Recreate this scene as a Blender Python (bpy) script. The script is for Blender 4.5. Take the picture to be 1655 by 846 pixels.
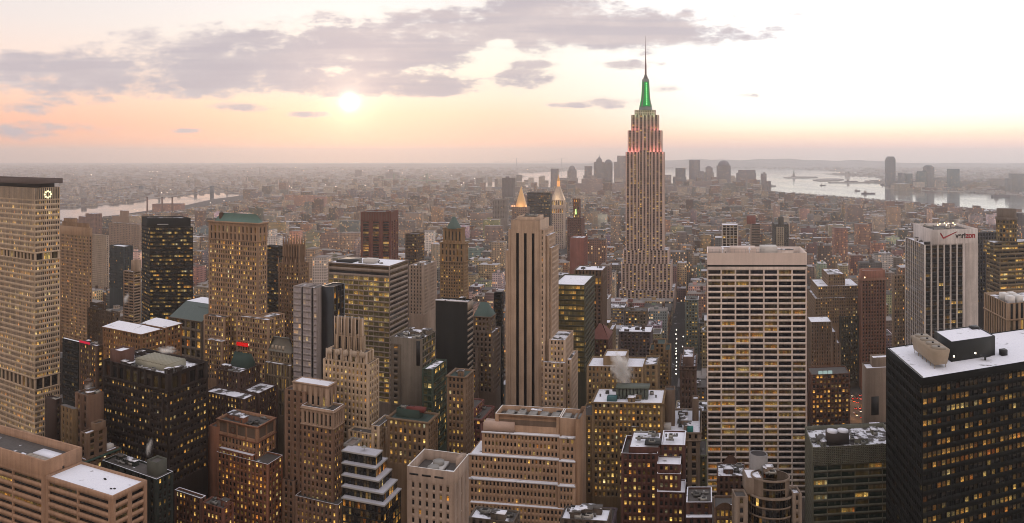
import bpy, math, random
import numpy as np
from mathutils import Vector
from mathutils.geometry import tessellate_polygon
rng = np.random.RandomState(7); random.seed(7)
SC = bpy.context.scene
for o in list(bpy.data.objects): bpy.data.objects.remove(o)
COL = SC.collection

# ------------------------------------------------------------------ camera
F, H, CX, HY, AL = 1265.0, 255.0, 827.5, 251.0, 0.249   # focal length in photo pixels, eye height, centre column, eye-level row, avenue bearing
cam_d = bpy.data.cameras.new('camera'); cam = bpy.data.objects.new('camera', cam_d); COL.objects.link(cam)
cam.location = (0, 0, H); cam.rotation_euler = (math.pi/2, 0, 0)
cam_d.sensor_width = 36.0; cam_d.lens = 36.0*F/1655.0
cam_d.shift_y = -(423.0-HY)/1655.0
cam_d.clip_start = 1.0; cam_d.clip_end = 120000.0
SC.camera = cam
SC.view_settings.view_transform = 'Standard'; SC.view_settings.look = 'None'
SC.view_settings.exposure = 0.16; SC.view_settings.gamma = 1.0
SC.render.resolution_x = 1024; SC.render.resolution_y = 523
SC.cycles.use_denoising = True; SC.cycles.filter_width = 1.0
SC.cycles.max_bounces = 5; SC.cycles.diffuse_bounces = 1; SC.cycles.glossy_bounces = 2
SC.cycles.transparent_max_bounces = 6; SC.cycles.volume_bounces = 2
SC.cycles.sample_clamp_indirect = 4.0
SC.cycles.volume_max_steps = 256

def lin(r, g, b):
    f = lambda v: (v/255/12.92) if v <= 10 else ((v/255+.055)/1.055)**2.4
    return (f(r), f(g), f(b))

# ------------------------------------------------------------------ node helper
class X:
    """a node socket with arithmetic"""
    def __init__(s, t, k): s.t = t; s.k = k
    def m(s, op, b=None, c=None):
        n = s.t.nodes.new('ShaderNodeMath'); n.operation = op
        for i, v in enumerate((s, b, c)):
            if v is None: continue
            if isinstance(v, X): s.t.links.new(v.k, n.inputs[i])
            else: n.inputs[i].default_value = v
        return X(s.t, n.outputs[0])
    def __add__(s, b): return s.m('ADD', b)
    __radd__ = __add__
    def __mul__(s, b): return s.m('MULTIPLY', b)
    __rmul__ = __mul__
    def __sub__(s, b): return s.m('SUBTRACT', b)
    def __truediv__(s, b): return s.m('DIVIDE', b)
    def rs(s, b): return (s*-1.0)+b
    def clamp(s):
        n = s.t.nodes.new('ShaderNodeClamp'); s.t.links.new(s.k, n.inputs[0]); return X(s.t, n.outputs[0])
    def smooth(s, a, b, lo=0.0, hi=1.0):
        n = s.t.nodes.new('ShaderNodeMapRange'); n.interpolation_type = 'SMOOTHSTEP'
        s.t.links.new(s.k, n.inputs['Value'])
        n.inputs['From Min'].default_value = a; n.inputs['From Max'].default_value = b
        n.inputs['To Min'].default_value = lo; n.inputs['To Max'].default_value = hi
        return X(s.t, n.outputs['Result'])
def N(t, kind, **kw):
    n = t.nodes.new(kind)
    for k, v in kw.items():
        setattr(n, k, v)
    return n
def put(t, sock, v):
    if isinstance(v, X): t.links.new(v.k, sock)
    elif hasattr(v, 'is_output'): t.links.new(v, sock)
    elif isinstance(v, (tuple, list)) and len(v) == 3 and len(sock.default_value) == 4: sock.default_value = (*v, 1)
    else: sock.default_value = v
def mixc(t, f, a, b, mode='MIX'):
    n = N(t, 'ShaderNodeMix', data_type='RGBA', blend_type=mode, clamp_factor=True)
    put(t, n.inputs[0], f); put(t, n.inputs[6], a); put(t, n.inputs[7], b)
    return n.outputs[2]
def ramp(t, f, stops):
    n = N(t, 'ShaderNodeValToRGB'); put(t, n.inputs[0], f)
    e = n.color_ramp.elements
    while len(e) < len(stops): e.new(0.5)
    for el, (p, c) in zip(e, stops): el.position = p; el.color = (*c, 1)
    return n.outputs[0]
def vec(t, x, y, z):
    n = N(t, 'ShaderNodeCombineXYZ')
    for i, v in enumerate((x, y, z)): put(t, n.inputs[i], v)
    return n.outputs[0]
def noise(t, v, scale, detail=3, rough=.55, col=False):
    n = N(t, 'ShaderNodeTexNoise'); put(t, n.inputs['Vector'], v)
    n.inputs['Scale'].default_value = scale; n.inputs['Detail'].default_value = detail; n.inputs['Roughness'].default_value = rough
    return n.outputs[1] if col else X(t, n.outputs[0])

# ------------------------------------------------------------------ world: dusk sky with cloud banks
SUN_AZ, SUN_EL = math.atan((565-CX)/F), math.radians(3.9)
W = bpy.data.worlds.new('World'); SC.world = W; W.use_nodes = True
t = W.node_tree; t.nodes.clear()
tc = N(t, 'ShaderNodeTexCoord'); sx = N(t, 'ShaderNodeSeparateXYZ'); t.links.new(tc.outputs['Generated'], sx.inputs[0])
dx, dy, dz = (X(t, o) for o in sx.outputs)
el = dz.m('ARCSINE'); az = dx.m('ARCTAN2', dy)
elf = el.m('MULTIPLY_ADD', 2.5, 0.05).clamp()          # el -0.02 .. 0.38 -> 0 .. 1
def P0(y): return (math.atan((HY-y)/F))*2.5+.05
left = ramp(t, elf, [(0, lin(196,168,158)), (P0(255), lin(212,172,152)), (P0(232), lin(250,186,160)), (P0(205), lin(255,192,166)), (P0(170), lin(255,210,188)), (P0(120), lin(252,226,214)), (P0(60), lin(240,228,224)), (P0(0), lin(232,226,226)), (1, lin(205,206,216))])
mid = ramp(t, elf, [(0, lin(205,180,165)), (P0(255), lin(222,186,162)), (P0(235), lin(253,200,176)), (P0(215), lin(255,206,186)), (P0(185), lin(255,220,196)), (P0(155), lin(255,234,216)), (P0(110), lin(255,246,232)), (P0(30), lin(250,246,244)), (1, lin(214,214,222))])
right = ramp(t, elf, [(0, lin(200,182,176)), (P0(254), lin(222,196,184)), (P0(238), lin(252,206,190)), (P0(222), lin(255,226,196)), (P0(208), lin(255,246,220)), (P0(185), lin(255,253,244)), (P0(100), lin(255,255,255)), (P0(0), lin(252,252,255)), (1, lin(222,222,230))])
front = mixc(t, az.smooth(-.62, -.12), left, mid)
front = mixc(t, az.smooth(-.02, .32), front, right)
gain = az.smooth(-.1, .55, 1.0, 1.28)+az.smooth(.55, 1.0, 0.0, .55)
front = mixc(t, 1.0, front, vec(t, gain, gain, gain), 'MULTIPLY')
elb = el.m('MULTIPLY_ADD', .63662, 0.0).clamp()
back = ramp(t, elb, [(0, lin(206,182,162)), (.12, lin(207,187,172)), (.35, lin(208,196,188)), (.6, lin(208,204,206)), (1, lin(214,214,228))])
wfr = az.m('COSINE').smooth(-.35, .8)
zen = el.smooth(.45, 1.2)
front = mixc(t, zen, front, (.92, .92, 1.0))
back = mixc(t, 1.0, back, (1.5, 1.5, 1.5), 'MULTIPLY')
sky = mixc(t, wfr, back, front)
nish = N(t, 'ShaderNodeTexSky', sky_type='NISHITA'); nish.sun_disc = False
nish.sun_elevation = SUN_EL; nish.sun_rotation = SUN_AZ; nish.altitude = 250
sky = mixc(t, .007, sky, nish.outputs[0])
# cloud banks, each an ellipse of directions broken up by noise
infront = dy.smooth(.15, .3)
dyc = dy.m('MAXIMUM', .15)
u = dx/dyc*F+CX; v = (dz/dyc*F).rs(HY)
BL = [(120,118,200,34),(40,104,110,22),(420,95,260,50),(330,120,190,34),(610,85,210,58),(560,130,210,30),(700,140,85,20),(690,70,120,50),(770,45,110,40),(900,40,170,48),(1000,50,190,40),(1100,60,125,18),(860,8,90,30),(655,30,45,17),(480,50,90,16),
      (85,158,40,12),(38,176,34,9),(165,163,26,7),(835,127,48,17),(862,104,34,7),(385,173,42,6),(1000,165,46,8),(1066,143,26,6),(1215,155,20,4),(40,212,50,12),(132,208,52,8),(1010,103,46,7),(1300,22,26,5),(920,170,40,4),(300,212,18,4),(500,186,26,4),(1040,75,60,10)]
fld = None
for cx, cy, rx, ry in BL:
    a = (u-float(cx))/float(rx); b = (v-float(cy))/float(ry)
    e = (a*a+b*b).rs(1.0)*(.42 if ry < 20 else 1.0)
    fld = e if fld is None else fld.m('SMOOTH_MAX', e, .25)
hole = None
for cx, cy, rx, ry in [(800,100,34,24),(772,117,40,10),(812,70,30,9)]:
    a = (u-float(cx))/float(rx); b = (v-float(cy))/float(ry)
    e = (a*a+b*b).rs(1.0).m('MAXIMUM', 0.0)
    hole = e if hole is None else hole.m('MAXIMUM', e)
cv = vec(t, u*.010, v*.030, 0.0)
n1 = noise(t, cv, 1.0, 7, .58); n2 = noise(t, vec(t, u*.004, v*.012, 3.0), 1.0, 4)
n0 = noise(t, vec(t, u*.03, v*.06, 7.0), 1.0, 6, .6)
cd = (fld.m('MAXIMUM', -1.5)+(n1-.5)*3.6+(n0-.5)*2.0-hole*1.2+.2)
dens = cd.smooth(-.28, .95)*infront
cc = mixc(t, n2.smooth(.35, .65), lin(199,190,195), lin(222,210,209))
warm = u.smooth(300, 800)
cc = mixc(t, warm*.35, cc, lin(222,200,194))
st_ = noise(t, vec(t, u*.003, v*.07, 11.0), 1.0, 4)
cc = mixc(t, (st_.smooth(.4, .62))*.55, cc, lin(186,178,188))
cc = mixc(t, cd.smooth(.3, 1.8)*.5, cc, lin(192,181,188))
rim = cd.smooth(-.15, .12)*cd.smooth(.1, .6, 1.0, 0.0)*u.smooth(250, 560)*.75
cc = mixc(t, rim, cc, (1.05, .92, .78))
sky = mixc(t, dens*.93, sky, cc)
ra = u-565.0; rb = v-165.0
r2 = ra*ra+rb*rb
g1 = (r2*(-1/120.0)).m('EXPONENT')*2.6*infront
g2 = (r2*(-1/1700.0)).m('EXPONENT')*.34*infront
g3 = (r2*(-1/16000.0)).m('EXPONENT')*.12*infront
glow = mixc(t, 1.0, vec(t, g1, g1*.93, g1*.7), vec(t, g2+g3, g2*.74+g3*.55, g2*.46+g3*.36), 'ADD')
sky = mixc(t, 1.0, sky, glow, 'ADD')
sky = mixc(t, 1.0, sky, (9.3, 9.3, 9.3), 'MULTIPLY')
bg = N(t, 'ShaderNodeBackground'); t.links.new(sky, bg.inputs[0]); bg.inputs[1].default_value = 0.1
wo = N(t, 'ShaderNodeOutputWorld'); t.links.new(bg.outputs[0], wo.inputs[0])

sd = bpy.data.lights.new('sun', 'SUN'); sun = bpy.data.objects.new('sun', sd); COL.objects.link(sun)
sd.energy = 0.2; sd.angle = math.radians(2.5); sd.color = (1, .72, .52)
sdir = Vector((math.sin(SUN_AZ)*math.cos(SUN_EL), math.cos(SUN_AZ)*math.cos(SUN_EL), math.sin(SUN_EL)))
sun.rotation_euler = sdir.to_track_quat('Z', 'Y').to_euler()

# ------------------------------------------------------------------ materials
MATS = {}
def mat_new(name):
    m = bpy.data.materials.new(name); m.use_nodes = True
    m.node_tree.nodes.clear(); m.cycles.emission_sampling = 'NONE'
    return m, m.node_tree
def out(t, sh):
    o = N(t, 'ShaderNodeOutputMaterial'); t.links.new(sh, o.inputs[0]); return o
def prin(t, col, rough=.85, spec=.25, metal=0.0):
    p = N(t, 'ShaderNodeBsdfPrincipled')
    put(t, p.inputs['Base Color'], col); put(t, p.inputs['Roughness'], rough)
    p.inputs['Specular IOR Level'].default_value = spec; p.inputs['Metallic'].default_value = metal
    return p
def wall_mat(rgb, rough=.85, streak=.36, key=None, spec=.2):
    k = ('w', rgb, rough, streak)
    if k in MATS: return MATS[k]
    m, t = mat_new('masonry'); c = lin(*rgb); lm = c[0]*.3+c[1]*.55+c[2]*.15; c = tuple((v*.9+lm*.1)*.74 for v in c)
    g = N(t, 'ShaderNodeNewGeometry').outputs['Position']
    mp = N(t, 'ShaderNodeMapping'); t.links.new(g, mp.inputs[0]); mp.inputs['Scale'].default_value = (.55, .55, .03)
    a = noise(t, mp.outputs[0], 1.0, 4); b = noise(t, g, .09, 5, .6); d = noise(t, g, 1.3, 2)
    f = (a-.5)*(streak*2.4)+(b-.5)*(streak*1.8)+(d-.5)*(streak*.7)+1.0
    col = mixc(t, 1.0, c, vec(t, f, f*.995, f*.985), 'MULTIPLY')
    out(t, prin(t, col, rough, spec).outputs[0]); MATS[k] = m; return m
def plain(name, rgb, rough=.7, metal=0.0, spec=.3):
    k = ('p', name, rgb)
    if k in MATS: return MATS[k]
    m, t = mat_new(name)
    g = N(t, 'ShaderNodeNewGeometry').outputs['Position']
    f = (noise(t, g, .35, 4)-.5)*.35+1.0
    out(t, prin(t, mixc(t, 1.0, lin(*rgb), vec(t, f, f, f), 'MULTIPLY'), rough, spec, metal).outputs[0]); MATS[k] = m; return m
def emit(name, rgb, s):
    k = ('e', name, rgb, s)
    if k in MATS: return MATS[k]
    m, t = mat_new(name); e = N(t, 'ShaderNodeEmission'); e.inputs[0].default_value = (*lin(*rgb), 1); e.inputs[1].default_value = s
    out(t, e.outputs[0]); MATS[k] = m; return m
def roof_mat(kind):
    k = ('r', kind)
    if k in MATS: return MATS[k]
    m, t = mat_new('roof_'+kind)
    g = N(t, 'ShaderNodeNewGeometry').outputs['Position']
    n = noise(t, g, .16, 5, .6); n3 = noise(t, g, .9, 3)
    sn = mixc(t, n3, lin(214,214,226), lin(232,231,236))
    tar = mixc(t, n3, lin(62,58,58), lin(98,92,88))
    if kind == 'snow': f = n.smooth(.27, .39)*(n3.smooth(.2, .32))
    elif kind == 'patch': f = n.smooth(.46, .54)
    elif kind == 'tar': f = n.smooth(.66, .72)
    elif kind == 'slush': f = n.smooth(.2, .3); sn = mixc(t, n3, lin(150,147,154), lin(178,175,182))
    elif kind == 'green': f = n.smooth(.7, .76); tar = mixc(t, n3, lin(40,52,49), lin(62,76,71))
    else: f = n.smooth(.7, .76); tar = mixc(t, n3, lin(96,84,78), lin(128,114,106))
    out(t, prin(t, mixc(t, f, tar, sn), .8, .25).outputs[0]); MATS[k] = m; return m
def glass_mat(name, tint=(10,12,16), cool=0.0, gain=1.0, blue=0.0):
    """panes: dark reflecting glass, lit ones with an office interior behind a blind"""
    k = ('g', name)
    if k in MATS: return MATS[k]
    m, t = mat_new('glass_'+name)
    lit = X(t, N(t, 'ShaderNodeAttribute', attribute_name='lit').outputs['Fac'])
    tn = X(t, N(t, 'ShaderNodeAttribute', attribute_name='tint').outputs['Fac'])
    uv = N(t, 'ShaderNodeUVMap').outputs[0]; su = N(t, 'ShaderNodeSeparateXYZ'); t.links.new(uv, su.inputs[0])
    uu, vv = X(t, su.outputs[0]), X(t, su.outputs[1])
    fu = uu.m('FRACT'); pid = uu.m('FLOOR')
    wn = N(t, 'ShaderNodeTexWhiteNoise', noise_dimensions='2D'); put(t, wn.inputs['Vector'], vec(t, pid+tn*91.0, tn*57.0, 0.0))
    r = X(t, wn.outputs['Value']); sc = N(t, 'ShaderNodeSeparateColor'); t.links.new(wn.outputs['Color'], sc.inputs[0])
    rg, rb = X(t, sc.outputs[0]), X(t, sc.outputs[1])
    edge = (fu-.5).m('ABSOLUTE').smooth(.42, .49, 1.0, .25)
    blind = (vv-(rg*-.75+1.0)).smooth(-.04, .04, 1.0, .42)
    inner = noise(t, vec(t, uu*2.3+tn*40.0, vv*2.6, tn*13.0), 1.6, 3).smooth(.3, .72, .3, 1.35)
    a = lit*(r.smooth(.1, .95, .25, 1.25))*edge*blind*inner*gain
    colr = ramp(t, (rb*.6+tn*.4), [(0, lin(255,138,56)), (.25, lin(255,172,72)), (.5, lin(255,198,98)), (.75, lin(255,214,124)), (.9, lin(255,230,164)), (1, lin(244,246,212))])
    p = prin(t, mixc(t, r*.5, lin(*tint), lin(tint[0]+18, tint[1]+15, tint[2]+15)), .09, .5)
    bl = mixc(t, (vv-(rg*-.75+1.0)).smooth(-.04, .04)*rb*.28, p.inputs['Base Color'].links[0].from_socket, lin(120,108,96))
    t.links.new(bl, p.inputs['Base Color'])
    t.links.new(colr, p.inputs['Emission Color']); put(t, p.inputs['Emission Strength'], a)
    out(t, p.outputs[0]); MATS[k] = m; return m
def city_mat(kind='far'):
    """walls of small distant blocks: colour attribute, window grid in metres from the UV map"""
    k = ('c', kind)
    if k in MATS: return MATS[k]
    m, t = mat_new('city_'+kind)
    ca = N(t, 'ShaderNodeAttribute', attribute_name='col')
    uv = N(t, 'ShaderNodeUVMap').outputs[0]; su = N(t, 'ShaderNodeSeparateXYZ'); t.links.new(uv, su.inputs[0])
    uu, vv = X(t, su.outputs[0])/3.1, X(t, su.outputs[1])/3.7
    fu, fv = uu.m('FRACT'), vv.m('FRACT')
    wm = ((fu-.5).m('ABSOLUTE').smooth(.24, .3, 1, 0))*((fv-.52).m('ABSOLUTE').smooth(.26, .32, 1, 0))
    wn = N(t, 'ShaderNodeTexWhiteNoise', noise_dimensions='2D'); put(t, wn.inputs['Vector'], vec(t, uu.m('FLOOR'), vv.m('FLOOR'), 0.0))
    r = X(t, wn.outputs['Value'])
    isw = X(t, N(t, 'ShaderNodeAttribute', attribute_name='isw').outputs['Fac'])
    wm = wm*isw
    g = N(t, 'ShaderNodeNewGeometry').outputs['Position']
    f = (noise(t, g, .05, 4)-.5)*.5+1.0
    base = mixc(t, 1.0, ca.outputs['Color'], vec(t, f, f, f), 'MULTIPLY')
    base = mixc(t, wm*.8, base, lin(34,32,34))
    p = prin(t, base, .8, .25)
    cw = ramp(t, X(t, wn.outputs['Color'])*1.0, [(0, lin(255,140,60)), (.6, lin(255,190,100)), (1, lin(255,235,190))])
    t.links.new(cw, p.inputs['Emission Color'])
    put(t, p.inputs['Emission Strength'], wm*r.smooth(.84, .98)*1.0)
    out(t, p.outputs[0]); MATS[k] = m; return m

# ------------------------------------------------------------------ meshes
def mk(name, quads, mats, mi=None, parent=None, base=(0,0,0), tris=None, fattr=None, uv=None, weld=True, cattr=None):
    """quads (n,4,3) and tris (m,3,3) in world space -> one object, welded, local to base"""
    Q = np.asarray(quads, float).reshape(-1, 4, 3); T = np.zeros((0, 3, 3)) if tris is None or not len(tris) else np.asarray(tris, float).reshape(-1, 3, 3)
    pts = np.concatenate([Q.reshape(-1, 3), T.reshape(-1, 3)])-np.asarray(base, float)
    if weld:
        key = np.round(pts*500).astype(np.int64)
        key = key[:, 0]*1000003**2 % (1 << 61)+key[:, 1]*1000003+key[:, 2]
        _, first, inv = np.unique(key, return_index=True, return_inverse=True); vs = pts[first]
    else: vs = pts; inv = np.arange(len(pts))
    nq, nt = len(Q), len(T)
    me = bpy.data.meshes.new(name)
    me.vertices.add(len(vs)); me.vertices.foreach_set('co', vs.ravel().astype(np.float32))
    me.loops.add(len(inv)); me.loops.foreach_set('vertex_index', inv.astype(np.int32).ravel())
    ls = np.concatenate([np.arange(nq)*4, nq*4+np.arange(nt)*3]).astype(np.int32)
    me.polygons.add(nq+nt); me.polygons.foreach_set('loop_start', ls)
    me.polygons.foreach_set('loop_total', np.concatenate([np.full(nq, 4), np.full(nt, 3)]).astype(np.int32))
    for m in (mats if isinstance(mats, (list, tuple)) else [mats]): me.materials.append(m)
    if mi is not None: me.polygons.foreach_set('material_index', np.asarray(mi, np.int32))
    for k, v in (fattr or {}).items():
        at = me.attributes.new(k, 'FLOAT', 'FACE'); at.data.foreach_set('value', np.asarray(v, np.float32))
    for k, v in (cattr or {}).items():
        at = me.attributes.new(k, 'FLOAT_COLOR', 'FACE'); at.data.foreach_set('color', np.asarray(v, np.float32).ravel())
    if uv is not None:
        ul = me.uv_layers.new(name='UVMap'); ul.uv.foreach_set('vector', np.asarray(uv, np.float32).ravel())
    me.update(); me.validate()
    o = bpy.data.objects.new(name, me); COL.objects.link(o)
    if parent is not None: o.parent = parent
    else: o.location = base
    return o
def tag(o, label=None, cat=None, group=None, kind=None):
    for k, v in (('label', label), ('category', cat), ('group', group), ('kind', kind)):
        if v: o[k] = v
    return o
def empty(name, loc, label=None, cat=None, group=None):
    o = bpy.data.objects.new(name, None); COL.objects.link(o); o.location = loc; o.empty_display_size = 2
    return tag(o, label, cat, group)
def wbox(x0, x1, y0, y1, z0, z1, bottom=False):
    a = [[(x0,y0,z0),(x1,y0,z0),(x1,y0,z1),(x0,y0,z1)], [(x1,y0,z0),(x1,y1,z0),(x1,y1,z1),(x1,y0,z1)],
         [(x1,y1,z0),(x0,y1,z0),(x0,y1,z1),(x1,y1,z1)], [(x0,y1,z0),(x0,y0,z0),(x0,y0,z1),(x0,y1,z1)], [(x0,y0,z1),(x1,y0,z1),(x1,y1,z1),(x0,y1,z1)]]
    if bottom: a.append([(x0,y1,z0),(x1,y1,z0),(x1,y0,z0),(x0,y0,z0)])
    return a
def wcyl(x, y, r, z0, z1, n=12, r1=None, cap=True, sy=1.0):
    r1 = r if r1 is None else r1; q, tr = [], []
    for i in range(n):
        a, b = 2*math.pi*i/n, 2*math.pi*(i+1)/n
        p = [(x+r*math.cos(a), y+sy*r*math.sin(a), z0), (x+r*math.cos(b), y+sy*r*math.sin(b), z0), (x+r1*math.cos(b), y+sy*r1*math.sin(b), z1), (x+r1*math.cos(a), y+sy*r1*math.sin(a), z1)]
        if r1 > 1e-6: q.append(p)
        else: tr.append((p[0], p[1], (x, y, z1)))
        if cap and r1 > 1e-6: tr.append((p[3], p[2], (x, y, z1)))
    return q, tr

# ------------------------------------------------------------------ photo pixel + depth -> world
def PX(x, y, D): return ((x-CX)/F*D, D, H-(y-HY)/F*D)
def dirs(x):
    """unit along-street (left to right) and along-avenue (away) directions of the grid as seen at this column"""
    tt = (x-CX)/F; d = AL-tt
    A = np.array((math.cos(d)*tt+math.sin(d), math.cos(d))); C = np.array((-math.sin(d)*tt+math.cos(d), -math.sin(d)))
    return C/np.linalg.norm(C), A/np.linalg.norm(A)
def proj(P):
    P = np.asarray(P, float); Y = np.maximum(P[..., 1], 1e-3)
    return np.stack([CX+P[..., 0]/Y*F, HY+(H-P[..., 2])/Y*F, Y], -1)

GL = {}
def style(**k):
    d = dict(fh=3.8, bw=3.0, wf=.5, hf=.56, rec=.4, sp=0.0, em=1.0, lit=.3, mul=1, glass='office', bias=.5, vo=.5, floorvar=1.0, spm=0)
    d.update(k); return d
BUILD = []
class B:
    """a building seen with its near corner at column b, front running to column a, flank to column c, roof corner at row y, D metres away"""
    def __init__(s, name, label, b, a, c, D, y, yb=846, wall=(150,128,112), short=None, L=None, cat='building', group=None, U=None, V=None, indiv=False):
        s.name, s.label, s.cat, s.group, s.short, s.yb, s.D = name, label, cat, group, short or label, yb, D
        Cd, Ad = dirs(b)
        if U is not None: Cd = np.array(U)/np.linalg.norm(U)
        if V is not None: Ad = np.array(V)/np.linalg.norm(V)
        s.U, s.V = Cd, Ad
        K = np.array(((b-CX)/F*D, D))
        s.right = a < b                       # corner at the right end of the front
        w = s._hit(K, Cd, a)
        if w is None or abs(w) > 400: w = (-30 if s.right else 30)
        s.Wd = abs(w)
        s.O = K+Cd*w if s.right else K
        s.Kp = s.Wd if s.right else 0.0
        if c is not None:
            l = s._hit(K, Ad, c); s.L = min(l, 62.0) if (l and 0 < l < 250) else 35.0
        else: s.L = L or 30.0
        if L: s.L = L
        s.z = s.zy(y); s.indiv = indiv
        s.walls, s.wmi, s.roofs, s.wins, s.parts, s.boxes = [], [], {}, [], [], []
        s.wallm = [wall_mat(wall)]; s.wall = wall
        s.zvis = s.zy(yb)-6-(.14*D if yb >= 840 else 0)
        BUILD.append(s)
    def _hit(s, K, d, x):
        tt = (x-CX)/F; den = d[0]-tt*d[1]
        return None if abs(den) < 1e-5 else (tt*K[1]-K[0])/den
    def xy(s, p, q): return s.O+s.U*p+s.V*q
    def w(s, p, q, z): a = s.xy(p, q); return (a[0], a[1], z)
    def zy(s, y, p=None, q=0.0):
        return H-(y-HY)/F*s.xy(s.Kp if p is None else p, q)[1]
    def px(s, x, q=0.0): return s._hit(s.O+s.V*q, s.U, x)
    def qx(s, x, p=None): return s._hit(s.O+s.U*(s.Kp if p is None else p), s.V, x)
    def m(s, px): return px*s.D/F
    def addm(s, mat):
        if mat not in s.wallm: s.wallm.append(mat)
        return s.wallm.index(mat)
    def quadw(s, Q, mi=0):
        Q = np.asarray(Q, float).reshape(-1, 4, 3); s.walls.append(Q); s.wmi.append(np.full(len(Q), mi))
    def bq(s, p0, p1, q0, q1, z0, z1, bottom=False):
        w = s.w
        a = [[w(p0,q0,z0),w(p1,q0,z0),w(p1,q0,z1),w(p0,q0,z1)], [w(p1,q0,z0),w(p1,q1,z0),w(p1,q1,z1),w(p1,q0,z1)],
             [w(p1,q1,z0),w(p0,q1,z0),w(p0,q1,z1),w(p1,q1,z1)], [w(p0,q1,z0),w(p0,q0,z0),w(p0,q0,z1),w(p0,q1,z1)], [w(p0,q0,z1),w(p1,q0,z1),w(p1,q1,z1),w(p0,q1,z1)]]
        if bottom: a.append([w(p0,q1,z0),w(p1,q1,z0),w(p1,q0,z0),w(p0,q0,z0)])
        return a
    def facade(s, A, Bp, z0, z1, st, inward, mi=0):
        """wall between plan points A and Bp with a grid of recessed openings"""
        A, Bp = np.asarray(A, float), np.asarray(Bp, float); d = Bp-A; wd = np.linalg.norm(d)
        if wd < .3 or z1-z0 < .5: return
        d = d/wd; n = np.array((-d[1], d[0])); n = n if n @ inward > 0 else -n
        def at(sx, z, dep):
            sx, z, dep = np.broadcast_arrays(np.asarray(sx, float), np.asarray(z, float), np.asarray(dep, float))
            xy = A+d*sx[..., None]+n*dep[..., None]
            return np.concatenate([xy, z[..., None]], -1)
        def quad(a, b, c, e): s.quadw(np.stack([a, b, c, e], -2).reshape(-1, 4, 3), mi)
        em = min(st['em'], wd*.2)
        if st.get('blank') or wd-2*em < st['bw']*.6:
            s.quadw([at(0, z0, 0), at(wd, z0, 0), at(wd, z1, 0), at(0, z1, 0)], mi); return
        top = st.get('top', 0.0); zt1 = z1-top
        ny = max(1, int(round((zt1-z0)/st['fh']))); fh = (zt1-z0)/ny
        nx = max(1, int(round((wd-2*em)/st['bw']))); bw = (wd-2*em)/nx
        ww = bw*st['wf']; hh = fh*st['hf']; rec, sp = st['rec'], st['sp']
        i = np.arange(nx); s0 = em+i*bw+(bw-ww)/2; s1 = s0+ww
        # piers
        e0 = np.concatenate([[0], s1]); e1 = np.concatenate([s0, [wd]])
        quad(at(e0, z0, 0), at(e1, z0, 0), at(e1, zt1, 0), at(e0, zt1, 0))
        if top > 0: s.quadw([at(0, zt1, 0), at(wd, zt1, 0), at(wd, z1, 0), at(0, z1, 0)], mi)
        # reveals
        quad(at(s0, z0, 0), at(s0, z0, rec), at(s0, zt1, rec), at(s0, zt1, 0)); quad(at(s1, z0, rec), at(s1, z0, 0), at(s1, zt1, 0), at(s1, zt1, rec))
        j = np.arange(ny); w0 = z0+j*fh+(fh-hh)*st['vo']; w1 = w0+hh
        b0 = np.concatenate([[z0], w1]); b1 = np.concatenate([w0, [zt1]])
        S0, B0 = np.meshgrid(s0, b0); S1, B1 = np.meshgrid(s1, b1)
        spmi = st['spm']
        Qs = np.stack([at(S0, B0, sp), at(S1, B0, sp), at(S1, B1, sp), at(S0, B1, sp)], -2).reshape(-1, 4, 3)
        s.quadw(Qs, spmi if spmi else mi)
        if rec > sp:
            S0, W0 = np.meshgrid(s0, w0); S1, W1 = np.meshgrid(s1, w1)
            quad(at(S0, W0, sp), at(S1, W0, sp), at(S1, W0, rec), at(S0, W0, rec)); quad(at(S0, W1, rec), at(S1, W1, rec), at(S1, W1, sp), at(S0, W1, sp))
        else: S0, W0 = np.meshgrid(s0, w0); S1, W1 = np.meshgrid(s1, w1)
        R = rec-.02
        WQ = np.stack([at(S0, W0, R), at(S1, W0, R), at(S1, W1, R), at(S0, W1, R)], -2).reshape(-1, 4, 3)
        nw = len(WQ); fl = np.repeat(rng.rand(ny), nx); base = st['lit']
        pf = np.clip(base*(1-.75*st['floorvar']+1.5*st['floorvar']*fl), 0, .97)
        if 'band' in st:      # rows that are lit right along
            for yy in st['band']: pf[(WQ[:, 0, 2] < yy+fh*.5) & (WQ[:, 0, 2] > yy-fh*.5)] = .9
        litv = np.where(rng.rand(nw) < pf, .14+1.35*rng.rand(nw)**1.7, np.where(rng.rand(nw) < .3, .06, 0.0))*st.get('dim', 1.0)
        tint = np.clip(st['bias']+.08+(np.repeat(rng.rand(ny), nx)-.5)*.8+(rng.rand(nw)-.5)*.5, 0, 1)
        s.wins.append((WQ, litv, tint, np.full(nw, float(st['mul'])), st['glass']))
    def block(s, p0, p1, q0, q1, z0, z1, st, roof='patch', par=1.0, sts='same', ri=.6, mi=0, faces='FS', cope=None):
        zf = max(z0, s.zvis) if z0 < s.zvis else z0
        w = s.w; s.boxes.append((p0, p1, q0, q1, z0, z1))
        if zf > z1-2: zf = z0
        A, Bq, Cq, Dq = s.xy(p0, q0), s.xy(p1, q0), s.xy(p1, q1), s.xy(p0, q1); cen = (A+Cq)/2
        sts = st if sts == 'same' else sts
        if 'F' in faces and st: s.facade(A, Bq, zf, z1, st, cen-A, mi)
        else: s.quadw([[*A, zf], [*Bq, zf], [*Bq, z1], [*A, z1]], mi)
        for vis, a, b in ((s.right, Bq, Cq), (not s.right, Dq, A)):
            if (vis and 'S' in faces or 'B' in faces) and sts: s.facade(a, b, zf, z1, sts, cen-a, mi)
            else: s.quadw([[*a, zf], [*b, zf], [*b, z1], [*a, z1]], mi)
        s.quadw([[*Cq, zf], [*Dq, zf], [*Dq, z1], [*Cq, z1]], mi)
        if zf > z0: s.quadw(s.bq(p0, p1, q0, q1, z0, zf)[:4], mi)
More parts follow.
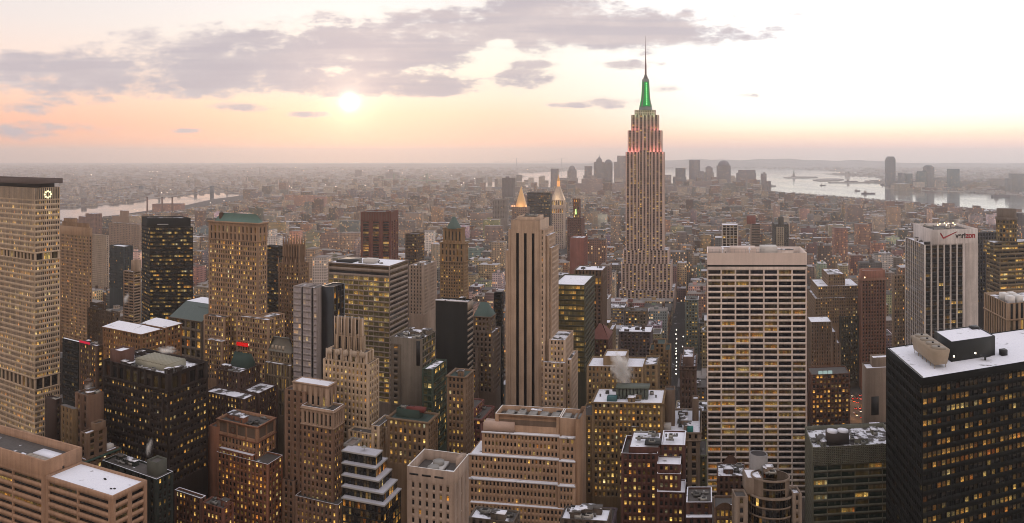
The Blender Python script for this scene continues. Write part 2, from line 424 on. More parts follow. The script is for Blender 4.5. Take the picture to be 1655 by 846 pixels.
        if roof:
            cm = mi if cope is None else cope
            if par > 0 and p1-p0 > 3 and q1-q0 > 3:
                a, b, c, d = p0+ri, p1-ri, q0+ri, q1-ri
                s.quadw([[w(p0,q0,z1),w(p1,q0,z1),w(b,c,z1),w(a,c,z1)], [w(p1,q0,z1),w(p1,q1,z1),w(b,d,z1),w(b,c,z1)], [w(p1,q1,z1),w(p0,q1,z1),w(a,d,z1),w(b,d,z1)], [w(p0,q1,z1),w(p0,q0,z1),w(a,c,z1),w(a,d,z1)]], cm)
                zr = z1-par
                s.quadw([[w(a,c,z1),w(b,c,z1),w(b,c,zr),w(a,c,zr)], [w(b,c,z1),w(b,d,z1),w(b,d,zr),w(b,c,zr)], [w(b,d,z1),w(a,d,z1),w(a,d,zr),w(b,d,zr)], [w(a,d,z1),w(a,c,z1),w(a,c,zr),w(a,d,zr)]], mi)
                s.roofs.setdefault(roof, []).append([w(a,c,zr),w(b,c,zr),w(b,d,zr),w(a,d,zr)])
            else: s.roofs.setdefault(roof, []).append([w(p0,q0,z1),w(p1,q0,z1),w(p1,q1,z1),w(p0,q1,z1)])
    def full(s, st, roof='patch', z0=0, **k): s.block(0, s.Wd, 0, s.L, z0, s.z, st, roof, **k); return s
    def part(s, name, quads, mat, tris=None, label=None, sub=()): s.parts.append((name, quads, tris, mat, sub))
    def box(s, name, p0, p1, q0, q1, z0, z1, mat, label=None): s.part(name, s.bq(p0, p1, q0, q1, z0, z1, True), mat, None, label)
    def ledge(s, p0, p1, q0, q1, z, h=.8, outw=.5, mi=0):
        e = .02
        for r in ((p0-outw, p1+outw, q0-outw, q0-e), (p0-outw, p1+outw, q1+e, q1+outw), (p0-outw, p0-e, q0-e, q1+e), (p1+e, p1+outw, q0-e, q1+e)): s.quadw(s.bq(*r, z, z+h, True), mi)
    def cyl(s, name, p, q, r, z0, z1, mat, n=14, r1=None):
        x, y = s.xy(p, q); qd, tr = wcyl(x, y, r, z0, z1, n, r1); s.part(name, qd, mat, tr)
    def tank(s, p, q, z, r=1.9, h=4.2, leg=2.6):
        x, y = s.xy(p, q); qd, tr = wcyl(x, y, r, z+leg, z+leg+h, 12, r*.94, False); a, b = wcyl(x, y, r*1.08, z+leg+h, z+leg+h+1.5, 12, 0.0); qd += a; tr += b
        sb = []
        for k in range(4):
            ax = x+r*.7*math.cos(k*1.571+.78); ay = y+r*.7*math.sin(k*1.571+.78); sb.append(('leg', wbox(ax-.15, ax+.15, ay-.15, ay+.15, z, z+leg+.1), plain('dark_metal', (34,33,34), .5, .2), None))
        s.part('water_tank', qd, plain('tank_wood', (82,62,50)), tr, sub=sb)
    def clutter(s, p0, p1, q0, q1, z, n=6, hmax=3.2, tank=0):
        """stair bulkheads, air handlers, vents and ducts standing on a roof"""
        W_, L_ = p1-p0, q1-q0
        if W_ < 4 or L_ < 4: return
        for k in range(n):
            r = random.random()
            if r < .22: a, b, h, nm, mt = random.uniform(3, min(8, W_*.4)), random.uniform(3, min(7, L_*.4)), random.uniform(2.2, hmax), 'bulkhead', s.wallm[0]
            elif r < .6: a, b, h, nm, mt = random.uniform(1.6, 4), random.uniform(1.4, 3.2), random.uniform(.9, 2.0), 'air_handler', plain('galvanised', random.choice([(120,118,114),(150,146,140),(84,82,80)]), .5, .3)
            elif r < .8: a, b, h, nm, mt = random.uniform(3, min(9, W_*.5)), .8, .8, 'duct', plain('galvanised', (132,128,124), .5, .3)
            else: a, b, h, nm, mt = 1, 1, 1.4, 'vent', plain('vent_metal', (96,92,90), .5, .3)
            p = random.uniform(p0+.6, max(p0+.7, p1-a-.6)); q = random.uniform(q0+.6, max(q0+.7, q1-b-.6))
            if nm == 'vent':
                x, y = s.xy(p, q); qd, tr = wcyl(x, y, .45, z-.01, z+1.2, 8); a2, b2 = wcyl(x, y, .7, z+1.2, z+1.7, 8, .2); s.part(nm, qd+a2, mt, tr+b2)
            elif nm == 'bulkhead': s.part(nm, s.bq(p, p+a, q, q+b, z-.01, z+h), mt, sub=[('cap', s.bq(p-.2, p+a+.2, q-.2, q+b+.2, z+h, z+h+.25, True), roof_mat('patch'), None), ('door', s.bq(p+a*.4, p+a*.4+1.0, q-.06, q+.1, z, z+2.0), plain('door_paint', (70,64,60)), None)])
            elif nm == 'air_handler': s.part(nm, s.bq(p, p+a, q, q+b, z+.3, z+h+.3, True)+s.bq(p+.2, p+.5, q+.1, q+b-.1, z, z+.3)+s.bq(p+a-.5, p+a-.2, q+.1, q+b-.1, z, z+.3), mt, sub=[('fan', s.bq(p+a*.2, p+a*.8, q+b*.2, q+b*.8, z+h+.3, z+h+.55), plain('dark_metal', (34,33,34), .5, .2), None)])
            else: s.part(nm, s.bq(p, p+a, q, q+b, z+.25, z+.25+h, True)+s.bq(p+a*.4, p+a*.4+.9, q, q+b+1.5, z+.25, z+1.2, True), mt)
        for k in range(tank):
            s.tank(random.uniform(p0+2.5, max(p0+2.6, p1-2.5)), random.uniform(q0+2.5, max(q0+2.6, q1-2.5)), z-.01)

HAZE = 0.66e-4
# ------------------------------------------------------------------ setting: water, land, hills
def gp(x, y, z=0.0):
    D = (H-z)*F/(y-HY); return ((x-CX)/F*D, D, z)
def struct(name, polys, mat, z0=-3.0):
    """land: flat top from a photo-traced shore with a sea wall down to the water bed"""
    import bmesh
    bm = bmesh.new()
    for pl in polys:
        vs = [bm.verts.new(v) for v in pl]
        for tri in tessellate_polygon([[Vector(v) for v in pl]]): bm.faces.new([vs[k] for k in tri])
        for a, b in zip(pl, pl[1:]+pl[:1]):
            q = [bm.verts.new(v) for v in (a, b, (b[0], b[1], z0), (a[0], a[1], z0))]; bm.faces.new(q)
    me = bpy.data.meshes.new(name); bm.to_mesh(me); bm.free(); me.materials.append(mat)
    o = bpy.data.objects.new(name, me); COL.objects.link(o); o['kind'] = 'structure'; return o
def water_mat():
    m, t = mat_new('water'); g = N(t, 'ShaderNodeNewGeometry').outputs['Position']
    mp = N(t, 'ShaderNodeMapping'); t.links.new(g, mp.inputs[0]); mp.inputs['Scale'].default_value = (.004, .0016, 1)
    h = noise(t, mp.outputs[0], 1.0, 5, .6)
    h2 = noise(t, g, .05, 3)
    bp = N(t, 'ShaderNodeBump'); put(t, bp.inputs['Height'], h*2.0+h2*.25); bp.inputs['Distance'].default_value = 1.0; bp.inputs['Strength'].default_value = .13
    p = prin(t, lin(60,66,68), .1, .5); put(t, p.inputs['Roughness'], h.smooth(.3, .7, .04, .13)); t.links.new(bp.outputs[0], p.inputs['Normal'])
    out(t, p.outputs[0]); return m
def land_mat():
    m, t = mat_new('land'); g = N(t, 'ShaderNodeNewGeometry').outputs['Position']
    n = noise(t, g, .004, 6, .65); n2 = noise(t, g, .02, 4)
    c = mixc(t, n.smooth(.35, .65), lin(112,104,100), lin(142,132,126)); c = mixc(t, n2.smooth(.6, .68)*.6, c, lin(190,188,190))
    out(t, prin(t, c, .95, .1).outputs[0]); return m
def street_mat():
    m, t = mat_new('street'); g = N(t, 'ShaderNodeNewGeometry').outputs['Position']
    n = noise(t, g, .03, 4); n2 = noise(t, g, .1, 4)
    c = mixc(t, n, lin(48,46,46), lin(70,66,64)); c = mixc(t, n2.smooth(.62, .7)*.7, c, lin(170,168,172))
    out(t, prin(t, c, .9, .2).outputs[0]); return m
FAR = 26000.0
# the water sheet reaches the horizon, the land masses rise a little out of it
wt = mk('water', [[(-FAR*1.1, -800, -1.6), (FAR*1.1, -800, -1.6), (FAR*1.1, FAR, -1.6), (-FAR*1.1, FAR, -1.6)]], water_mat()); wt['kind'] = 'structure'
MAN = [(-900,440),(-300,374),(98,362),(160,352),(230,342),(300,332),(345,322),(420,312.5),(520,308),(640,304),(760,302.5),(880,303),(960,304),(1100,303),(1190,304.5),(1250,309),(1300,315),(1400,325),(1500,334),(1600,344),(1655,350),(1900,375),(2500,440)]
mp_ = [gp(*p) for p in MAN]
mp_ = [(-2600, -700, 0)]+[(-2600, 1500, 0)]+mp_[1:-1]+[(2600, 1500, 0), (2600, -700, 0)]
struct('ground', [mp_], street_mat())
BK = [(-900,350),(-300,345),(0,338),(98,335),(150,333),(210,327),(240,322),(300,315),(350,311.5),(412,312.9),(520,308.2),(640,304.3),(745,303),(770,296),(830,288),(852,284.5),(815,281.5),(900,277.5),(940,274.5),(1000,272.6)]
NJ = [(1000,272.6),(1240,272.8),(1300,275),(1410,279),(1330,281),(1350,283.4),(1415,286.5),(1428,290),(1396,293.4),(1400,295.5),(1430,297.5),(1431,304.5),(1450,305.3),(1470,306),(1490,308.5),(1530,310.3),(1560,310.6),(1600,313),(1655,317),(1800,323),(2200,346)]
bk = [gp(*p) for p in BK]; nj = [gp(*p) for p in NJ]
ch = bk+nj[1:]
struct('land', [ch+[(FAR*1.05, 3500, 0), (FAR*1.05, FAR-300, 0), (-FAR*1.05, FAR-300, 0), (-FAR*1.05, 3200, 0)]], land_mat())
def island(name, pts, h=4.0):
    p = [gp(x, y, 0) for x, y in pts]; p = [(a, b, h) for a, b, _ in p]
    return struct(name, [p], land_mat())
island('island', [(1266,287.4),(1285,286.0),(1318,286.2),(1322,287.2),(1300,288.2),(1275,288.4)], 5)
island('island', [(1314,291.6),(1330,289.6),(1352,289.2),(1364,290.6),(1355,292.4),(1325,293)], 5)
hq, hx = [], np.linspace(-.35, .75, 90)
prev = None
for i, tx in enumerate(hx):
    env = max(0, math.sin(max(0, min(1, (tx-.10)/.42))*math.pi))**.6
    z = 60+100*env+14*math.sin(i*.7)+9*math.sin(i*1.9)
    if tx < .1: z = 40+10*math.sin(i*.8)
    D = 17500; cur = [(tx*D*.93, D*.93, 0), (tx*D, D, z), (tx*D*1.12, D*1.12, z*.8), (tx*D*1.3, D*1.3, 0)]
    if prev:
        for k in range(3): hq.append([prev[k], cur[k], cur[k+1], prev[k+1]])
    prev = cur
hl = mk('hills', hq, land_mat()); hl['kind'] = 'structure'
def inpoly(x, y, poly):
    c = np.zeros(len(x), bool); j = len(poly)-1
    for i in range(len(poly)):
        (xi, yi), (xj, yj) = poly[i][:2], poly[j][:2]
        c ^= ((yi > y) != (yj > y)) & (x < (xj-xi)*(y-yi)/(yj-yi+1e-12)+xi); j = i
    return c

# ------------------------------------------------------------------ the named towers of the photograph
stone = lambda **k: style(**{**dict(fh=3.7, bw=3.1, wf=.45, hf=.54, rec=.28, lit=.3), **k})
ribbon = lambda **k: style(**{**dict(fh=3.9, bw=8.0, wf=.94, hf=.48, rec=.35, mul=5, lit=.3, em=.6), **k})
piers = lambda **k: style(**{**dict(fh=3.8, bw=4.0, wf=.6, hf=.6, rec=.7, sp=.45, lit=.25, mul=2), **k})
blank = style(blank=True)
dark = plain('dark_metal', (34,33,34), .5, .2); steel = plain('galvanised', (132,128,124), .5, .3); snowm = roof_mat('snow')

# 1 slab tower at the very edge, octagonal, with two dark plant floors and a crown
b = B('office_tower', 'huge beige concrete slab tower with two dark plant floors and a glowing emblem', 56, -70, 97, 620, 304, 700, (212,184,156), 'the huge beige slab tower', V=(9.7,18))
mt = style(fh=4.2, bw=1.5, wf=.66, hf=.52, rec=.1, dim=1.2, em=.4, lit=.36, bias=.45, floorvar=1.0); lou = style(fh=40, bw=1.5, wf=.62, hf=.96, rec=.12, em=.3, lit=0, floorvar=0, glass='dark')
def seg(y1, y0, st, ins=0, roof=None, mi=0): b.block(ins, b.Wd-ins, ins, b.L-ins, b.zy(y0) if y0 else 0, b.zy(y1), st, roof, mi=mi, faces='FB')
dm = b.addm(plain('plant_floor', (46,40,38), .7))
seg(632, None, mt); seg(613, 632, style(fh=9, bw=7, wf=.86, hf=.9, rec=1.2, lit=.12, mul=4, glass='dark')); seg(422, 613, mt)
seg(410, 422, style(fh=7, bw=6, wf=.86, hf=.9, rec=1.2, lit=.25, mul=4, glass='dark')); seg(323.5, 410, mt); seg(304, 323.5, lou)
seg(297.5, 304, blank, 3.0, None, dm); b.block(-1.5, b.Wd+1.5, -1.5, b.L+1.5, b.zy(297.5), b.zy(289.5), blank, 'tar', par=1.5, mi=b.addm(plain('crown_slab', (84,70,66), .7)))
for y0 in (410, 422, 613, 632): b.ledge(0, b.Wd, 0, b.L, b.zy(y0)-.4, .8, .25)
ex, ey = b.xy(b.Wd, b.qx(77)); oz = b.zy(314.5, b.Wd, b.qx(77)); vx, vy = b.V; qd = []
for k in range(8):
    a = k*math.pi/4
    for rr, hw in ((2.5, 1.05),):
        cx2, cz = rr*math.cos(a), rr*math.sin(a)
        def e8(u_, v_, d_): return (ex+vx*u_+b.U[0]*d_, ey+vy*u_+b.U[1]*d_, oz+v_)
        rc = [(cx2-hw*.62, cz-hw*.62), (cx2+hw*.62, cz-hw*.62), (cx2+hw*.62, cz+hw*.62), (cx2-hw*.62, cz+hw*.62)]
        qd.append([e8(x_, z_, .8) for x_, z_ in rc])
        for i in range(4): qd.append([e8(*rc[i], .8), e8(*rc[(i+1) % 4], .8), e8(*rc[(i+1) % 4], .3), e8(*rc[i], .3)])
b.part('emblem', qd, emit('emblem_glow', (255,246,190), 1.5))

# 2 tan tower with ribbed scalloped crown
b = B('office_tower', 'slim tan brick tower with a ribbed scalloped crown', 143, 97, 149, 860, 369, 560, (172,136,104), 'the slim scalloped-crown tan tower')
b.full(stone(lit=.24, bw=2.7, fh=3.6, wf=.5, bias=.4, top=9, rec=.12, dim=1.3)); b.block(1, b.Wd-2, 2, b.L-2, b.z, b.zy(362), style(fh=30, bw=2.6, wf=.5, hf=.9, rec=.6, lit=0, glass='dark'), 'tar', par=.5)
b.block(0, b.m(24), 12, b.L, b.z, b.zy(357), blank, 'tar'); b.clutter(1, b.Wd-2, 3, b.L-3, b.zy(362), 3)
# 3 pale slab
b = B('apartment_block', 'pale beige slab block with a dense grid of tiny windows behind the scalloped tan tower', 172, 144, 176, 1250, 381, 462, (186,164,144), 'the pale slab block'); b.full(stone(lit=.06, bw=2.6, fh=3.2), 'grey')
# 4 twin brick block
b = B('apartment_tower', 'twin brick apartment tower standing before the river', 155, 127, 165, 2300, 346, 384, (150,112,98), 'the twin brick river tower'); b.block(0, b.Wd*.5, 0, b.L, 0, b.zy(352), stone(lit=.03, bw=5)); b.block(b.Wd*.5+.5, b.Wd, -6, b.L, 0, b.z, stone(lit=.03, bw=5)); b.block(-60, 0, 30, 70, 0, b.zy(361), blank)
# 5 wide beige
b = B('apartment_block', 'wide beige apartment block with low penthouse behind the black faceted tower', 226, 176, 234, 1750, 363, 400, (170,142,122), 'the wide beige block'); b.full(stone(lit=.03, bw=6, fh=4), 'patch'); b.block(2, b.Wd*.55, 8, b.L-4, b.z, b.zy(353), blank, 'tar'); b.block(b.Wd*.3, b.Wd*.52, 12, b.L-8, b.zy(353), b.zy(343), blank)
# 6 teal glass
b = B('office_tower', 'dark teal glass tower with a snow dusted flat roof', 200, 177, 215, 1100, 399, 462, (54,62,66), 'the dark teal glass tower'); b.full(piers(lit=.06, bw=3, rec=.4, sp=.2, glass='teal'), 'snow')
# 7 balcony apartments
b = B('apartment_tower', 'tan apartment tower with a stack of deep striped balconies', 216, 199, 228, 900, 440, 515, (176,146,120), 'the striped balcony tower'); b.full(ribbon(lit=.05, fh=3.3, hf=.55, rec=1.3, glass='dark'), 'patch'); b.block(b.Wd*.55, b.Wd, 3, b.L, b.z, b.zy(422), blank, 'tar')
# 8 black faceted tower
b = B('office_tower', 'black faceted glass tower with amber lit rows and a notched snowy roof', 242, 312, 228, 800, 367, 520, (22,25,26), 'the black faceted tower', U=(1,.03), V=(-.62,.78), L=32)
bs = style(fh=4.0, bw=3.0, wf=.94, hf=.5, rec=.15, em=.5, lit=.34, mul=2, bias=.5, floorvar=1.0, glass='black')
b.full(bs, None, faces='FS'); b.roofs.setdefault('tar', []).append([b.w(0,0,b.z), b.w(b.Wd,0,b.z), b.w(b.Wd,b.L,b.z), b.w(0,b.L,b.z)])
b.block(-.5, b.Wd-2, 1.2, b.L-1, b.z+.02, b.zy(353), blank, 'patch', par=1.2); b.box('light_bar', 8, 19, 1.0, 1.2, b.zy(363)-.4, b.zy(363)+.3, plain('pale_trim', (190,190,190)))
b.clutter(4, b.Wd-8, 5, b.L-4, b.zy(353)-1.2, 5)
# 9 big tan tower with green hip roof
b = B('office_tower', 'massive tan brick tower with an arcaded top and green hipped roof', 417, 337, 432, 600, 361, 600, (168,134,106), 'the massive tan green-roofed tower', indiv=True)
li = stone(fh=3.7, bw=2.5, wf=.48, hf=.6, lit=.48, floorvar=.5, bias=.75, em=1.4, rec=.15, dim=1.3)
b.block(0, b.Wd, 0, b.L, 0, b.zy(392), li, None); b.block(0, b.Wd, 0, b.L, b.zy(392), b.z, style(fh=7.5, bw=4.4, wf=.42, hf=.75, rec=.8, lit=.18, mul=2, bias=.7, top=3), 'tar', par=1)
b.ledge(0, b.Wd, 0, b.L, b.z-1.2, 1.0, .9); b.ledge(0, b.Wd, 0, b.L, b.zy(392), .6, .4)
w = b.w; zr, zt = b.z-.9, b.zy(348); L_ = b.L
hip = [[w(4,2,zr), w(b.Wd-2,2,zr), w(b.Wd-7,6,zt), w(9,6,zt)], [w(b.Wd-2,2,zr), w(b.Wd-2,L_-2,zr), w(b.Wd-7,L_-6,zt), w(b.Wd-7,6,zt)], [w(4,L_-2,zr), w(4,2,zr), w(9,6,zt), w(9,L_-6,zt)], [w(b.Wd-2,L_-2,zr), w(4,L_-2,zr), w(9,L_-6,zt), w(b.Wd-7,L_-6,zt)], [w(9,6,zt), w(b.Wd-7,6,zt), w(b.Wd-7,L_-6,zt), w(9,L_-6,zt)]]
b.part('hip_roof', hip, plain('verdigris', (84,110,103), .7))
b.block(b.px(329,-9), b.px(363,-9), -9, 0, 0, b.zy(514, b.px(363,-9), -9), li, 'patch'); b.block(b.px(329,-17), b.px(359,-17), -17, -9, 0, b.zy(553, b.px(359,-17), -17), li, 'patch')
b.block(b.px(382,-8), b.px(434,-8), -8, 0, 0, b.zy(518, b.px(434,-8), -8), li, 'patch'); b.block(b.Wd, b.px(438, 2), 2, b.L+8, 0, b.zy(512, b.Wd, 0), li, 'patch')
b.box('neon_sign', b.px(383,-8.6), b.px(401,-8.6), -9.2, -8.5, b.zy(558, 40, -8), b.zy(552.5, 40, -8), emit('red_neon', (230,26,26), .7))
b.tank(10, 5, b.z-1)
# 10 hotel with two snow hipped pavilions
b = B('hotel', 'warm lit brick hotel with two snow covered hipped pavilions', 228, 166, 234, 525, 541, 640, (140,100,66), 'the snow-pavilion hotel', indiv=True)
hs = stone(lit=.6, bw=2.9, wf=.46, dim=1.2, bias=.35, floorvar=.6, fh=3.5)
def hipr(p0,p1,q0,q1,z,h,mat=snowm,k=.45):
    mx = min(p1-p0, q1-q0)*k; w = b.w
    Qd = [[w(p0,q0,z),w(p1,q0,z),w(p1-mx,q0+mx,z+h),w(p0+mx,q0+mx,z+h)], [w(p1,q0,z),w(p1,q1,z),w(p1-mx,q1-mx,z+h),w(p1-mx,q0+mx,z+h)], [w(p0,q1,z),w(p0,q0,z),w(p0+mx,q0+mx,z+h),w(p0+mx,q1-mx,z+h)], [w(p1,q1,z),w(p0,q1,z),w(p0+mx,q1-mx,z+h),w(p1-mx,q1-mx,z+h)], [w(p0+mx,q0+mx,z+h),w(p1-mx,q0+mx,z+h),w(p1-mx,q1-mx,z+h),w(p0+mx,q1-mx,z+h)]]
    b.part('hip_roof', Qd, mat)
b.block(0, b.Wd, 0, 16, 0, b.z, hs, None); b.ledge(0, b.Wd, 0, 16, b.z-.5, .7, .6); hipr(-.3, b.Wd+.3, -.3, 16.3, b.z+.25, 3.2)
p0, p1 = b.px(226,27), b.px(264,27); z2 = b.zy(531, p1, 27); b.block(p0, p1, 27, 44, 0, z2, hs, None); b.ledge(p0, p1, 27, 44, z2-.5, .7, .6); hipr(p0-.3, p1+.3, 26.7, 44.3, z2+.25, 3.4)
b.block(4, b.Wd-6, 16, 27, 0, b.z-2, hs, 'patch'); b.clutter(5, b.Wd-7, 17, 26, b.z-3, 6)
# 11 grey block with sloped glass roof
b = B('office_block', 'grey stone block with three rows of deep bays and a sloping teal glass roof', 326, 273, 337, 640, 521, 600, (118,104,92), 'the grey block with sloping teal roof', L=34)
b.full(style(fh=8, bw=6.2, wf=.78, hf=.7, rec=1.3, lit=.3, mul=3, bias=.15, floorvar=.9, glass='dark'), None, sts=blank)
w, W_, L_ = b.w, b.Wd, b.L; z, zt = b.z, b.zy(498); qs = 15
b.part('glass_roof', [[w(0,0,z), w(W_,0,z), w(W_,qs,zt), w(6,qs,zt)]], plain('teal_glazing', (84,96,94), .6)); b.quadw([[w(W_,0,z), w(W_,L_,z), w(W_,L_,zt), w(W_,qs,zt)], [w(0,0,z), w(6,qs,zt), w(6,L_,zt), w(0,L_,z)]])
b.ledge(0, W_, 0, .2, z-.3, .6, .4); b.roofs.setdefault('snow', []).append([w(6,qs,zt), w(W_,qs,zt), w(W_,L_,zt), w(6,L_,zt)]); b.block(W_*.62, W_+1, qs-4, qs+14, z, b.zy(489, 0, qs), blank, 'snow', mi=b.addm(plain('teal_glazing', (84,96,94), .6)))
# 12 black block beside the slab tower
b = B('office_block', 'black windowless block with a snowy roof beside the slab tower', 127, 101, 130, 565, 553, 640, (36,38,38), 'the small black block'); b.full(style(fh=3.8, bw=3, wf=.9, hf=.5, rec=.15, lit=.02, glass='black', mul=2), 'snow')
b = B('office_block', 'low brown block with red lit top floor beside the black block', 156, 128, 169, 545, 560, 650, (92,70,56), 'the brown block with red-lit top', indiv=True); b.full(stone(lit=.5, bias=.35), 'patch'); b.clutter(0, b.Wd, 0, b.L, b.z-1, 6); b.box('neon_sign', 1, b.Wd-8, -.5, -.2, b.z+.1, b.z+1.6, emit('red_neon2', (220,40,70), .7))
b = B('office_block', 'dark brown loft block with a grey sheet metal roof behind the low brown block', 186, 141, 194, 650, 506, 560, (98,80,66), 'the dark brown loft block'); b.full(stone(lit=.22, bias=.4), 'grey'); b.clutter(0, b.Wd, 0, b.L, b.z-1, 7); b.block(0, b.Wd*.5, 3, b.L-2, b.z-1, b.zy(497), blank, 'grey')
# 14 dark brown broad office block
b = B('office_block', 'broad dark brown office block with ribbed metal roof and amber rows of windows', 272, 166, 336, 432, 606, 770, (50,40,36), 'the broad dark brown office block', indiv=True)
dk = style(fh=4.2, bw=2.6, wf=.72, hf=.42, rec=.5, lit=.36, bias=.45, floorvar=1.0, mul=2, dim=.9); up = style(fh=13, bw=6.5, wf=.7, hf=.86, rec=.8, lit=0, glass='dark', em=2)
zz = b.zy(634); b.block(0, b.Wd, 0, b.L, 0, zz, dk, None); b.block(0, b.Wd, 0, b.L, zz, b.z, up, 'patch', par=2.5)
b.ledge(0, b.Wd, 0, b.L, zz-.3, .6, .3)
b.block(b.Wd-16, b.Wd-4, -.6, 3, b.zy(700), b.zy(640), dk, 'snow', mi=0)
zr = b.z-2.5; rq = []
p0, p1, q0, q1 = b.Wd*.32, b.Wd*.8, b.L*.30, b.L*.78
for k in range(14):
    a = p0+(p1-p0)*k/14; rq += b.bq(a, a+(p1-p0)/14*.7, q0, q1, zr+3.2, zr+3.9, True)
b.part('metal_roof', rq+b.bq(p0, p1, q0, q1, zr, zr+3.4), plain('ribbed_metal', (142,138,122), .6, .1))
b.block(b.Wd*.03, b.Wd*.2, 4, 14, zr, zr+8, blank, 'snow', mi=b.addm(wall_mat((104,72,62)))); b.clutter(6, b.Wd-4, 2, 12, zr, 9); b.clutter(b.Wd*.82, b.Wd-2, 4, b.L-4, zr, 6); b.clutter(3, b.Wd*.3, b.L*.4, b.L-3, zr, 5)
# 15 dark red-brown block
b = B('office_block', 'dark red-brown block with green gabled roof and white window dots', 386, 350, 421, 505, 603, 690, (84,62,54), 'the dark red-brown block with green gable', indiv=True)
ds = stone(lit=.4, bias=.9, wf=.36, bw=2.8); b.full(ds, 'patch'); lo = b.block; b.block(0, b.px(395,-12), -12, 0, 0, b.zy(646, b.px(395,-12), -12), ds, 'patch'); b.block(b.Wd, b.Wd+16, 2, b.L, 0, b.zy(632), ds, 'patch')
w = b.w; z = b.z-1; g0, g1, h0, h1 = 2, b.Wd-3, 12, b.L-2
b.part('gable_roof', [[w(g0,h0,z+2), w(g1,h0,z+2), w(g1,(h0+h1)/2,z+9), w(g0,(h0+h1)/2,z+9)], [w(g1,h1,z+2), w(g0,h1,z+2), w(g0,(h0+h1)/2,z+9), w(g1,(h0+h1)/2,z+9)]]+b.bq(g0,g1,h0,h1,z,z+2)[:4], plain('green_slate', (44,60,54), .8), [[w(g0,h0,z+2), w(g0,h1,z+2), w(g0,(h0+h1)/2,z+9)], [w(g1,h0,z+2), w(g1,h1,z+2), w(g1,(h0+h1)/2,z+9)]])
b.clutter(1, b.Wd-1, 1, 10, b.z-1, 5)
# 16 plain brown tower and neighbours
b = B('apartment_block', 'plain brown brick block with blank flank and rooftop plant', 144, 121, 168, 440, 641, 720, (122,92,74), 'the plain brown brick block'); b.full(stone(lit=.02, bw=6, wf=.25, fh=5), 'tar', sts=blank); b.clutter(0, b.Wd, 0, b.L, b.z-1, 7); b.tank(4, 6, b.z-1)
b = B('apartment_block', 'narrow ochre brick block with an open court beside the plain brown block', 119, 98, 126, 428, 662, 720, (134,108,76), 'the narrow ochre block', indiv=True); b.full(stone(lit=.14, bw=4, wf=.3), 'tar'); b.clutter(0, b.Wd, 0, b.L, b.z-1, 4)
b = B('apartment_block', 'dark chocolate brick block with blank front before the slab tower', 89, 73, 100, 455, 647, 690, (70,52,44), 'the dark chocolate block'); b.full(blank, 'tar', sts=stone(lit=.1)); b.clutter(0, b.Wd, 0, b.L, b.z-1, 3)
b = B('apartment_block', 'low brick block with snowy roof terrace and green cornice', 137, 112, 193, 408, 744, 790, (118,92,72), 'the green-corniced block', indiv=True); b.full(stone(lit=.35, bias=.5), 'snow', par=.6); b.ledge(0, b.Wd, 0, b.L, b.z-1.6, 1.0, .8, b.addm(plain('green_cornice', (46,70,62))))
b.block(b.Wd-8, b.Wd-2, 2, 14, b.z-.6, b.zy(705), stone(lit=0, bw=4, glass='dark'), 'snow'); b.block(b.Wd-6, b.Wd-1, 7, 13, b.zy(705), b.zy(693), blank, 'patch'); b.box('penthouse', b.Wd-7, b.Wd-3, 15, 19, b.z-.6, b.z+1.6, plain('white_paint', (186,180,176)))
# 17 pink granite block
b = B('office_block', 'pink granite office block with dark ribbon windows and snow covered lower roof', 181, -110, 238, 350, 803, 846, (180,140,112), 'the pink granite block', indiv=True, U=(42.6,-22.3), V=(7.4,18))
pg = ribbon(fh=3.95, bw=26, wf=.95, hf=.44, rec=.8, lit=.05, mul=9, em=2.0, glass='dark', top=1.6); pg2 = ribbon(fh=3.95, bw=8.6, wf=.74, hf=.46, rec=.8, lit=.03, mul=5, em=.8, glass='dark', top=1.6)
pe = b.px(73, 0); zu = b.zy(746, pe, 0)
b.block(pe, b.Wd, 0, b.L, 0, b.z, pg, 'snow', par=1.0, sts=pg2, ri=.9); b.block(0, pe, -.3, b.L+.3, 0, b.z, pg, None, sts=None); b.block(0, pe, -.3, b.L+.3, b.z, zu, blank, 'tar', par=4.0, sts=blank, ri=1.0)
zr = zu-4; b.box('snow_deck', pe-24, pe-6, 9, 15, zr, zr+.8, snowm)
for k in range(5): b.box('cooling_unit', pe-20+k*3.6, pe-17+k*3.6, 2.4, 5.6, zr, zr+2.6, plain('unit_paint', (152,140,128)))
b.box('air_handler', pe-26, pe-23, 3, 5, zr, zr+2, snowm); b.box('air_handler', pe-4, pe-2.4, 12, 16, zr, zr+2.2, plain('green_unit', (88,104,96))); b.box('access_door', pe-.3, pe+.15, 9, 10, b.z-1, b.z+1.3, dark)
for pq in ((.55,.62), (.57,.6), (.83,.36), (.8,.32)): b.box('roof_hatch', pe+(b.Wd-pe)*pq[0], pe+(b.Wd-pe)*pq[0]+1.1, b.L*pq[1], b.L*pq[1]+.6, b.z-1, b.z-.6, dark)
# 18 dark green block with steam
b = B('office_block', 'dark green-black block with white trimmed parapet beside the pink granite block', 253, 165, 280, 392, 775, 846, (44,50,46), 'the dark green-black block', indiv=True)
b.full(style(fh=3.8, bw=6, wf=.3, hf=.45, rec=.3, lit=.06), 'tar', sts=stone(lit=.3, bw=3.4, bias=.6), cope=b.addm(snowm), ri=.4); b.block(b.Wd-12, b.Wd-4, 3, 10, b.z-1, b.zy(755), blank, 'tar', mi=b.addm(plain('plant_louvre', (74,74,66)))); b.clutter(3, b.Wd-16, 2, b.L-2, b.z-1, 9)
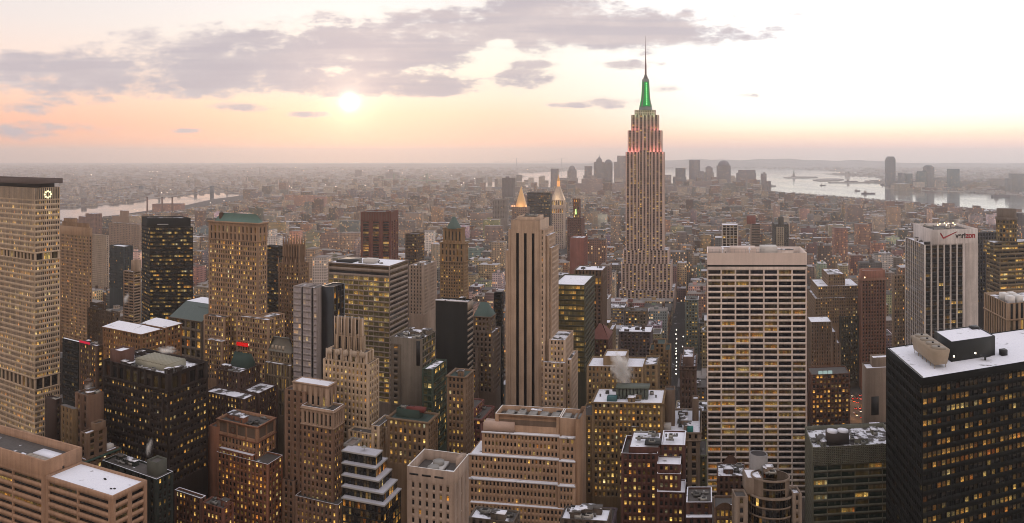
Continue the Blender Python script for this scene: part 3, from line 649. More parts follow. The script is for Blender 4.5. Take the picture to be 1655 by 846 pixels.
# 19 tiered low block
b = B('office_block', 'small grey stone block with stepped penthouses and snowy ledges', 315, 266, 322, 455, 750, 800, (112,98,88), 'the small stepped grey block', indiv=True)
ss = stone(lit=.3, bias=.7); b.full(ss, 'patch', cope=b.addm(snowm)); b.block(2, b.Wd-4, 3, b.L-3, b.z-1, b.zy(731), style(fh=6, bw=3.4, wf=.5, hf=.7, rec=.6, lit=.4), 'patch'); b.block(6, b.Wd-7, 5, b.L-5, b.zy(731)-1, b.zy(717), blank, 'green'); b.block(9, b.Wd-11, 7, b.L-7, b.zy(717)-1, b.zy(709), blank, 'snow')
# 20 orange lit brick tower
b = B('apartment_tower', 'red and tan brick tower with arched panel and many amber lit windows', 433, 338, 451, 440, 751, 846, (150,98,72), 'the amber-lit red brick tower', indiv=True)
br = stone(fh=3.75, bw=2.9, wf=.5, hf=.56, lit=.5, bias=.4, floorvar=.55, dim=1.35)
b.block(b.px(350), b.Wd, 0, b.L+4, 0, b.z, br, 'tar', cope=b.addm(snowm), ri=.35)
q = 5; p0, p1 = b.px(350, q), b.px(416, q); zt = b.zy(691, p1, q); zb = b.zy(716, p1, q)
b.block(p0, p1, q, q+18, b.z-1, zb, br, None, mi=b.addm(wall_mat((166,122,92)))); b.block(p0, p1, q, q+18, zb, zt, style(fh=30, bw=7, wf=.84, hf=.62, rec=.35, lit=0, glass='panel', em=1.5), 'tar', par=1.6, mi=b.addm(wall_mat((166,122,92)))); b.ledge(p0, p1, q, q+18, zt-.6, .6, .5); b.ledge(p0, p1, q, q+18, zb-.5, .8, .4)
b.block(b.px(337, 3), b.px(351, 3), 3, 16, 0, b.zy(691, b.px(351,3), 3), blank, 'tar', sts=blank); b.block(b.px(326, 6), b.px(337, 6), 6, 16, 0, b.zy(706, b.px(337,6), 6), stone(lit=0, bw=4, fh=7, wf=.3), 'tar'); b.block(b.px(351,1), b.px(408,1), 1.0, 5, 0, b.zy(738, b.px(408,1), 1), br, 'snow', par=.3)
b.clutter(p0, p1, q+1, q+17, zt-1.6, 9); x_, z_ = (p0+p1)/2-3, zb+(zt-zb)*.46
cx3, cy3 = b.xy(x_, q-.15); qd, tr = [], []
for i in range(20):
    a0, a1 = 2*math.pi*i/20, 2*math.pi*(i+1)/20
    f_ = lambda a, r: b.w(x_+r*math.cos(a), q-.12, z_+r*math.sin(a)); qd.append([f_(a0, 2.0), f_(a1, 2.0), f_(a1, 1.5), f_(a0, 1.5)])
b.part('round_medallion', qd, wall_mat((120,70,52)))
# 21 low brick wings in front
b = B('apartment_block', 'low brown brick block with white edged terrace at the foot of the amber-lit tower', 325, 282, 333, 418, 806, 846, (112,74,58), 'the low terrace brick block', indiv=True); b.full(br, 'tar', cope=b.addm(snowm)); b.clutter(1, b.Wd, 1, b.L, b.z-1, 4)
b = B('apartment_block', 'low red brick block with dark flat roof beside the terrace block', 361, 326, 378, 408, 823, 846, (124,78,62), 'the low red brick block', indiv=True); b.full(br, 'tar'); b.clutter(1, b.Wd, 1, b.L, b.z-1, 4)
# 22 brown tower with columned top
b = B('office_tower', 'brown stone tower with columned top floors and a white rimmed terrace', 539, 487, 556, 432, 664, 846, (136,104,84), 'the brown columned-top tower', indiv=True)
bt = stone(fh=3.8, bw=2.75, wf=.46, hf=.5, lit=.46, bias=.55, floorvar=.9, dim=1.35); cm = b.addm(wall_mat((176,146,124)))
zc = b.zy(694); b.block(0, b.Wd, 0, b.L, 0, zc, bt, None); b.block(0, b.Wd, 0, b.L, zc, b.z, style(fh=10.5, bw=2.75, wf=.5, hf=.78, rec=.8, sp=.3, lit=.1, top=2.4), 'tar', par=1.5, mi=cm, cope=b.addm(snowm), ri=.4); b.ledge(0, b.Wd, 0, b.L, zc-.4, .8, .4, cm); b.ledge(0, b.Wd, 0, b.L, b.z-1.6, .7, .6, cm)
q = 5; pl, pr = b.px(460, q), b.px(487, q); zq = b.zy(633, pr, q); b.block(pl, pr+3, q, b.L+6, 0, zq, stone(fh=3.8, bw=4, wf=.3, lit=.03), 'tar')
q = 6; p0, p1 = b.px(473, q), b.px(530, q); zp = b.zy(625, p1, q); b.block(p0, p1, q, b.L+4, b.z-2, zp, style(fh=9, bw=3.6, wf=.4, hf=.4, vo=.15, rec=.4, lit=.2), 'snow', par=.3, mi=cm); b.ledge(p0, p1, q, b.L+4, zp-.8, .8, .4, cm)
b.block(-2, b.Wd+5, -3.5, b.L, 0, b.zy(814, b.Wd, -3.5), bt, 'tar', cope=b.addm(snowm), ri=.3); b.block(b.px(456, 2), b.px(476, 2), 2, 16, 0, b.zy(779, b.px(476,2), 2), stone(lit=.05), 'tar')
b.clutter(1, b.Wd-1, 1, 5, b.z-1.5, 3)
# 23 stepped glass block with white ledges
b = B('office_block', 'stepped glass block with five white snow ledges like a wedding cake', 621, 556, 648, 378, 817, 846, (46,44,44), 'the stepped glass block with snow ledges', indiv=True)
gs = style(fh=3.7, bw=1.7, wf=.86, hf=.82, rec=.2, lit=.35, bias=.5, floorvar=1.0, em=.3); wm = b.addm(snowm)
cs = [(621,648,817), (619,642,797.6), (612,633,777.5), (607,626,757), (607,618,737)]
zl = 0
for k, (cb, cc_, yy) in enumerate(cs):
    q = 3.2*k; p1 = b.px(cb, q); zt = b.zy(yy, p1, q); q1 = max(q+8, min(b.qx(cc_, p1) or 30, 34))
    st = {**gs, 'dim': .75, 'bias': .15 if k == 0 else .6, 'lit': .34 if k in (0, 3, 2) else .2}
    pl = b.px(553, q); b.block(pl, p1, q, q1, max(zl-1, 0), zt-.7, st, None); b.block(pl-.3, p1+.3, q-.35, q1+.3, zt-.7, zt, blank, 'slush', par=.15, mi=b.addm(plain('grey_coping', (142,138,136))), ri=.3); zl = zt
b.block(b.px(555,20), b.px(570,20), 20, 30, zl-1, b.zy(722, 0, 20), blank, 'grey', mi=b.addm(wall_mat((132,126,122))))
x_, y_ = b.xy(b.px(590,18), 17); qd, tr = wcyl(x_, y_, 1.4, zl+1.5, zl+2.4, 12, .5); b.part('satellite_dish', qd+wbox(x_-.12, x_+.12, y_-.12, y_+.12, zl-.1, zl+1.6), steel, tr)
# 24 blank concrete block
b = B('office_block', 'blank concrete block with sunken roof holding two round fans and a white hatch', 733.6, 658, 757.5, 322, 763.4, 846, (174,150,134), 'the blank concrete block', indiv=True)
zs = b.zy(786); b.block(0, b.Wd, 0, b.L, zs, b.z, blank, 'tar', par=4.5, ri=.5, cope=b.addm(plain('pale_coping', (205,200,196)))); b.block(0, b.Wd, 0, b.L, 0, zs, style(fh=3.6, bw=3.0, wf=.36, hf=.55, rec=.4, lit=.14, bias=.25, em=1.2), None, sts=style(fh=7, bw=6, wf=.16, hf=.9, rec=.5, lit=.02, glass='dark'))
for k in range(3): b.box('louvre_slot', b.Wd*(.05+.27*k), b.Wd*(.24+.27*k), -.06, .1, b.zy(777), b.zy(774), dark)
zr = b.z-4.5; b.box('fan_platform', b.Wd*.30, b.Wd*.62, 3, b.L-3, zr, zr+1.6, plain('white_paint', (190,186,184)))
for k in (.3, .62): b.cyl('cooling_fan', b.Wd*.46, b.L*k, 2.5, zr+1.6, zr+3.2, steel, 18)
b.box('roof_hatch', b.Wd*.7, b.Wd*.9, 3, 8, zr, zr+1.6, snowm); b.box('bulkhead', b.Wd*.86, b.Wd-.7, b.L-9, b.L-2, zr, b.z+1.2, b.wallm[0]); b.box('duct', b.Wd*.1, b.Wd*.13, 1, 9, zr, zr+.6, snowm)
# 25 wide tan office with three snow ledges
b = B('office_block', 'wide tan brick office block with three snow covered setbacks and recessed plant roof', 930, 757, 938, 402, 826, 846, (180,144,116), 'the wide tan stepped office block', indiv=True)
ts = stone(fh=3.7, bw=2.0, wf=.5, hf=.5, rec=.5, lit=.16, bias=.2, floorvar=.8, em=1); wm = b.addm(snowm)
b.block(0, b.Wd, 0, 27, 0, b.z, ts, 'snow', par=.1, sts=blank)
pv = 0
for k, (xa, xb, yy, xs) in enumerate([(757, 930, 785.5, 902), (758, 930, 745.5, 904), (779, 932, 707.5, 905)]):
    q = 3.0*(k+1); p0, p1, ps = b.px(xa, q), b.px(xb, q), b.px(xs, q); zt = b.zy(yy, p1, q); z0 = (b.z if k == 0 else pv)-.6
    b.block(p0, ps, q, 27, z0, zt, ts, 'snow', par=.1); b.block(ps, p1, q-1.2, 27, z0, zt, ts, 'snow', par=.1, sts=blank); pv = zt
    b.quadw(b.bq(p0-.2, ps-.05, q-.5, q-.02, zt-.4, zt+.5, True)+b.bq(ps, p1+.2, q-1.7, q-1.22, zt-.4, zt+.5, True), wm)
b.block(b.px(931, 8), b.px(938, 8), 6, 27, 0, b.zy(675, b.px(931,8), 8), blank, None)
q = 12; p0, p1 = b.px(800, q), b.px(933, q); zt = b.zy(676, p1, q); b.block(p0, b.px(905, q), q, 27, pv-.6, zt, style(fh=11, bw=40, wf=.94, hf=.5, vo=.8, rec=.7, lit=0, glass='panel'), 'tar', par=3, cope=b.addm(plain('pale_coping', (205,200,196)))); b.block(b.px(905, q)+.3, p1, q-1, 27, pv-.6, zt, style(fh=11, bw=14, wf=.8, hf=.5, vo=.8, rec=.7, lit=0, glass='panel'), 'tar', par=3, cope=b.addm(plain('pale_coping', (205,200,196))))
for k in range(7): b.box('cooling_unit', p0+5+k*6.2, p0+9+k*6.2, q+2, q+9, zt-3, zt-.4, steel)
b.clutter(p0+2, p1-2, q+9.5, 26, zt-3, 8); b.box('penthouse', b.px(779,7), b.px(828,7), 9.5, 16, pv, pv+5, plain('pale_brick', (176,150,136)))
# 26 golden lit block
b = B('office_block', 'golden lit stone block with snowy roof and green roof plant', 1071, 957, 1075, 470, 652, 790, (142,116,84), 'the golden-lit stone block', indiv=True)
go = stone(fh=3.75, bw=2.55, wf=.5, hf=.55, lit=.64, dim=1.3, bias=.45, floorvar=.6); b.full({**go, 'band': [b.zy(658)]}, 'snow', par=.5, ri=.5); b.ledge(0, b.Wd, 0, b.L, b.z-.9, .8, .7)
b.block(b.px(938, 4), 0, 4, b.L, 0, b.zy(672, 0, 4), go, 'tar'); b.block(b.Wd*.36, b.Wd*.66, -.8, 0, 0, b.zy(690), go, 'patch', par=.2)
b.block(b.px(948, 34), b.px(1040, 34), 34, 60, 0, b.zy(594, b.Wd, 34), {**go, 'lit': .35, 'wf': .36}, 'snow'); b.block(b.px(975, 40), b.px(1012, 40), 40, 58, 0, b.zy(577, b.Wd, 40), blank, 'snow'); b.block(b.px(1040, 36), b.px(1063, 36), 36, 60, 0, b.zy(590, b.Wd, 36), stone(lit=.12, bw=4.5), 'patch')
qd = []
for k in range(9): qd += b.bq(b.Wd*.32+k*2.2, b.Wd*.32+k*2.2+1.5, 8, 17, b.z-.5, b.z+6, True)
b.part('cooling_tower', qd+b.bq(b.Wd*.31, b.Wd*.31+20.5, 7.4, 17.6, b.z+6, b.z+6.8, True), plain('green_plant', (86,92,84), .6)); b.box('green_plant', b.Wd*.2, b.Wd*.34, 3, 8, b.z-.5, b.z+2.2, plain('teal_paint', (62,96,100))); b.clutter(2, b.Wd-2, 2, b.L-2, b.z-.5, 8)
# 27 dark red brick with white rims
b = B('office_block', 'dark red brick block with snow roof and white rimmed stepped terraces', 1063, 1004, 1100, 396, 734, 846, (92,58,50), 'the dark red white-rimmed block', indiv=True, L=26)
rb = stone(fh=3.8, bw=2.5, wf=.52, hf=.52, lit=.52, bias=.6, floorvar=1.0, dim=1.2); sm = b.addm(snowm)
b.block(0, b.Wd, 0, b.L, 0, b.z, rb, 'tar', cope=sm, ri=.4, par=2); q = 3; p0, p1 = b.px(1016, q), b.px(1066, q); b.block(p0, p1, q, b.L, b.z-2, b.zy(724, p1, q), blank, 'snow', par=.3)
b.block(b.px(1068, 6), b.px(1107, 6), 8, b.L+4, 0, b.zy(722, b.px(1107, 6), 6), rb, 'snow', cope=sm, par=.8)
for xa, xb, q, yy in ((1062, 1100, -3, 750), (1062, 1100, -5, 765.5), (1062, 1107, -8, 795)):
    b.block(b.px(xa, q), b.px(xb, q), q, 8, 0, b.zy(yy, b.px(xa, q), q), {**rb, 'lit': .38}, 'snow', cope=sm, par=.6, ri=.35)
b.box('roof_spider', p0+8, p0+16, q+4+8, q+12+8, b.zy(724)-.2, b.zy(724)+.6, dark); b.clutter(p0, p1, 5, b.L-2, b.zy(724)-.3, 7); b.clutter(b.Wd+2, b.Wd+11, 9, b.L, b.zy(722)-.8, 5)
# 28 ornate stone block with cluttered roof
b = B('office_block', 'pale stone block with carved cornice and cluttered snowy roof', 1131, 1071, 1133, 482, 699, 790, (150,128,110), 'the pale stone block with cluttered roof', indiv=True, L=46)
b.block(0, b.Wd, 0, b.L, 0, b.zy(712), stone(fh=4.5, bw=5.2, wf=.5, hf=.7, rec=.7, lit=.06), None); b.block(-.5, b.Wd+.5, -.5, b.L, b.zy(712), b.z, stone(fh=5, bw=3.6, wf=.4, hf=.5, lit=.1, bias=.2), 'snow', par=1); b.ledge(0, b.Wd, 0, b.L, b.zy(712)-.5, .9, 1.0); b.ledge(0, b.Wd, 0, b.L, b.z-.7, .7, 1.1)
b.block(b.Wd*.02, b.Wd*.3, 14, 24, b.z-1, b.zy(631, 5, 14), blank, 'tar', mi=b.addm(wall_mat((122,100,84)))); b.block(b.Wd*.78, b.Wd-1, 24, 32, b.z-1, b.zy(645, 20, 24), blank, 'snow', mi=b.addm(wall_mat((122,100,84)))); b.box('penthouse', 0, b.Wd*.22, 1, 6, b.z-1, b.z+4, plain('white_paint', (186,180,176))); b.clutter(b.Wd*.3, b.Wd*.8, 2, b.L-4, b.z-1, 18); b.box('green_unit', b.Wd*.66, b.Wd*.82, 2, 6, b.z-1, b.z+2, plain('teal_paint', (40,110,104)))
# 29 narrow brick tower on the avenue
b = B('office_tower', 'narrow brown brick tower with tall arched windows under a loggia', 1125, 1099, 1126, 625, 592, 652, (116,90,78), 'the narrow loggia tower'); b.full(style(fh=5, bw=2.6, wf=.36, hf=.5, rec=.4, lit=.02), 'patch'); b.block(-.2, b.Wd+.2, -.3, b.L, b.zy(613), b.zy(600), style(fh=9, bw=3.6, wf=.5, hf=.8, rec=.8, lit=0, glass='dark'), None); b.ledge(0, b.Wd, 0, b.L, b.z-.8, .8, .7); b.ledge(0, b.Wd, 0, b.L, b.zy(599), .8, .7); b.block(2, b.Wd-2, 4, b.L-3, b.z-1, b.zy(579), blank, 'patch'); b.clutter(1, b.Wd-1, 1, b.L-1, b.z-1, 4)
b = B('office_tower', 'ochre stone tower with gabled green roof and lit arcades', 1083, 1049, 1085, 645, 566, 660, (142,112,78), 'the ochre green-gabled tower'); b.full(stone(lit=.3, bias=.5, bw=2.6), 'green'); b.block(4, b.Wd-4, -.5, b.L-3, b.z-6, b.zy(556), stone(lit=.2), 'green'); b.tank(5, 6, b.z)
# 30 grey green glass block
b = B('office_block', 'grey-green glass block with patterned parapet screen and white roof plant', 1313, 1450, 1304, 425, 724, 846, (124,122,106), 'the grey-green glass block', indiv=True)
z1, z2, z3 = b.zy(752), b.zy(756), b.z
b.block(0, b.Wd, 0, b.L+10, 0, z1, style(fh=3.9, bw=8, wf=.95, hf=.62, rec=.3, lit=.16, mul=6, bias=.35, glass='green', em=.6), None, sts=style(fh=3.9, bw=3, wf=.4, hf=.5, rec=.3, lit=.02)); b.block(.8, b.Wd-.8, .8, b.L+9, z1, z2+1.2, blank, None, mi=b.addm(dark)); b.block(0, b.Wd, 0, b.L+10, z2+1.2, z3, style(fh=.95, bw=1.2, wf=.5, hf=.55, rec=.35, lit=0, glass='dark', em=.3), 'patch', par=2.2)
zr = z3-2.2; b.box('plant_house', b.Wd*.2, b.Wd*.46, 8, 15, zr, zr+6, plain('dark_plant', (62,54,50))); b.cyl('cooling_fan', b.Wd*.27, 12, 2.8, zr+6, zr+7.2, snowm); b.cyl('cooling_fan', b.Wd*.40, 12, 2.8, zr+6, zr+7.2, snowm); b.clutter(1, b.Wd*.2, 2, b.L+6, zr, 6); b.clutter(b.Wd*.47, b.Wd-1, 2, b.L+6, zr, 16)
b = B('office_block', 'low dark roofed block with skylight strip behind the grey-green glass block', 1308, 1452, 1303, 500, 702, 722, (74,72,66), 'the low skylight block'); b.full(stone(lit=.05), 'tar'); b.clutter(3, b.Wd-2, 2, b.L-2, b.z-1, 12); b.box('skylight', b.Wd*.16, b.Wd*.34, 6, 9, b.z-1, b.z+.8, plain('skylight_glass', (196,170,140), .3))
# 31 black tower in the corner
b = B('office_tower', 'black glass tower with amber office rows and a broad snow covered roof', 1490, 1760, 1432, 330, 612, 846, (18,20,19), 'the black snow-roofed tower', U=(60.5,26.7), V=(10.2,53), indiv=True)
bk_ = style(fh=4.55, bw=2.9, wf=.86, hf=.5, rec=.35, em=.6, lit=.6, bias=.16, dim=.68, floorvar=1.0, glass='black', mul=1)
b.block(0, b.Wd, 0, b.L, 0, b.z, {**bk_, 'top': 3.2}, 'snow', par=.4, ri=.5, sts={**bk_, 'lit': .02, 'wf': .7, 'top': 3.2, 'bw': 2.2, 'glass': 'dark'})
zr = b.z-.4; pm = b.addm(plain('black_metal', (22,24,24), .6))
c0 = lambda x, y: None
b.block(27, 57, 17, 40, zr, zr+9.2, blank, 'snow', par=.35, mi=pm)
w = b.w; qd = []
for (p0, p1, q0, q1) in ((11.5, 22, 9, 41),):
    zb_, zt_ = zr+1.8, zr+8.2; o_ = 1.3
    qd += [[w(p0+o_,q0+o_,zb_),w(p1-o_,q0+o_,zb_),w(p1,q0,zt_),w(p0,q0,zt_)], [w(p1-o_,q0+o_,zb_),w(p1-o_,q1-o_,zb_),w(p1,q1,zt_),w(p1,q0,zt_)], [w(p0+o_,q1-o_,zb_),w(p0+o_,q0+o_,zb_),w(p0,q0,zt_),w(p0,q1,zt_)], [w(p1-o_,q1-o_,zb_),w(p0+o_,q1-o_,zb_),w(p0,q1,zt_),w(p1,q1,zt_)], [w(p0,q0,zt_),w(p1,q0,zt_),w(p1,q1,zt_),w(p0,q1,zt_)]]
    for pp in (p0+1.6, p1-1.9):
        for qq in np.linspace(q0+2, q1-2, 6): qd += b.bq(pp, pp+.3, qq, qq+.3, zr, zb_)
b.part('cooling_tower', qd, plain('tower_cladding', (150,134,116), .7))
for k in range(4):
    b.cyl('cooling_fan', 16.75, 13+k*7.8, 3.0, zr+8.2, zr+9.0, plain('fan_shroud', (132,122,110), .6), 18)
    b.box('fan_motor', 16.2, 17.2, 12.4+k*7.8, 13.6+k*7.8, zr+9.0, zr+9.5, dark)
b.cyl('roof_lamp', 28.5, 16.6, .35, zr+2.2, zr+2.9, emit('lamp_glow', (255,240,214), 3.0), 8); b.cyl('roof_lamp', 43, 16.6, .35, zr+2.2, zr+2.9, emit('lamp_glow', (255,240,214), 3.0), 8)
x_, y_ = b.xy(47, 12); qd, tr = wcyl(x_, y_, .6, zr+1.4, zr+2.2, 16, 2.3, False); b.part('satellite_dish', qd+wbox(x_-.3, x_+.3, y_-.3, y_+.3, zr, zr+1.5), dark, tr)
b.box('air_handler', 60, 64, 14, 17.5, zr, zr+2.6, dark); b.box('bulkhead', 51, 56, 34, 39, zr+9.0, zr+9.9, dark); b.box('davit_rail', 1.2, 1.5, 1.5, b.L-2, zr, zr+.5, steel)
# 32 white pier tower with upper sign box
b = B('office_tower', 'white concrete tower with dark window strips and a lettered sign box on top', 1493.5, 1581, 1462, 650, 396, 600, (222,210,206), 'the white sign-topped tower')
vz = style(fh=4.0, bw=6.3, wf=.83, hf=.62, rec=.8, sp=.55, lit=.13, mul=4, bias=.2, em=1.1, floorvar=1, glass='black'); vs2 = style(fh=4.0, bw=6.0, wf=.82, hf=.6, rec=.35, sp=.25, lit=.05, mul=3, em=.5, glass='black')
for st in (vz, vs2): st['spm'] = b.addm(plain('black_spandrel', (26,26,28), .4))
pw = b.px(1559); b.block(0, pw, 0, b.L, 0, b.z, vz, 'snow', par=.8, sts=vs2); b.block(pw, b.Wd, .02, b.L, 0, b.z, blank, None)
q = 7.0; pb = b.px(1507, 1.5); zt = b.zy(370, b.Wd, 0); b.block(pb, b.Wd, 1.0, b.L, b.z-.8, zt, blank, 'tar', par=2.5, sts=blank)
TXT = [b, pb, zt]
b.box('window_washer', b.px(1494,3), b.px(1503,3), 1.6, 3.6, b.z-.8, b.z+2.2, dark); b.clutter(2, pb-1, 3, b.L-3, b.z-.8, 4)
for k in range(7):
    pp, qq = b.Wd*.45+k*3.0, b.L*.5+3*math.sin(k*2.1); b.cyl('roof_lamp', pp, qq, .34, zt+.6+.9*(k % 3), zt+1.4+.9*(k % 3), emit('flood_glow', (255,222,170), 6.0), 8)
b.clutter(pb+3, b.Wd-3, 8, b.L-4, zt-2.5, 9)
# 33 dark glass slab beyond it, 34 stepped amber office with round turret
b = B('office_tower', 'dark ribbed glass slab beside the white sign-topped tower', 1578, 1612, 1574, 770, 377, 480, (92,88,94), 'the dark ribbed slab'); b.full(piers(lit=.1, bw=3.6, glass='black', spm=0), 'snow')
b = B('office_tower', 'stepped olive stone office with amber rows and a round turret on top', 1616, 1690, 1594, 700, 412, 480, (128,110,84), 'the stepped olive office with round turret')
am = ribbon(fh=3.9, lit=.45, bias=.5, hf=.45, mul=6, bw=9); b.full(am, 'patch'); p0 = b.px(1606, 8); b.block(p0, b.Wd, 8, b.L, b.z-1, b.zy(394), am, 'patch')
x_, y_ = b.xy(b.px(1628, 14), 16); rr = 15*700/F
for (r_, ya, yb_) in ((rr, 394, 358), (rr*1.06, 358, 354), (rr*.94, 354, 340)):
    za, zb_ = b.zy(ya), b.zy(yb_)
    if r_ == rr:
        for i in range(20):
            a0, a1 = 2*math.pi*i/20, 2*math.pi*(i+1)/20; b.facade((x_+r_*math.cos(a0), y_+r_*math.sin(a0)), (x_+r_*math.cos(a1), y_+r_*math.sin(a1)), za, zb_, style(fh=4, bw=2.6, wf=.7, hf=.6, rec=.3, lit=.25, em=.1), np.array((-math.cos(a0+.15), -math.sin(a0+.15))))
    else: qd, tr = wcyl(x_, y_, r_, za, zb_, 24); b.part('turret_crown', qd, wall_mat((120,106,96)), tr)
# 35 tan block with tall slots
b = B('office_block', 'tan stone block with tall dark window slots and snowy roof plant', 1628, 1700, 1590, 432, 491, 590, (170,142,116), 'the tan slot-windowed block', indiv=True)
zb_ = b.zy(518); sl = style(fh=16, bw=3.6, wf=.56, hf=.92, rec=.35, sp=.1, lit=.02, mul=2, em=1.5, glass='dark'); b.block(0, b.Wd, 0, b.L, zb_, b.z, {**sl, 'fh': 12}, 'patch', par=1.5); b.block(0, b.Wd, 0, b.L, 0, zb_, sl, None); b.ledge(0, b.Wd, 0, b.L, zb_-.5, 1.0, .3)
for k in range(4): b.box('cooling_unit', 4+(k % 2)*6, 8.5+(k % 2)*6, 5+(k//2)*9, 11+(k//2)*9, b.z-1.5, b.z+2.6, plain('unit_snow', (206,202,200)))
# 36 brown ribbed tower
b = B('office_tower', 'slim red-brown ribbed tower with a pale cap and tiny flagpole light', 1392, 1432, 1387, 850, 453, 622, (132,92,74), 'the slim red-brown ribbed tower')
rs = style(fh=3.7, bw=3.6, wf=.55, hf=.55, rec=.8, sp=.4, lit=.02, mul=2, em=1.2); b.full(rs, 'snow'); b.block(-.4, b.Wd+.4, -.4, b.L, b.z-1, b.zy(450), blank, None, mi=b.addm(wall_mat((166,122,100)))); b.block(1, b.Wd-1, 1, b.L-1, b.z, b.zy(438), blank, 'snow', mi=b.addm(wall_mat((160,104,84))), par=2); b.box('roof_lamp', 4.0, 4.7, -.1, .5, b.z+.2, b.z+3.4, emit('flood_glow', (255,222,170), 4.0))
# 37 the wide white banded slab
b = B('office_tower', 'broad pale tower with blank top band and seven bays of ribbon windows', 1142.5, 1304, None, 507, 409, 790, (244,224,214), 'the broad pale ribbon-window tower', L=36, U=(1,0), V=(.249,1), indiv=True)
zt1, zt2 = b.zy(428.5), b.zy(431.5); gr = style(fh=3.74, bw=9.24, wf=.91, hf=.66, rec=.9, em=.25, lit=.26, dim=.62, mul=6, bias=.3, floorvar=.8, glass='grace')
b.block(0, b.Wd, 0, b.L, 0, b.zy(435.5), gr, None); b.block(.6, b.Wd-.6, .6, b.L-.6, zt2, zt1, blank, None, mi=b.addm(dark)); b.block(0, b.Wd, 0, b.L, b.zy(435.5), zt2, blank, None); b.block(0, b.Wd, 0, b.L, zt1, b.z, style(fh=30, bw=9.24, wf=.99, hf=.99, rec=.08, lit=0, glass='conc', em=.25), 'tar', par=4, ri=.8, mi=b.addm(wall_mat((246,224,214), .85, .12)))
zr = b.z-4; b.box('penthouse', b.Wd*.24, b.Wd*.5, 8, 22, zr, b.z+2.2, plain('pale_plant', (196,176,166))); b.box('penthouse', b.Wd*.55, b.Wd*.72, 10, 24, zr, b.z+2.6, plain('white_paint', (186,180,176))); b.clutter(2, b.Wd-3, 4, b.L-4, zr, 12, 5)
qd = []
for k in range(16): qd += b.bq(1+k*2.4, 1.15+k*2.4, 1, 1.15, b.z, b.z+2.2)
b.part('railing', qd+b.bq(1, 38, 1, 1.12, b.z+2.2, b.z+2.4, True), steel)
for pp in (.16, .43): x_, y_ = b.xy(b.Wd*pp, 5); qd, tr = wcyl(x_, y_, .9, b.z+1.5, b.z+3.2, 10, .3); b.part('satellite_dish', qd+wbox(x_-.2, x_+.2, y_-.2, y_+.2, zr, b.z+1.6), snowm, tr)
# 38 crowned stone tower
b = B('office_tower', 'light stone tower with a fluted art deco crown of round shields', 596, 522, 613, 450, 589, 700, (196,168,140), 'the fluted art deco crown tower', indiv=True)
cr = stone(fh=3.75, bw=2.7, wf=.46, hf=.52, lit=.46, bias=.6, rec=.4, dim=1.3)
b.full(cr, 'tar'); q = 2; p0, p1 = b.px(528, q), b.px(592, q); zt = b.zy(571, p1, q); b.block(p0, p1, q, b.L-2, b.z-1, zt, style(fh=14, bw=5, wf=.45, hf=.8, rec=.9, sp=.3, lit=.05, mul=1, glass='dark'), 'tar'); q = 5; p2, p3 = b.px(541, q), b.px(586, q); z4 = b.zy(545, p3, q); z5 = b.zy(524, p3, q)
b.block(p2, p3, q, b.L-5, zt-1, z4, style(fh=14, bw=5, wf=.5, hf=.8, rec=1.0, lit=0, glass='dark'), None); b.block(p2+.6, p3-.6, q+.6, b.L-5.6, z4, b.zy(516, p3, q), style(fh=14, bw=5, wf=.4, hf=.8, rec=1.0, lit=0, glass='dark'), 'tar', par=3)
qd = []
for k in range(9):
    pp = p2+(p3-p2)*k/8; qd += b.bq(pp-.32, pp+.32, q-.4, q+.3, zt, b.zy(515, p3, q)+(.8 if k % 2 else 0), True)
for k in range(9):
    pp = p0+(p1-p0)*k/8; qd += b.bq(pp-.45, pp+.45, 1.6, 2.2, b.z-12, zt+(1.2 if k % 2 else .3), True)
b.part('fluted_fin', qd, wall_mat((196,172,152)))
for k in range(5):
    pp = p0+2.5+(p1-p0-5)*k/4; x_, y_ = b.xy(pp, 1.3); qd = []
    n_ = 14
    for i in range(n_):
        a0, a1 = 2*math.pi*i/n_, 2*math.pi*(i+1)/n_; f_ = lambda a, r, d: b.w(pp+r*math.cos(a), 1.5-d, zt-1.2+r*math.sin(a)); qd += [[f_(a0,1.9,.0), f_(a1,1.9,.0), f_(a1,1.9,.5), f_(a0,1.9,.5)], [f_(a0,1.9,.5), f_(a1,1.9,.5), f_(a1,.01,.5), f_(a0,.01,.5)]]
    b.part('round_shield', qd, wall_mat((198,176,156)))
for xa, xb, q, yy in ((600, 625, -6, 689), (612, 638, 2, 691), (626, 653, -4, 720)):
    b.block(b.px(xa, q), b.px(xb-12, q), q, 12, 0, b.zy(yy, b.px(xb-12, q), q), cr, 'tar', cope=b.addm(snowm), ri=.3)
b.block(b.px(562, -8), b.px(604, -8), -8, 0, 0, b.zy(702, b.px(604, -8), -8), cr, 'tar')
# 39 light curtain wall tower with dark strips
b = B('office_tower', 'pale glass tower with two black vertical strips and a black flank slab', 512, 474, 530, 520, 466, 620, (168,156,154), 'the pale two-strip glass tower')
st = style(fh=4, bw=2.2, wf=.9, hf=.6, rec=.12, lit=.14, bias=.5, em=.2, floorvar=1, glass='pale', mul=1)
e = [0, b.px(486.5), b.px(489.5), b.px(502.5), b.px(506.5), b.Wd]; dk1 = b.addm(plain('black_strip', (24,26,30), .3))
for k in range(5):
    if k % 2 == 0: b.block(e[k], e[k+1], 0, b.L, 0, b.z, st, 'patch' if k == 0 else 'tar', sts=blank)
    else: b.block(e[k], e[k+1], .8, b.L, 0, b.z-.4, blank, 'tar', mi=dk1)
b.block(b.Wd, b.Wd+9.5, 6, b.L+8, 0, b.zy(465), blank, 'tar', sts=style(fh=4, bw=5, wf=.6, hf=.92, rec=.5, sp=0, lit=.2), mi=dk1)
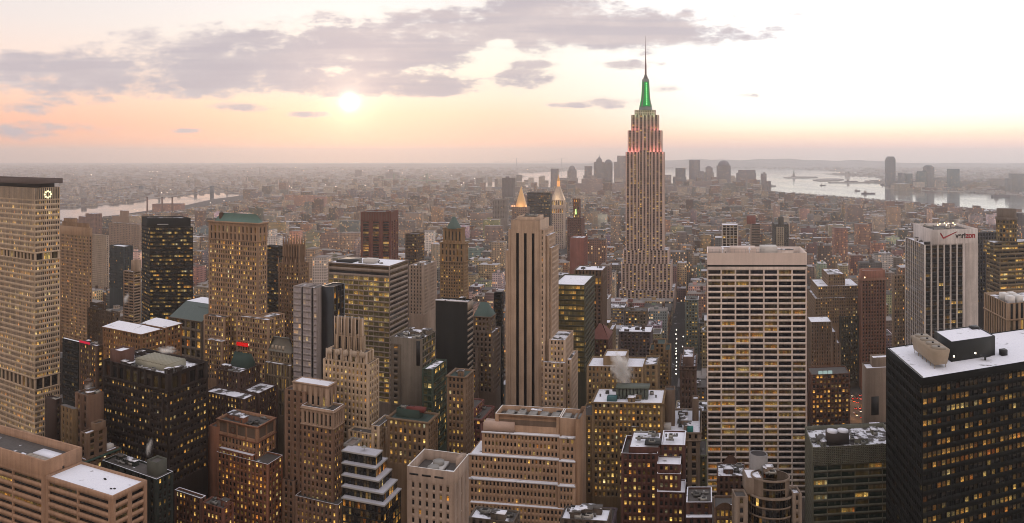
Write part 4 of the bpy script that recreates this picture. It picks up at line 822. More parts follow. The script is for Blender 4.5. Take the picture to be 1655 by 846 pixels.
# 40 wide striped office
b = B('office_block', 'wide olive glass office with white striped flank and snow covered roof', 630, 530, 660, 610, 455, 640, (158,140,128), 'the wide olive striped office', indiv=True)
zc = b.zy(452-0); ol = style(fh=4.0, bw=4.6, wf=.9, hf=.66, rec=.25, lit=.5, mul=3, bias=.62, floorvar=1.0, glass='olive', em=.5)
zt = b.zy(430); zd = b.zy(449)
b.block(0, b.Wd, 0, b.L, 0, zd, ol, None, sts=style(fh=4.0, bw=40, wf=.985, hf=.5, rec=.5, lit=.04, mul=20, glass='dark', em=.3)); b.block(0, b.Wd, 0, b.L, zd, zt, style(fh=4.2, bw=60, wf=.98, hf=.45, rec=.4, lit=0, glass='dark', em=.4), 'snow', par=.6, mi=0)
b.box('penthouse', b.Wd*.5, b.Wd*.68, 8, 17, zt-.6, zt+3, plain('white_paint', (186,180,176))); b.box('bulkhead', b.Wd*.08, b.Wd*.34, 6, 24, zt-.6, zt+1.2, dark); b.clutter(2, b.Wd-2, 2, b.L-2, zt-.6, 8)
# 41 black slab with white striped edge
b = B('office_tower', 'plain black slab with thin white striped edge and snowy parapet', 756, 704, 764.5, 560, 489, 620, (30,30,29), 'the plain black slab'); b.full(style(fh=4, bw=60, wf=.12, hf=.3, rec=.3, lit=.3, glass='black'), 'snow', sts=style(fh=4.1, bw=30, wf=.96, hf=.5, rec=.5, lit=0, glass='dark', em=.2)); 
sm_ = b.addm(wall_mat((190,172,156)))
z_ = b.zy(620)
while z_ < b.z-6: b.quadw(b.bq(b.Wd-.1, b.Wd+.25, -.1, b.L, z_, z_+1.7, True), sm_); z_ += 4.1
b.box('parapet', 0, b.Wd, -.3, .4, b.z, b.z+1.0, snowm); b.quadw(b.bq(b.Wd-.1, b.Wd+.25, -.1, b.L, b.z-6, b.z, True), sm_)
b.clutter(1, b.Wd-1, 2, b.L-1, b.z-1, 5)
# 42 blank concrete tower with olive glass end
b = B('office_tower', 'blank grey-brown concrete tower with green glass end and snowy roof plant', 682, 631, 704, 490, 549, 660, (122,110,98), 'the blank grey-brown concrete tower'); b.full(style(fh=4, bw=60, wf=.07, hf=.4, rec=.3, lit=.5, em=6), 'patch', sts=style(fh=4, bw=3, wf=.86, hf=.7, rec=.2, lit=.3, bias=.7, glass='green', floorvar=1)); b.block(b.px(632), b.px(648), -.4, 0, b.zy(660), b.zy(560), style(fh=4, bw=4, wf=.5, hf=.4, rec=.2, lit=.2), None); b.box('dark_slot', b.px(673), b.px(679), -.1, .2, b.zy(592), b.zy(552), dark); b.clutter(1, b.Wd, 1, b.L, b.z-1, 16, 2.6)
b = B('office_block', 'green glass block with a chamfered snowy terrace below the black slab', 700, 682, 722, 462, 598, 720, (64,78,66), 'the green glass block'); b.full(style(fh=3.8, bw=2.2, wf=.86, hf=.66, rec=.15, lit=.22, bias=.7, glass='green', floorvar=1), 'patch'); 
# 43 brown lit block
b = B('office_block', 'brown stone block with arched top storey and a slit-windowed flank', 752, 722, 766, 446, 610, 730, (128,102,80), 'the brown arched-top block', indiv=True); sb = stone(lit=.5, bias=.65, bw=2.4, fh=3.6, dim=1.3, wf=.5); b.full(sb, 'green', sts=stone(lit=.02, bw=3, wf=.3)); b.ledge(0, b.Wd, 0, b.L, b.z-.8, .8, .5); b.clutter(1, b.Wd-1, 1, b.L-1, b.z-1, 5)
# 44 low hotel with dark roof
b = B('hotel', 'low stone hotel with dark green roof and rows of yellow windows', 692, 626, 708, 430, 683, 740, (132,106,82), 'the low dark-green-roofed hotel', indiv=True); hy = stone(fh=4, bw=2.9, wf=.46, hf=.55, lit=.62, bias=.65, floorvar=.9, dim=1.3); b.full(hy, 'green', sts=stone(lit=.05, bw=3)); b.ledge(0, b.Wd, 0, b.L, b.z-1, 1, .7)
b.block(3, b.Wd-8, 6, b.L-3, b.z-1, b.z+3.5, blank, 'green', mi=b.addm(plain('green_slate', (44,60,54), .8))); b.box('red_awning', 9, 20, b.L-9, b.L-5, b.z+2.4, b.z+4.6, plain('red_canvas', (100,46,42))); b.clutter(4, b.Wd-9, 7, b.L-4, b.z+2.5, 6)
# 45 green pyramid roof tower
b = B('office_tower', 'grey stone tower with green copper pyramid roof beside the black slab', 793, 765, 801, 600, 513, 620, (138,118,104), 'the green pyramid-roofed stone tower'); b.full(stone(lit=.18, bias=.4, bw=2.8), None); w = b.w; z = b.z
b.ledge(0, b.Wd, 0, b.L, z-.6, .8, .5); zt = b.zy(492); m_, n_ = b.Wd/2, b.L/2
b.part('pyramid_roof', [[w(0,0,z+.2),w(b.Wd,0,z+.2),w(m_+3,n_,zt),w(m_-3,n_,zt)], [w(b.Wd,b.L,z+.2),w(0,b.L,z+.2),w(m_-3,n_,zt),w(m_+3,n_,zt)]], plain('verdigris_dull', (72,88,82), .8), [[w(b.Wd,0,z+.2),w(b.Wd,b.L,z+.2),w(m_+3,n_,zt)], [w(0,b.L,z+.2),w(0,0,z+.2),w(m_-3,n_,zt)]])
b.block(-1, b.Wd+3, -4, b.L+4, 0, b.zy(536), stone(lit=.22, bias=.35), 'patch'); b.block(-2, b.Wd-8, -9, 0, 0, b.zy(560), stone(lit=.3), 'green')
b = B('office_tower', 'narrow black glass slab between the pyramid roof and the three-strip tower', 811, 798, 814, 640, 474, 600, (24,28,28), 'the narrow black glass slab'); b.full(style(fh=4, bw=3, wf=.9, hf=.5, rec=.1, lit=.02, glass='black'), 'tar')
# 46 three strip stone tower
b = B('office_tower', 'tall tan stone tower with three black vertical slots in its front', 879, 817, 894, 540, 357, 668, (200,170,146), 'the tall three-slot stone tower', indiv=True)
zf_ = b.zy(374); q = 0; pc0, pc1 = b.px(826), b.px(878)
sw = style(fh=3.75, bw=3.0, wf=.34, hf=.55, rec=.5, lit=.22, bias=.6, em=.6)
xs = [826, 834, 838.6, 846.6, 851.2, 859.2, 863.8, 872]; es = [b.px(x) for x in xs]; bm_ = b.addm(plain('black_slot', (10,9,11), .6, spec=.1)); pl_ = b.addm(wall_mat((208,178,154)))
for k in range(7):
    if k % 2: b.block(es[k], es[k+1], .6, 30, b.zy(668)-20, b.zy(378), blank, None, mi=bm_); b.block(es[k], es[k+1], 0, 2, b.zy(378), b.z, blank, None)
    else: b.block(es[k], es[k+1], 0, 2.4, b.zy(668)-20, b.z, blank, None, mi=0)
b.block(es[0], es[-1], 2.4, b.L, 0, b.z, blank, 'tar', par=1); b.block(b.px(816), b.px(821), 1.6, b.L, 0, b.zy(407), sw, 'patch'); b.block(b.px(821), es[0], 1.0, b.L, 0, b.zy(372), sw, 'patch'); b.block(es[-1], b.px(880), .6, b.L, 0, b.zy(372), {**sw, 'bw': 2.2}, 'patch', sts=stone(lit=.1, bw=3)); b.block(b.px(880), b.px(887, 5), 5, b.L-4, 0, b.zy(382), sw, 'patch', sts=stone(lit=.12, bw=3)); b.block(b.px(887, 5), b.px(892, 8), 8, b.L, 0, b.zy(403), sw, 'patch', sts=stone(lit=.12))
b.block(es[0]+3, es[-1]-3, 5, b.L-5, b.z-1, b.zy(352), blank, 'tar'); b.clutter(es[0]+4, es[-1]-4, 6, b.L-6, b.zy(352)-1, 8, 5)
lw = stone(fh=3.75, bw=2.7, wf=.4, hf=.5, lit=.3, bias=.6)
b.block(b.px(887, 1), b.px(914, 1), .5, b.L, 0, b.zy(551, b.px(914), 0), lw, 'patch'); b.block(b.px(914, 1), b.px(923, 1), 2.5, b.L-3, 0, b.zy(583, b.px(914), 0), lw, 'patch'); b.block(b.px(878), b.px(914, -2), -2.5, .4, 0, b.zy(586, b.px(914), 0), lw, 'patch')
# 47 olive glass slab and brown tower behind
b = B('office_block', 'olive glass slab with amber rows and long snowy roof beside the three-slot tower', 945, 892, 961, 590, 461, 590, (86,84,66), 'the olive glass slab'); b.full(style(fh=3.9, bw=3.1, wf=.92, hf=.62, rec=.15, lit=.6, bias=.6, mul=2, floorvar=.8, glass='olive', em=.4), 'snow', sts=style(fh=3.9, bw=4, wf=.9, hf=.5, rec=.15, lit=.02, glass='black'))
b = B('office_tower', 'brown stone tower with orange lit colonnade under its snowy roof', 974, 928, 981, 720, 437, 545, (116,92,76), 'the orange colonnade tower'); zc = b.zy(461); b.block(0, b.Wd, 0, b.L, 0, zc, stone(lit=.08, bw=4, sp=.2), None); b.block(0, b.Wd, 0, b.L, zc, b.zy(449), style(fh=6, bw=2.9, wf=.7, hf=.8, rec=.8, lit=.95, bias=.0, floorvar=0), None); b.block(-.3, b.Wd+.3, -.3, b.L+.3, b.zy(449), b.z, style(fh=7, bw=3, wf=.4, hf=.7, rec=.6, lit=0, glass='dark'), 'snow'); b.clutter(2, b.Wd-2, 3, b.L-3, b.z-1, 6, 6)
b = B('office_block', 'brick block with steep red tiled roof and dormers', 983, 953, 990, 655, 549, 590, (104,72,60), 'the red tiled roof block'); b.full(stone(lit=.35, bias=.5), None); w = b.w; z = b.z; m_, n_ = b.Wd*.45, b.L*.5; zt = b.zy(530)
b.part('tiled_roof', [[w(-.4,-.4,z),w(b.Wd+.4,-.4,z),w(m_+1.2,n_,zt),w(m_-1.2,n_,zt)], [w(b.Wd+.4,b.L+.4,z),w(-.4,b.L+.4,z),w(m_-2,n_,zt),w(m_+2,n_,zt)]], plain('red_tile', (100,60,52), .85), [[w(b.Wd+.4,-.4,z),w(b.Wd+.4,b.L+.4,z),w(m_+2,n_,zt)], [w(-.4,b.L+.4,z),w(-.4,-.4,z),w(m_-2,n_,zt)]])
# 48 gothic crowned tower and dark slab
b = B('office_tower', 'brown gothic tower with a crown of pointed pinnacles', 484, 450, 500, 720, 428, 560, (134,102,76), 'the gothic pinnacled tower'); go2 = stone(lit=.3, bias=.85, bw=2.8, wf=.4); b.full(go2, 'tar'); q = 4; p0, p1 = b.px(458, q), b.px(484, q); zt = b.zy(397, p1, q); b.block(p0, p1, q, b.L-4, b.z-1, zt, style(fh=14, bw=3, wf=.45, hf=.8, rec=.9, lit=.03, glass='dark'), 'tar')
qd, tr = [], []
for k in range(7):
    for qq in (q, b.L-4):
        pp = p0+(p1-p0)*k/6; x_, y_ = b.xy(pp, qq); a_, c_ = wcyl(x_, y_, .8, b.z+6, zt+3, 6, .7, False); d_, e_ = wcyl(x_, y_, .8, zt+3, zt+8.5+(2 if k % 2 else 0), 6, 0.0); qd += a_; tr += c_+e_
for k in range(6): pp = b.Wd*k/5; x_, y_ = b.xy(pp, 0); a_, c_ = wcyl(x_, y_, .7, b.z-8, b.z+2, 6, .6, False); d_, e_ = wcyl(x_, y_, .7, b.z+2, b.z+6, 6, 0.0); qd += a_; tr += c_+e_
b.part('pinnacle', qd, wall_mat((158,124,96)), tr)
b = B('office_tower', 'dark slab with few amber windows between the tan green-roofed tower and the gothic tower', 452, 429, 460, 765, 399, 560, (44,44,46), 'the dark in-between slab'); b.full(style(fh=4, bw=3.2, wf=.9, hf=.5, rec=.15, lit=.16, bias=.3, glass='black', floorvar=1), 'patch')
b = B('hotel', 'small grey mansard roofed block with dormers and columned front', 470, 434, 476, 530, 572, 660, (134,116,96), 'the small mansard block', indiv=True); b.full(stone(lit=.4, bias=.65, bw=2.6, hf=.62), None); w = b.w; z, zt, s_ = b.z, b.zy(549), 3.2
b.part('mansard_roof', [[w(-.3,-.3,z),w(b.Wd+.3,-.3,z),w(b.Wd-s_,s_,zt),w(s_,s_,zt)], [w(b.Wd+.3,-.3,z),w(b.Wd+.3,b.L,z),w(b.Wd-s_,b.L-s_,zt),w(b.Wd-s_,s_,zt)], [w(-.3,b.L,z),w(-.3,-.3,z),w(s_,s_,zt),w(s_,b.L-s_,zt)], [w(s_,s_,zt),w(b.Wd-s_,s_,zt),w(b.Wd-s_,b.L-s_,zt),w(s_,b.L-s_,zt)]], plain('grey_slate', (112,108,100), .8))
for k in range(4): b.box('dormer', 2.6+k*3.2, 4.2+k*3.2, .1, 2, z+1.2, z+4, plain('pale_stone', (168,152,134)))
b.block(-2, b.Wd+1, -2, 0, 0, b.zy(590), style(fh=8, bw=2.4, wf=.55, hf=.8, rec=.8, lit=.35, bias=.7), 'patch')
# 49 red-brown diagonal tower
b = B('office_tower', 'dark red brick tower with fluted top band turned to the street grid', 632, 583, None, 1190, 343, 425, (122,70,58), 'the dark red fluted tower', U=(1,0), V=(.1,1), L=46)
b.block(0, b.Wd, 0, b.L, 0, b.zy(358), style(fh=3.9, bw=15.3, wf=.56, hf=.66, rec=1.0, sp=.8, lit=.3, mul=5, bias=.5, floorvar=1, em=.2, glass='black'), None); b.block(0, b.Wd, 0, b.L, b.zy(358), b.z, style(fh=16, bw=2.4, wf=.3, hf=.98, rec=.8, lit=0, glass='panel'), 'tar'); b.clutter(3, b.Wd-3, 3, b.L-3, b.z-1, 4)
# 50 deco tower with green pyramid
b = B('office_tower', 'ochre stone tower with arched belvedere and small green pyramid top', 750, 711, 757, 905, 394, 495, (156,122,84), 'the ochre belvedere tower'); oc = stone(lit=.2, bias=.7, bw=3.2, fh=3.8); b.block(0, b.Wd, 0, b.L, 0, b.zy(425), oc, None); b.block(0, b.Wd, 0, b.L, b.zy(425), b.z, stone(lit=.2, fh=8, bw=4.4, wf=.42, hf=.7, rec=.9, bias=.6), 'tar'); b.ledge(0, b.Wd, 0, b.L, b.z-1, 1.1, 1.0); b.ledge(0, b.Wd, 0, b.L, b.zy(425), 1.0, .7)
q = 3; p0, p1 = b.px(716, q), b.px(747, q); b.block(p0, p1, q, b.L-3, b.z-1, b.zy(370, p1, q), style(fh=12, bw=4.4, wf=.45, hf=.6, rec=.9, lit=.2, bias=.6), 'tar'); b.ledge(p0, p1, q, b.L-3, b.zy(370)-.8, 1, .7); x_, y_ = b.xy((p0+p1)/2, b.L/2); qd, tr = wcyl(x_, y_, 9, b.zy(370)-.5, b.zy(352), 8, 1.5); b.part('pyramid_roof', qd, plain('verdigris_dull', (72,88,82), .8), tr)
b = B('office_block', 'small dark brown office block with amber rows before the ochre belvedere tower', 674, 655, 686, 1050, 379, 425, (92,72,58), 'the small dark brown office block'); b.full(style(fh=4, bw=3, wf=.8, hf=.5, rec=.3, lit=.4, bias=.3, floorvar=1), 'tar')
b = B('apartment_block', 'beige corner block with pale sunlit flank below the small brown office', 684, 661, 706, 800, 430, 500, (170,146,128), 'the beige corner block'); b.full(stone(lit=.04, bw=3.4, wf=.3), 'patch'); b.clutter(0, b.Wd, 0, b.L, b.z-1, 7)
# 51 right side middle distance
b = B('office_tower', 'short dark tower with white piers and snowy roof rising behind the broad pale tower', 1167, 1193, 1155, 1150, 364, 405, (204,190,180), 'the short white-piered tower'); b.full(style(fh=3.8, bw=6.2, wf=.8, hf=.8, rec=1, sp=.8, lit=.3, mul=3, bias=.4, glass='black', floorvar=1), 'snow', sts=style(fh=3.8, bw=3, wf=.9, hf=.5, rec=.1, lit=0, glass='black'))
b = B('apartment_tower', 'tan apartment tower with red brick penthouse behind the broad pale tower', 1214, 1229, 1200, 1650, 362, 408, (150,124,106), 'the red-penthouse apartment tower'); b.full(ribbon(lit=.05, fh=3.4, hf=.4, bw=20), 'patch', sts=blank); b.block(b.px(1208), b.Wd*.5, 4, b.L-2, b.z-1, b.zy(350), blank, 'tar', mi=b.addm(wall_mat((140,78,66))))
b = B('apartment_tower', 'dark tower with a pale stone block standing against its front', 1252, 1275, 1248, 1600, 363, 400, (84,78,72), 'the dark-and-pale twin tower'); b.full(stone(lit=.04, bw=4), 'tar'); b.block(b.Wd*.3, b.Wd*.65, 4, 20, b.z-1, b.zy(352), blank, 'tar'); b.block(b.Wd*.1, b.Wd*.62, -14, 0, 0, b.zy(367), stone(lit=.05, bw=4), 'tar', mi=b.addm(wall_mat((166,150,128))))
b = B('office_block', 'tan ribbed block with icicled setbacks beside the broad pale tower', 1310, 1345, 1304, 800, 521, 606, (128,106,88), 'the tan ribbed setback block'); rbs = style(fh=3.8, bw=2.6, wf=.4, hf=.6, rec=.6, sp=.3, lit=.02); b.full(rbs, 'snow'); b.block(b.Wd, b.Wd+5, 0, b.L, 0, b.zy(538), rbs, 'snow'); b.block(b.Wd+5, b.Wd+9, -1, b.L, 0, b.zy(556), rbs, 'snow')
b = B('office_block', 'dark green-grey block with two rows of yellow windows beside the ribbed tower', 1358, 1388, 1354, 860, 512, 612, (72,72,64), 'the dark yellow-rowed block'); b.full(style(fh=4, bw=3, wf=.4, hf=.55, rec=.4, lit=.25, bias=.65, floorvar=1), 'patch')
b = B('office_block', 'ochre deco block with stepped top and rooftop arcades', 1338, 1366, 1328, 880, 444, 510, (140,114,88), 'the ochre stepped deco block'); dd = stone(lit=.2, bias=.6, bw=2.8); b.full(dd, 'patch'); b.block(-14, b.Wd+16, -8, b.L, 0, b.zy(461), dd, 'snow'); b.block(-18, b.Wd+24, -16, b.L, 0, b.zy(478), dd, 'patch')
b = B('office_block', 'amber lit loft block with orange glow in the street canyon', 1311, 1374, 1305, 730, 606, 690, (112,74,56), 'the amber loft in the canyon', indiv=True); b.full(stone(lit=.5, bias=-.2, bw=3.6, fh=4.4, wf=.6, dim=1.2, floorvar=.7), 'tar')
for k in range(3): b.box('skylight', b.Wd*.2+k*4.8, b.Wd*.2+k*4.8+3.8, 1, 4, b.z-1, b.z+2.2, emit('skylight_glow', (190,215,210), .55))
b = B('office_block', 'blank tan stone block with snowy top beside the black snow-roofed tower', 1400, 1445, 1393, 560, 596, 690, (138,118,102), 'the blank tan stone block'); b.full(blank, 'snow', sts=blank); b.block(b.px(1415,-4), b.Wd, 6, b.L, b.z-1, b.zy(583), blank, 'snow'); b.box('dark_slot', 4, 10, -.1, .2, b.zy(672), b.zy(642), dark)
b = B('office_block', 'tan office block seen in the gap beside the white sign-topped tower', 1444, 1464, 1441, 740, 446, 560, (150,126,102), 'the tan gap block'); b.full(stone(lit=.3, bias=.3, bw=2.8), 'patch')
# 52 low dark brick row at the bottom and the round tower
b = B('office_block', 'brick block with arched parapet and patchy snow on its roof', 1159, 1206, 1156, 440, 770, 810, (104,76,64), 'the arched-parapet brick block', L=20); b.full(stone(lit=.1), 'patch', par=.8)
b.part('arched_parapet', [[b.w(b.Wd*(.2+.06*k), b.L-.5, b.z), b.w(b.Wd*(.26+.06*k), b.L-.5, b.z), b.w(b.Wd*(.26+.06*k), b.L-.5, b.z+4.5*math.sin(math.pi*(k+1)/10)), b.w(b.Wd*(.2+.06*k), b.L-.5, b.z+4.5*math.sin(math.pi*k/10)+.01)] for k in range(10)], b.wallm[0]); b.clutter(1, b.Wd-1, 1, b.L-2, b.z-.8, 5)
b = B('office_block', 'dark maroon brick block with a white edged ledge below the clutter roof', 1151, 1109, 1153, 372, 812, 846, (88,60,52), 'the dark maroon block', indiv=True, L=18); b.full(stone(lit=.12, bias=.4), 'tar', cope=b.addm(snowm)); b.clutter(1, b.Wd-1, 1, b.L-1, b.z-1, 8); b.block(0, b.Wd, -3, 0, 0, b.zy(832), stone(lit=.1), 'snow', par=.2)
b = B('office_block', 'small brick house front with curved gable and yellow lit top windows', 1154, 1189, 1152, 352, 822, 846, (106,82,68), 'the curved-gable brick front', indiv=True, L=14); b.full(style(fh=4.4, bw=2.2, wf=.66, hf=.6, rec=.4, lit=.8, bias=.6), 'tar'); b.part('curved_gable', [[b.w(b.Wd*(.1*k), -.02, b.z-.01), b.w(b.Wd*(.1*k+.1), -.02, b.z-.01), b.w(b.Wd*(.1*k+.1), -.02, b.z+2.6*math.sin(math.pi*(k+1)/10)), b.w(b.Wd*(.1*k), -.02, b.z+2.6*math.sin(math.pi*k/10)+.01)] for k in range(10)], b.wallm[0])
b = B('office_tower', 'round banded glass tower with open drum chimney and snowy flat roofs', 1209, 1281, None, 340, 806, 846, (138,120,106), 'the round banded tower', U=(1,0), V=(.1,1), L=20)
zt = b.zy(806); x_, y_ = PX(1245, 806, 346)[:2]; rr = 36*340/F; r2 = 30.5*340/F; ztop = b.zy(779)
rd = style(fh=4.2, bw=2.0, wf=1.0, hf=.83, rec=.3, lit=.05, em=.0, glass='dark', bias=.4)
def drum(r, z0, z1, roof):
    n_ = 40
    for i in range(n_):
        a0, a1 = 2*math.pi*i/n_, 2*math.pi*(i+1)/n_; am_ = (a0+a1)/2
        b.facade((x_+r*math.cos(a0), y_+r*.8*math.sin(a0)), (x_+r*math.cos(a1), y_+r*.8*math.sin(a1)), z0, z1, rd, np.array((-math.cos(am_), -math.sin(am_))))
        b.roofs.setdefault(roof, []).append([(x_, y_, z1), (x_, y_, z1), (x_+r*math.cos(a1), y_+r*.8*math.sin(a1), z1), (x_+r*math.cos(a0), y_+r*.8*math.sin(a0), z1)])
        b.quadw([[(x_+(r+.3)*math.cos(a), y_+(r+.3)*.8*math.sin(a), zz) for a, zz in ((a0, z1-.3), (a1, z1-.3), (a1, z1+.5), (a0, z1+.5))], [(x_+rr_*math.cos(a), y_+rr_*.8*math.sin(a), z1+.5) for a, rr_ in ((a0, r+.3), (a1, r+.3), (a1, r-.4), (a0, r-.4))]])
drum(rr, 40, zt, 'tar@'); drum(r2, zt, ztop, 'tar@@')
b.boxes.append((0, b.Wd, 0, 16, 0, ztop))
zw = b.zy(803); sw2 = style(fh=4.0, bw=3, wf=.4, hf=.5, rec=.4, lit=.15, bias=.4); b.block(b.px(1188), b.px(1209), 0, 8, 0, zw, sw2, 'tar'); b.block(b.px(1281), b.px(1296), 0, 8, 0, b.zy(798), sw2, 'patch'); b.block(b.px(1207, 4), b.px(1233, 4), 4, 14, zt, b.zy(773, 5, 4), blank, 'snow', par=.1); b.clutter(b.px(1235,6), b.px(1260,6), 6, 12, ztop, 7)
x2, y2 = PX(1226, 740, 356)[:2]; zc0, zc1 = ztop, H-(733-HY)/F*356; qd, tr = wcyl(x2, y2, 3.95, zc0-4, zc1, 28, None, False); qi, _ = wcyl(x2, y2, 3.4, zc1-6, zc1, 28, None, False)
for i in range(28):
    a0, a1 = 2*math.pi*i/28, 2*math.pi*(i+1)/28; qd.append([(x2+r_*math.cos(a), y2+r_*math.sin(a), zc1) for a, r_ in ((a0, 3.95), (a1, 3.95), (a1, 3.4), (a0, 3.4))])
b.part('drum_chimney', qd+qi, plain('chimney_metal', (128,124,124), .6), tr); _, sn = wcyl(x2, y2, 3.4, zc1-3.2, zc1-3, 28); b.part('snow_cap', [], snowm, sn)
b = B('office_block', 'flat cluttered snow roof of a low block at the foot of the wide tan office', 983, 905, 987, 338, 843, 846, (92,80,72), 'the cluttered snow-roof block', L=13); b.full(stone(lit=.1), 'snow', par=.8); b.clutter(1, b.Wd-1, 1, b.L-1, b.z-.8, 22)
b = B('office_block', 'low grey roofed block with plant boxes below the blank concrete block', 830, 757, 836, 345, 845, 846, (110,98,88), 'the low grey plant-roof block', L=12); b.full(stone(lit=.1), 'patch'); b.clutter(1, b.Wd-1, 1, b.L-1, b.z-1, 12)
# ------------------------------------------------------------------ the tall spired tower
b = B('skyscraper', 'tallest stone skyscraper with green lit mast, red floodlit top and needle spire', 1072.5, 1011, None, 1279, 246, 478, (214,184,172), 'the tall spired skyscraper', L=41)
eb = style(fh=3.75, bw=6.15, wf=.52, hf=.5, rec=.9, sp=.5, dim=.95, lit=.36, mul=2, bias=.95, em=.9, floorvar=.5); eb['spm'] = b.addm(wall_mat((142,116,108))); ES = eb
b.block(0, b.Wd, 0, b.L, 0, b.z, eb, 'tar'); q = 0
for xa, xb, q, yy, L_ in ((1006.5, 1081, -5, 405, 46), (1004, 1085, -10, 427, 52), (1000, 1090, -18, 470, 60)):
    b.block(b.px(xa, q), b.px(xb, q), q, L_, 0, b.zy(yy, b.px(xb, q), q), eb, 'patch')
b.block(b.Wd*.36, b.Wd*.64, -1.2, 0, 0, b.z+3, {**eb, 'bw': 5.7, 'em': .3}, 'tar')
T = [(1014.5, 1069.5, 7, 211), (1020, 1064.5, 12, 186), (1025.5, 1059.5, 15, 178)]; zl = b.z
for xa, xb, q, yy in T:
    p0, p1 = b.px(xa, q), b.px(xb, q); zt = b.zy(yy, p1, q); b.block(p0, p1, q, b.L-q, zl-.5, zt, eb if yy > 180 else stone(lit=.3, bw=3, bias=.8), 'tar'); 
    if yy > 190: b.block(b.px(1042)-9, b.px(1042)+9, q-2.5, q, zl-.5, zt+2, {**eb, 'em': .2, 'bw': 5.9}, 'tar')
    zl = zt
mx, my = b.xy(b.px(1042), b.L/2); zz = lambda y: H-(y-HY)/F*my
m_ = b.addm(wall_mat((150,146,140)))
def oct_(r0, r1, z0, z1, mat, nm, n=8): qd, tr = wcyl(mx, my, r0, z0, z1, n, r1); b.part(nm, qd, mat, tr)
oct_(11.5, 10.4, zl-.3, zz(172.5), plain('mast_metal', (120,122,118), .5, .4), 'mast_base')
prev = (10.4, zz(172.5))
for r_, y_ in ((7.7, 161), (6.5, 146), (5.9, 133)):
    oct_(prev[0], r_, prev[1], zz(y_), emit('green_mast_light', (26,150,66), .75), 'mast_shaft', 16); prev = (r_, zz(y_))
for k in range(4):
    a = k*math.pi/2+math.pi/4-math.pi/2; qd = []
    for (r_, y_), (s_, w_) in zip(((10.8, 172.5), (8.2, 161), (7.0, 146), (6.4, 133)), ((8.1, 161), (6.9, 146), (6.3, 133))):
        ax, ay = math.cos(a), math.sin(a); tx, ty = -ay, ax
        for sg in (1,): qd += [[(mx+ax*r_+tx*1.5, my+ay*r_+ty*1.5, zz(y_)), (mx+ax*r_-tx*1.5, my+ay*r_-ty*1.5, zz(y_)), (mx+ax*s_-tx*1.3, my+ay*s_-ty*1.3, zz(w_)), (mx+ax*s_+tx*1.3, my+ay*s_+ty*1.3, zz(w_))]]
    b.part('mast_fin', qd, plain('mast_metal', (112,112,104), .5, .4))
qd = []
for k in range(10): z_ = zz(170-k*3.7); qd += wbox(mx-.9, mx+.9, my-10.2+k*.36, my-9.6+k*.36, z_, z_+2.0, True)
b.part('mast_lamp', qd, emit('green_lamp', (150,255,150), 1.6))
oct_(6.2, 5.4, zz(133), zz(128), plain('mast_metal', (120,122,118), .5, .4), 'mast_cap'); oct_(4.2, 2.2, zz(128), zz(122), plain('mast_metal', (104,96,92), .5, .4), 'mast_cap')
oct_(1.7, 1.3, zz(122), zz(103), plain('antenna_steel', (120,92,88), .5, .3), 'antenna'); oct_(1.0, .7, zz(103), zz(85), plain('antenna_steel', (120,92,88), .5, .3), 'antenna'); oct_(.6, .15, zz(85), zz(58), plain('antenna_steel', (120,92,88), .5, .3), 'antenna')
def lamp(name, loc, P, col, r=.6):
    l = bpy.data.lights.new(name, 'POINT'); l.energy = P; l.color = col; l.shadow_soft_size = r
    o = bpy.data.objects.new(name, l); COL.objects.link(o); o.location = loc
for xx in np.linspace(1014, 1070, 11):
    if abs(xx-1042) > 7: lamp('floodlight', b.w(b.px(xx), .6, b.z+.5), 2000, (1, .3, .28), 1.6)
for xx in np.linspace(1018, 1066, 9):
    if abs(xx-1042) > 6: lamp('floodlight', b.w(b.px(xx), 7.6, b.zy(211)+.8), 900, (1, .3, .28), 1.6)
for xx in (1028, 1042, 1056): lamp('floodlight', b.w(b.px(xx), 8.5, b.zy(186)+1.5), 900, (.5, 1, .5))
# ------------------------------------------------------------------ clock-tower campanile and gold pyramid
b = B('clock_tower', 'white marble campanile with floodlit pyramid roof and gold lantern', 911, 891, 914, 2120, 335, 408, (206,180,164), 'the white campanile')
mw = stone(lit=.03, bw=5, wf=.3, fh=6, hf=.6); b.block(0, b.Wd, 0, b.L, 0, b.zy(346), mw, None); gl = style(fh=16, bw=5, wf=.6, hf=.7, rec=1, lit=.95, bias=.35, floorvar=0); b.block(0, b.Wd, 0, b.L, b.zy(346), b.zy(337), gl, None); b.block(-1, b.Wd+1, -1, b.L+1, b.zy(337), b.zy(333), blank, None); b.block(0, b.Wd, 0, b.L, b.zy(333), b.zy(323.5), {**gl, 'bias': .75}, 'tar'); w = b.w
z0, z1 = b.zy(323.5), b.zy(302); m0, m1, n0, n1 = b.Wd*.36, b.Wd*.64, b.L*.36, b.L*.64; W_, L_ = b.Wd, b.L
b.part('pyramid_roof', [[w(0,0,z0),w(W_,0,z0),w(m1,n0,z1),w(m0,n0,z1)], [w(W_,0,z0),w(W_,L_,z0),w(m1,n1,z1),w(m1,n0,z1)], [w(W_,L_,z0),w(0,L_,z0),w(m0,n1,z1),w(m1,n1,z1)], [w(0,L_,z0),w(0,0,z0),w(m0,n0,z1),w(m0,n1,z1)]], wall_mat((214,190,170)))
x_, y_ = b.xy(W_/2, L_/2); qd, tr = wcyl(x_, y_, 4.5, z1-.5, b.zy(293), 8); b.part('lantern', qd, emit('lantern_glow', (255,176,110), .9), tr); qd, tr = wcyl(x_, y_, 4, b.zy(293), b.zy(282), 8, 0.0); b.part('gold_cupola', qd, plain('gilding', (214,160,96), .4, .6), tr)
lamp('floodlight', b.w(W_*.5, -10, z0+8), 7000, (1, .8, .5), 1); lamp('floodlight', b.w(W_+9, L_*.5, z0+6), 5000, (1, .8, .5), 1)
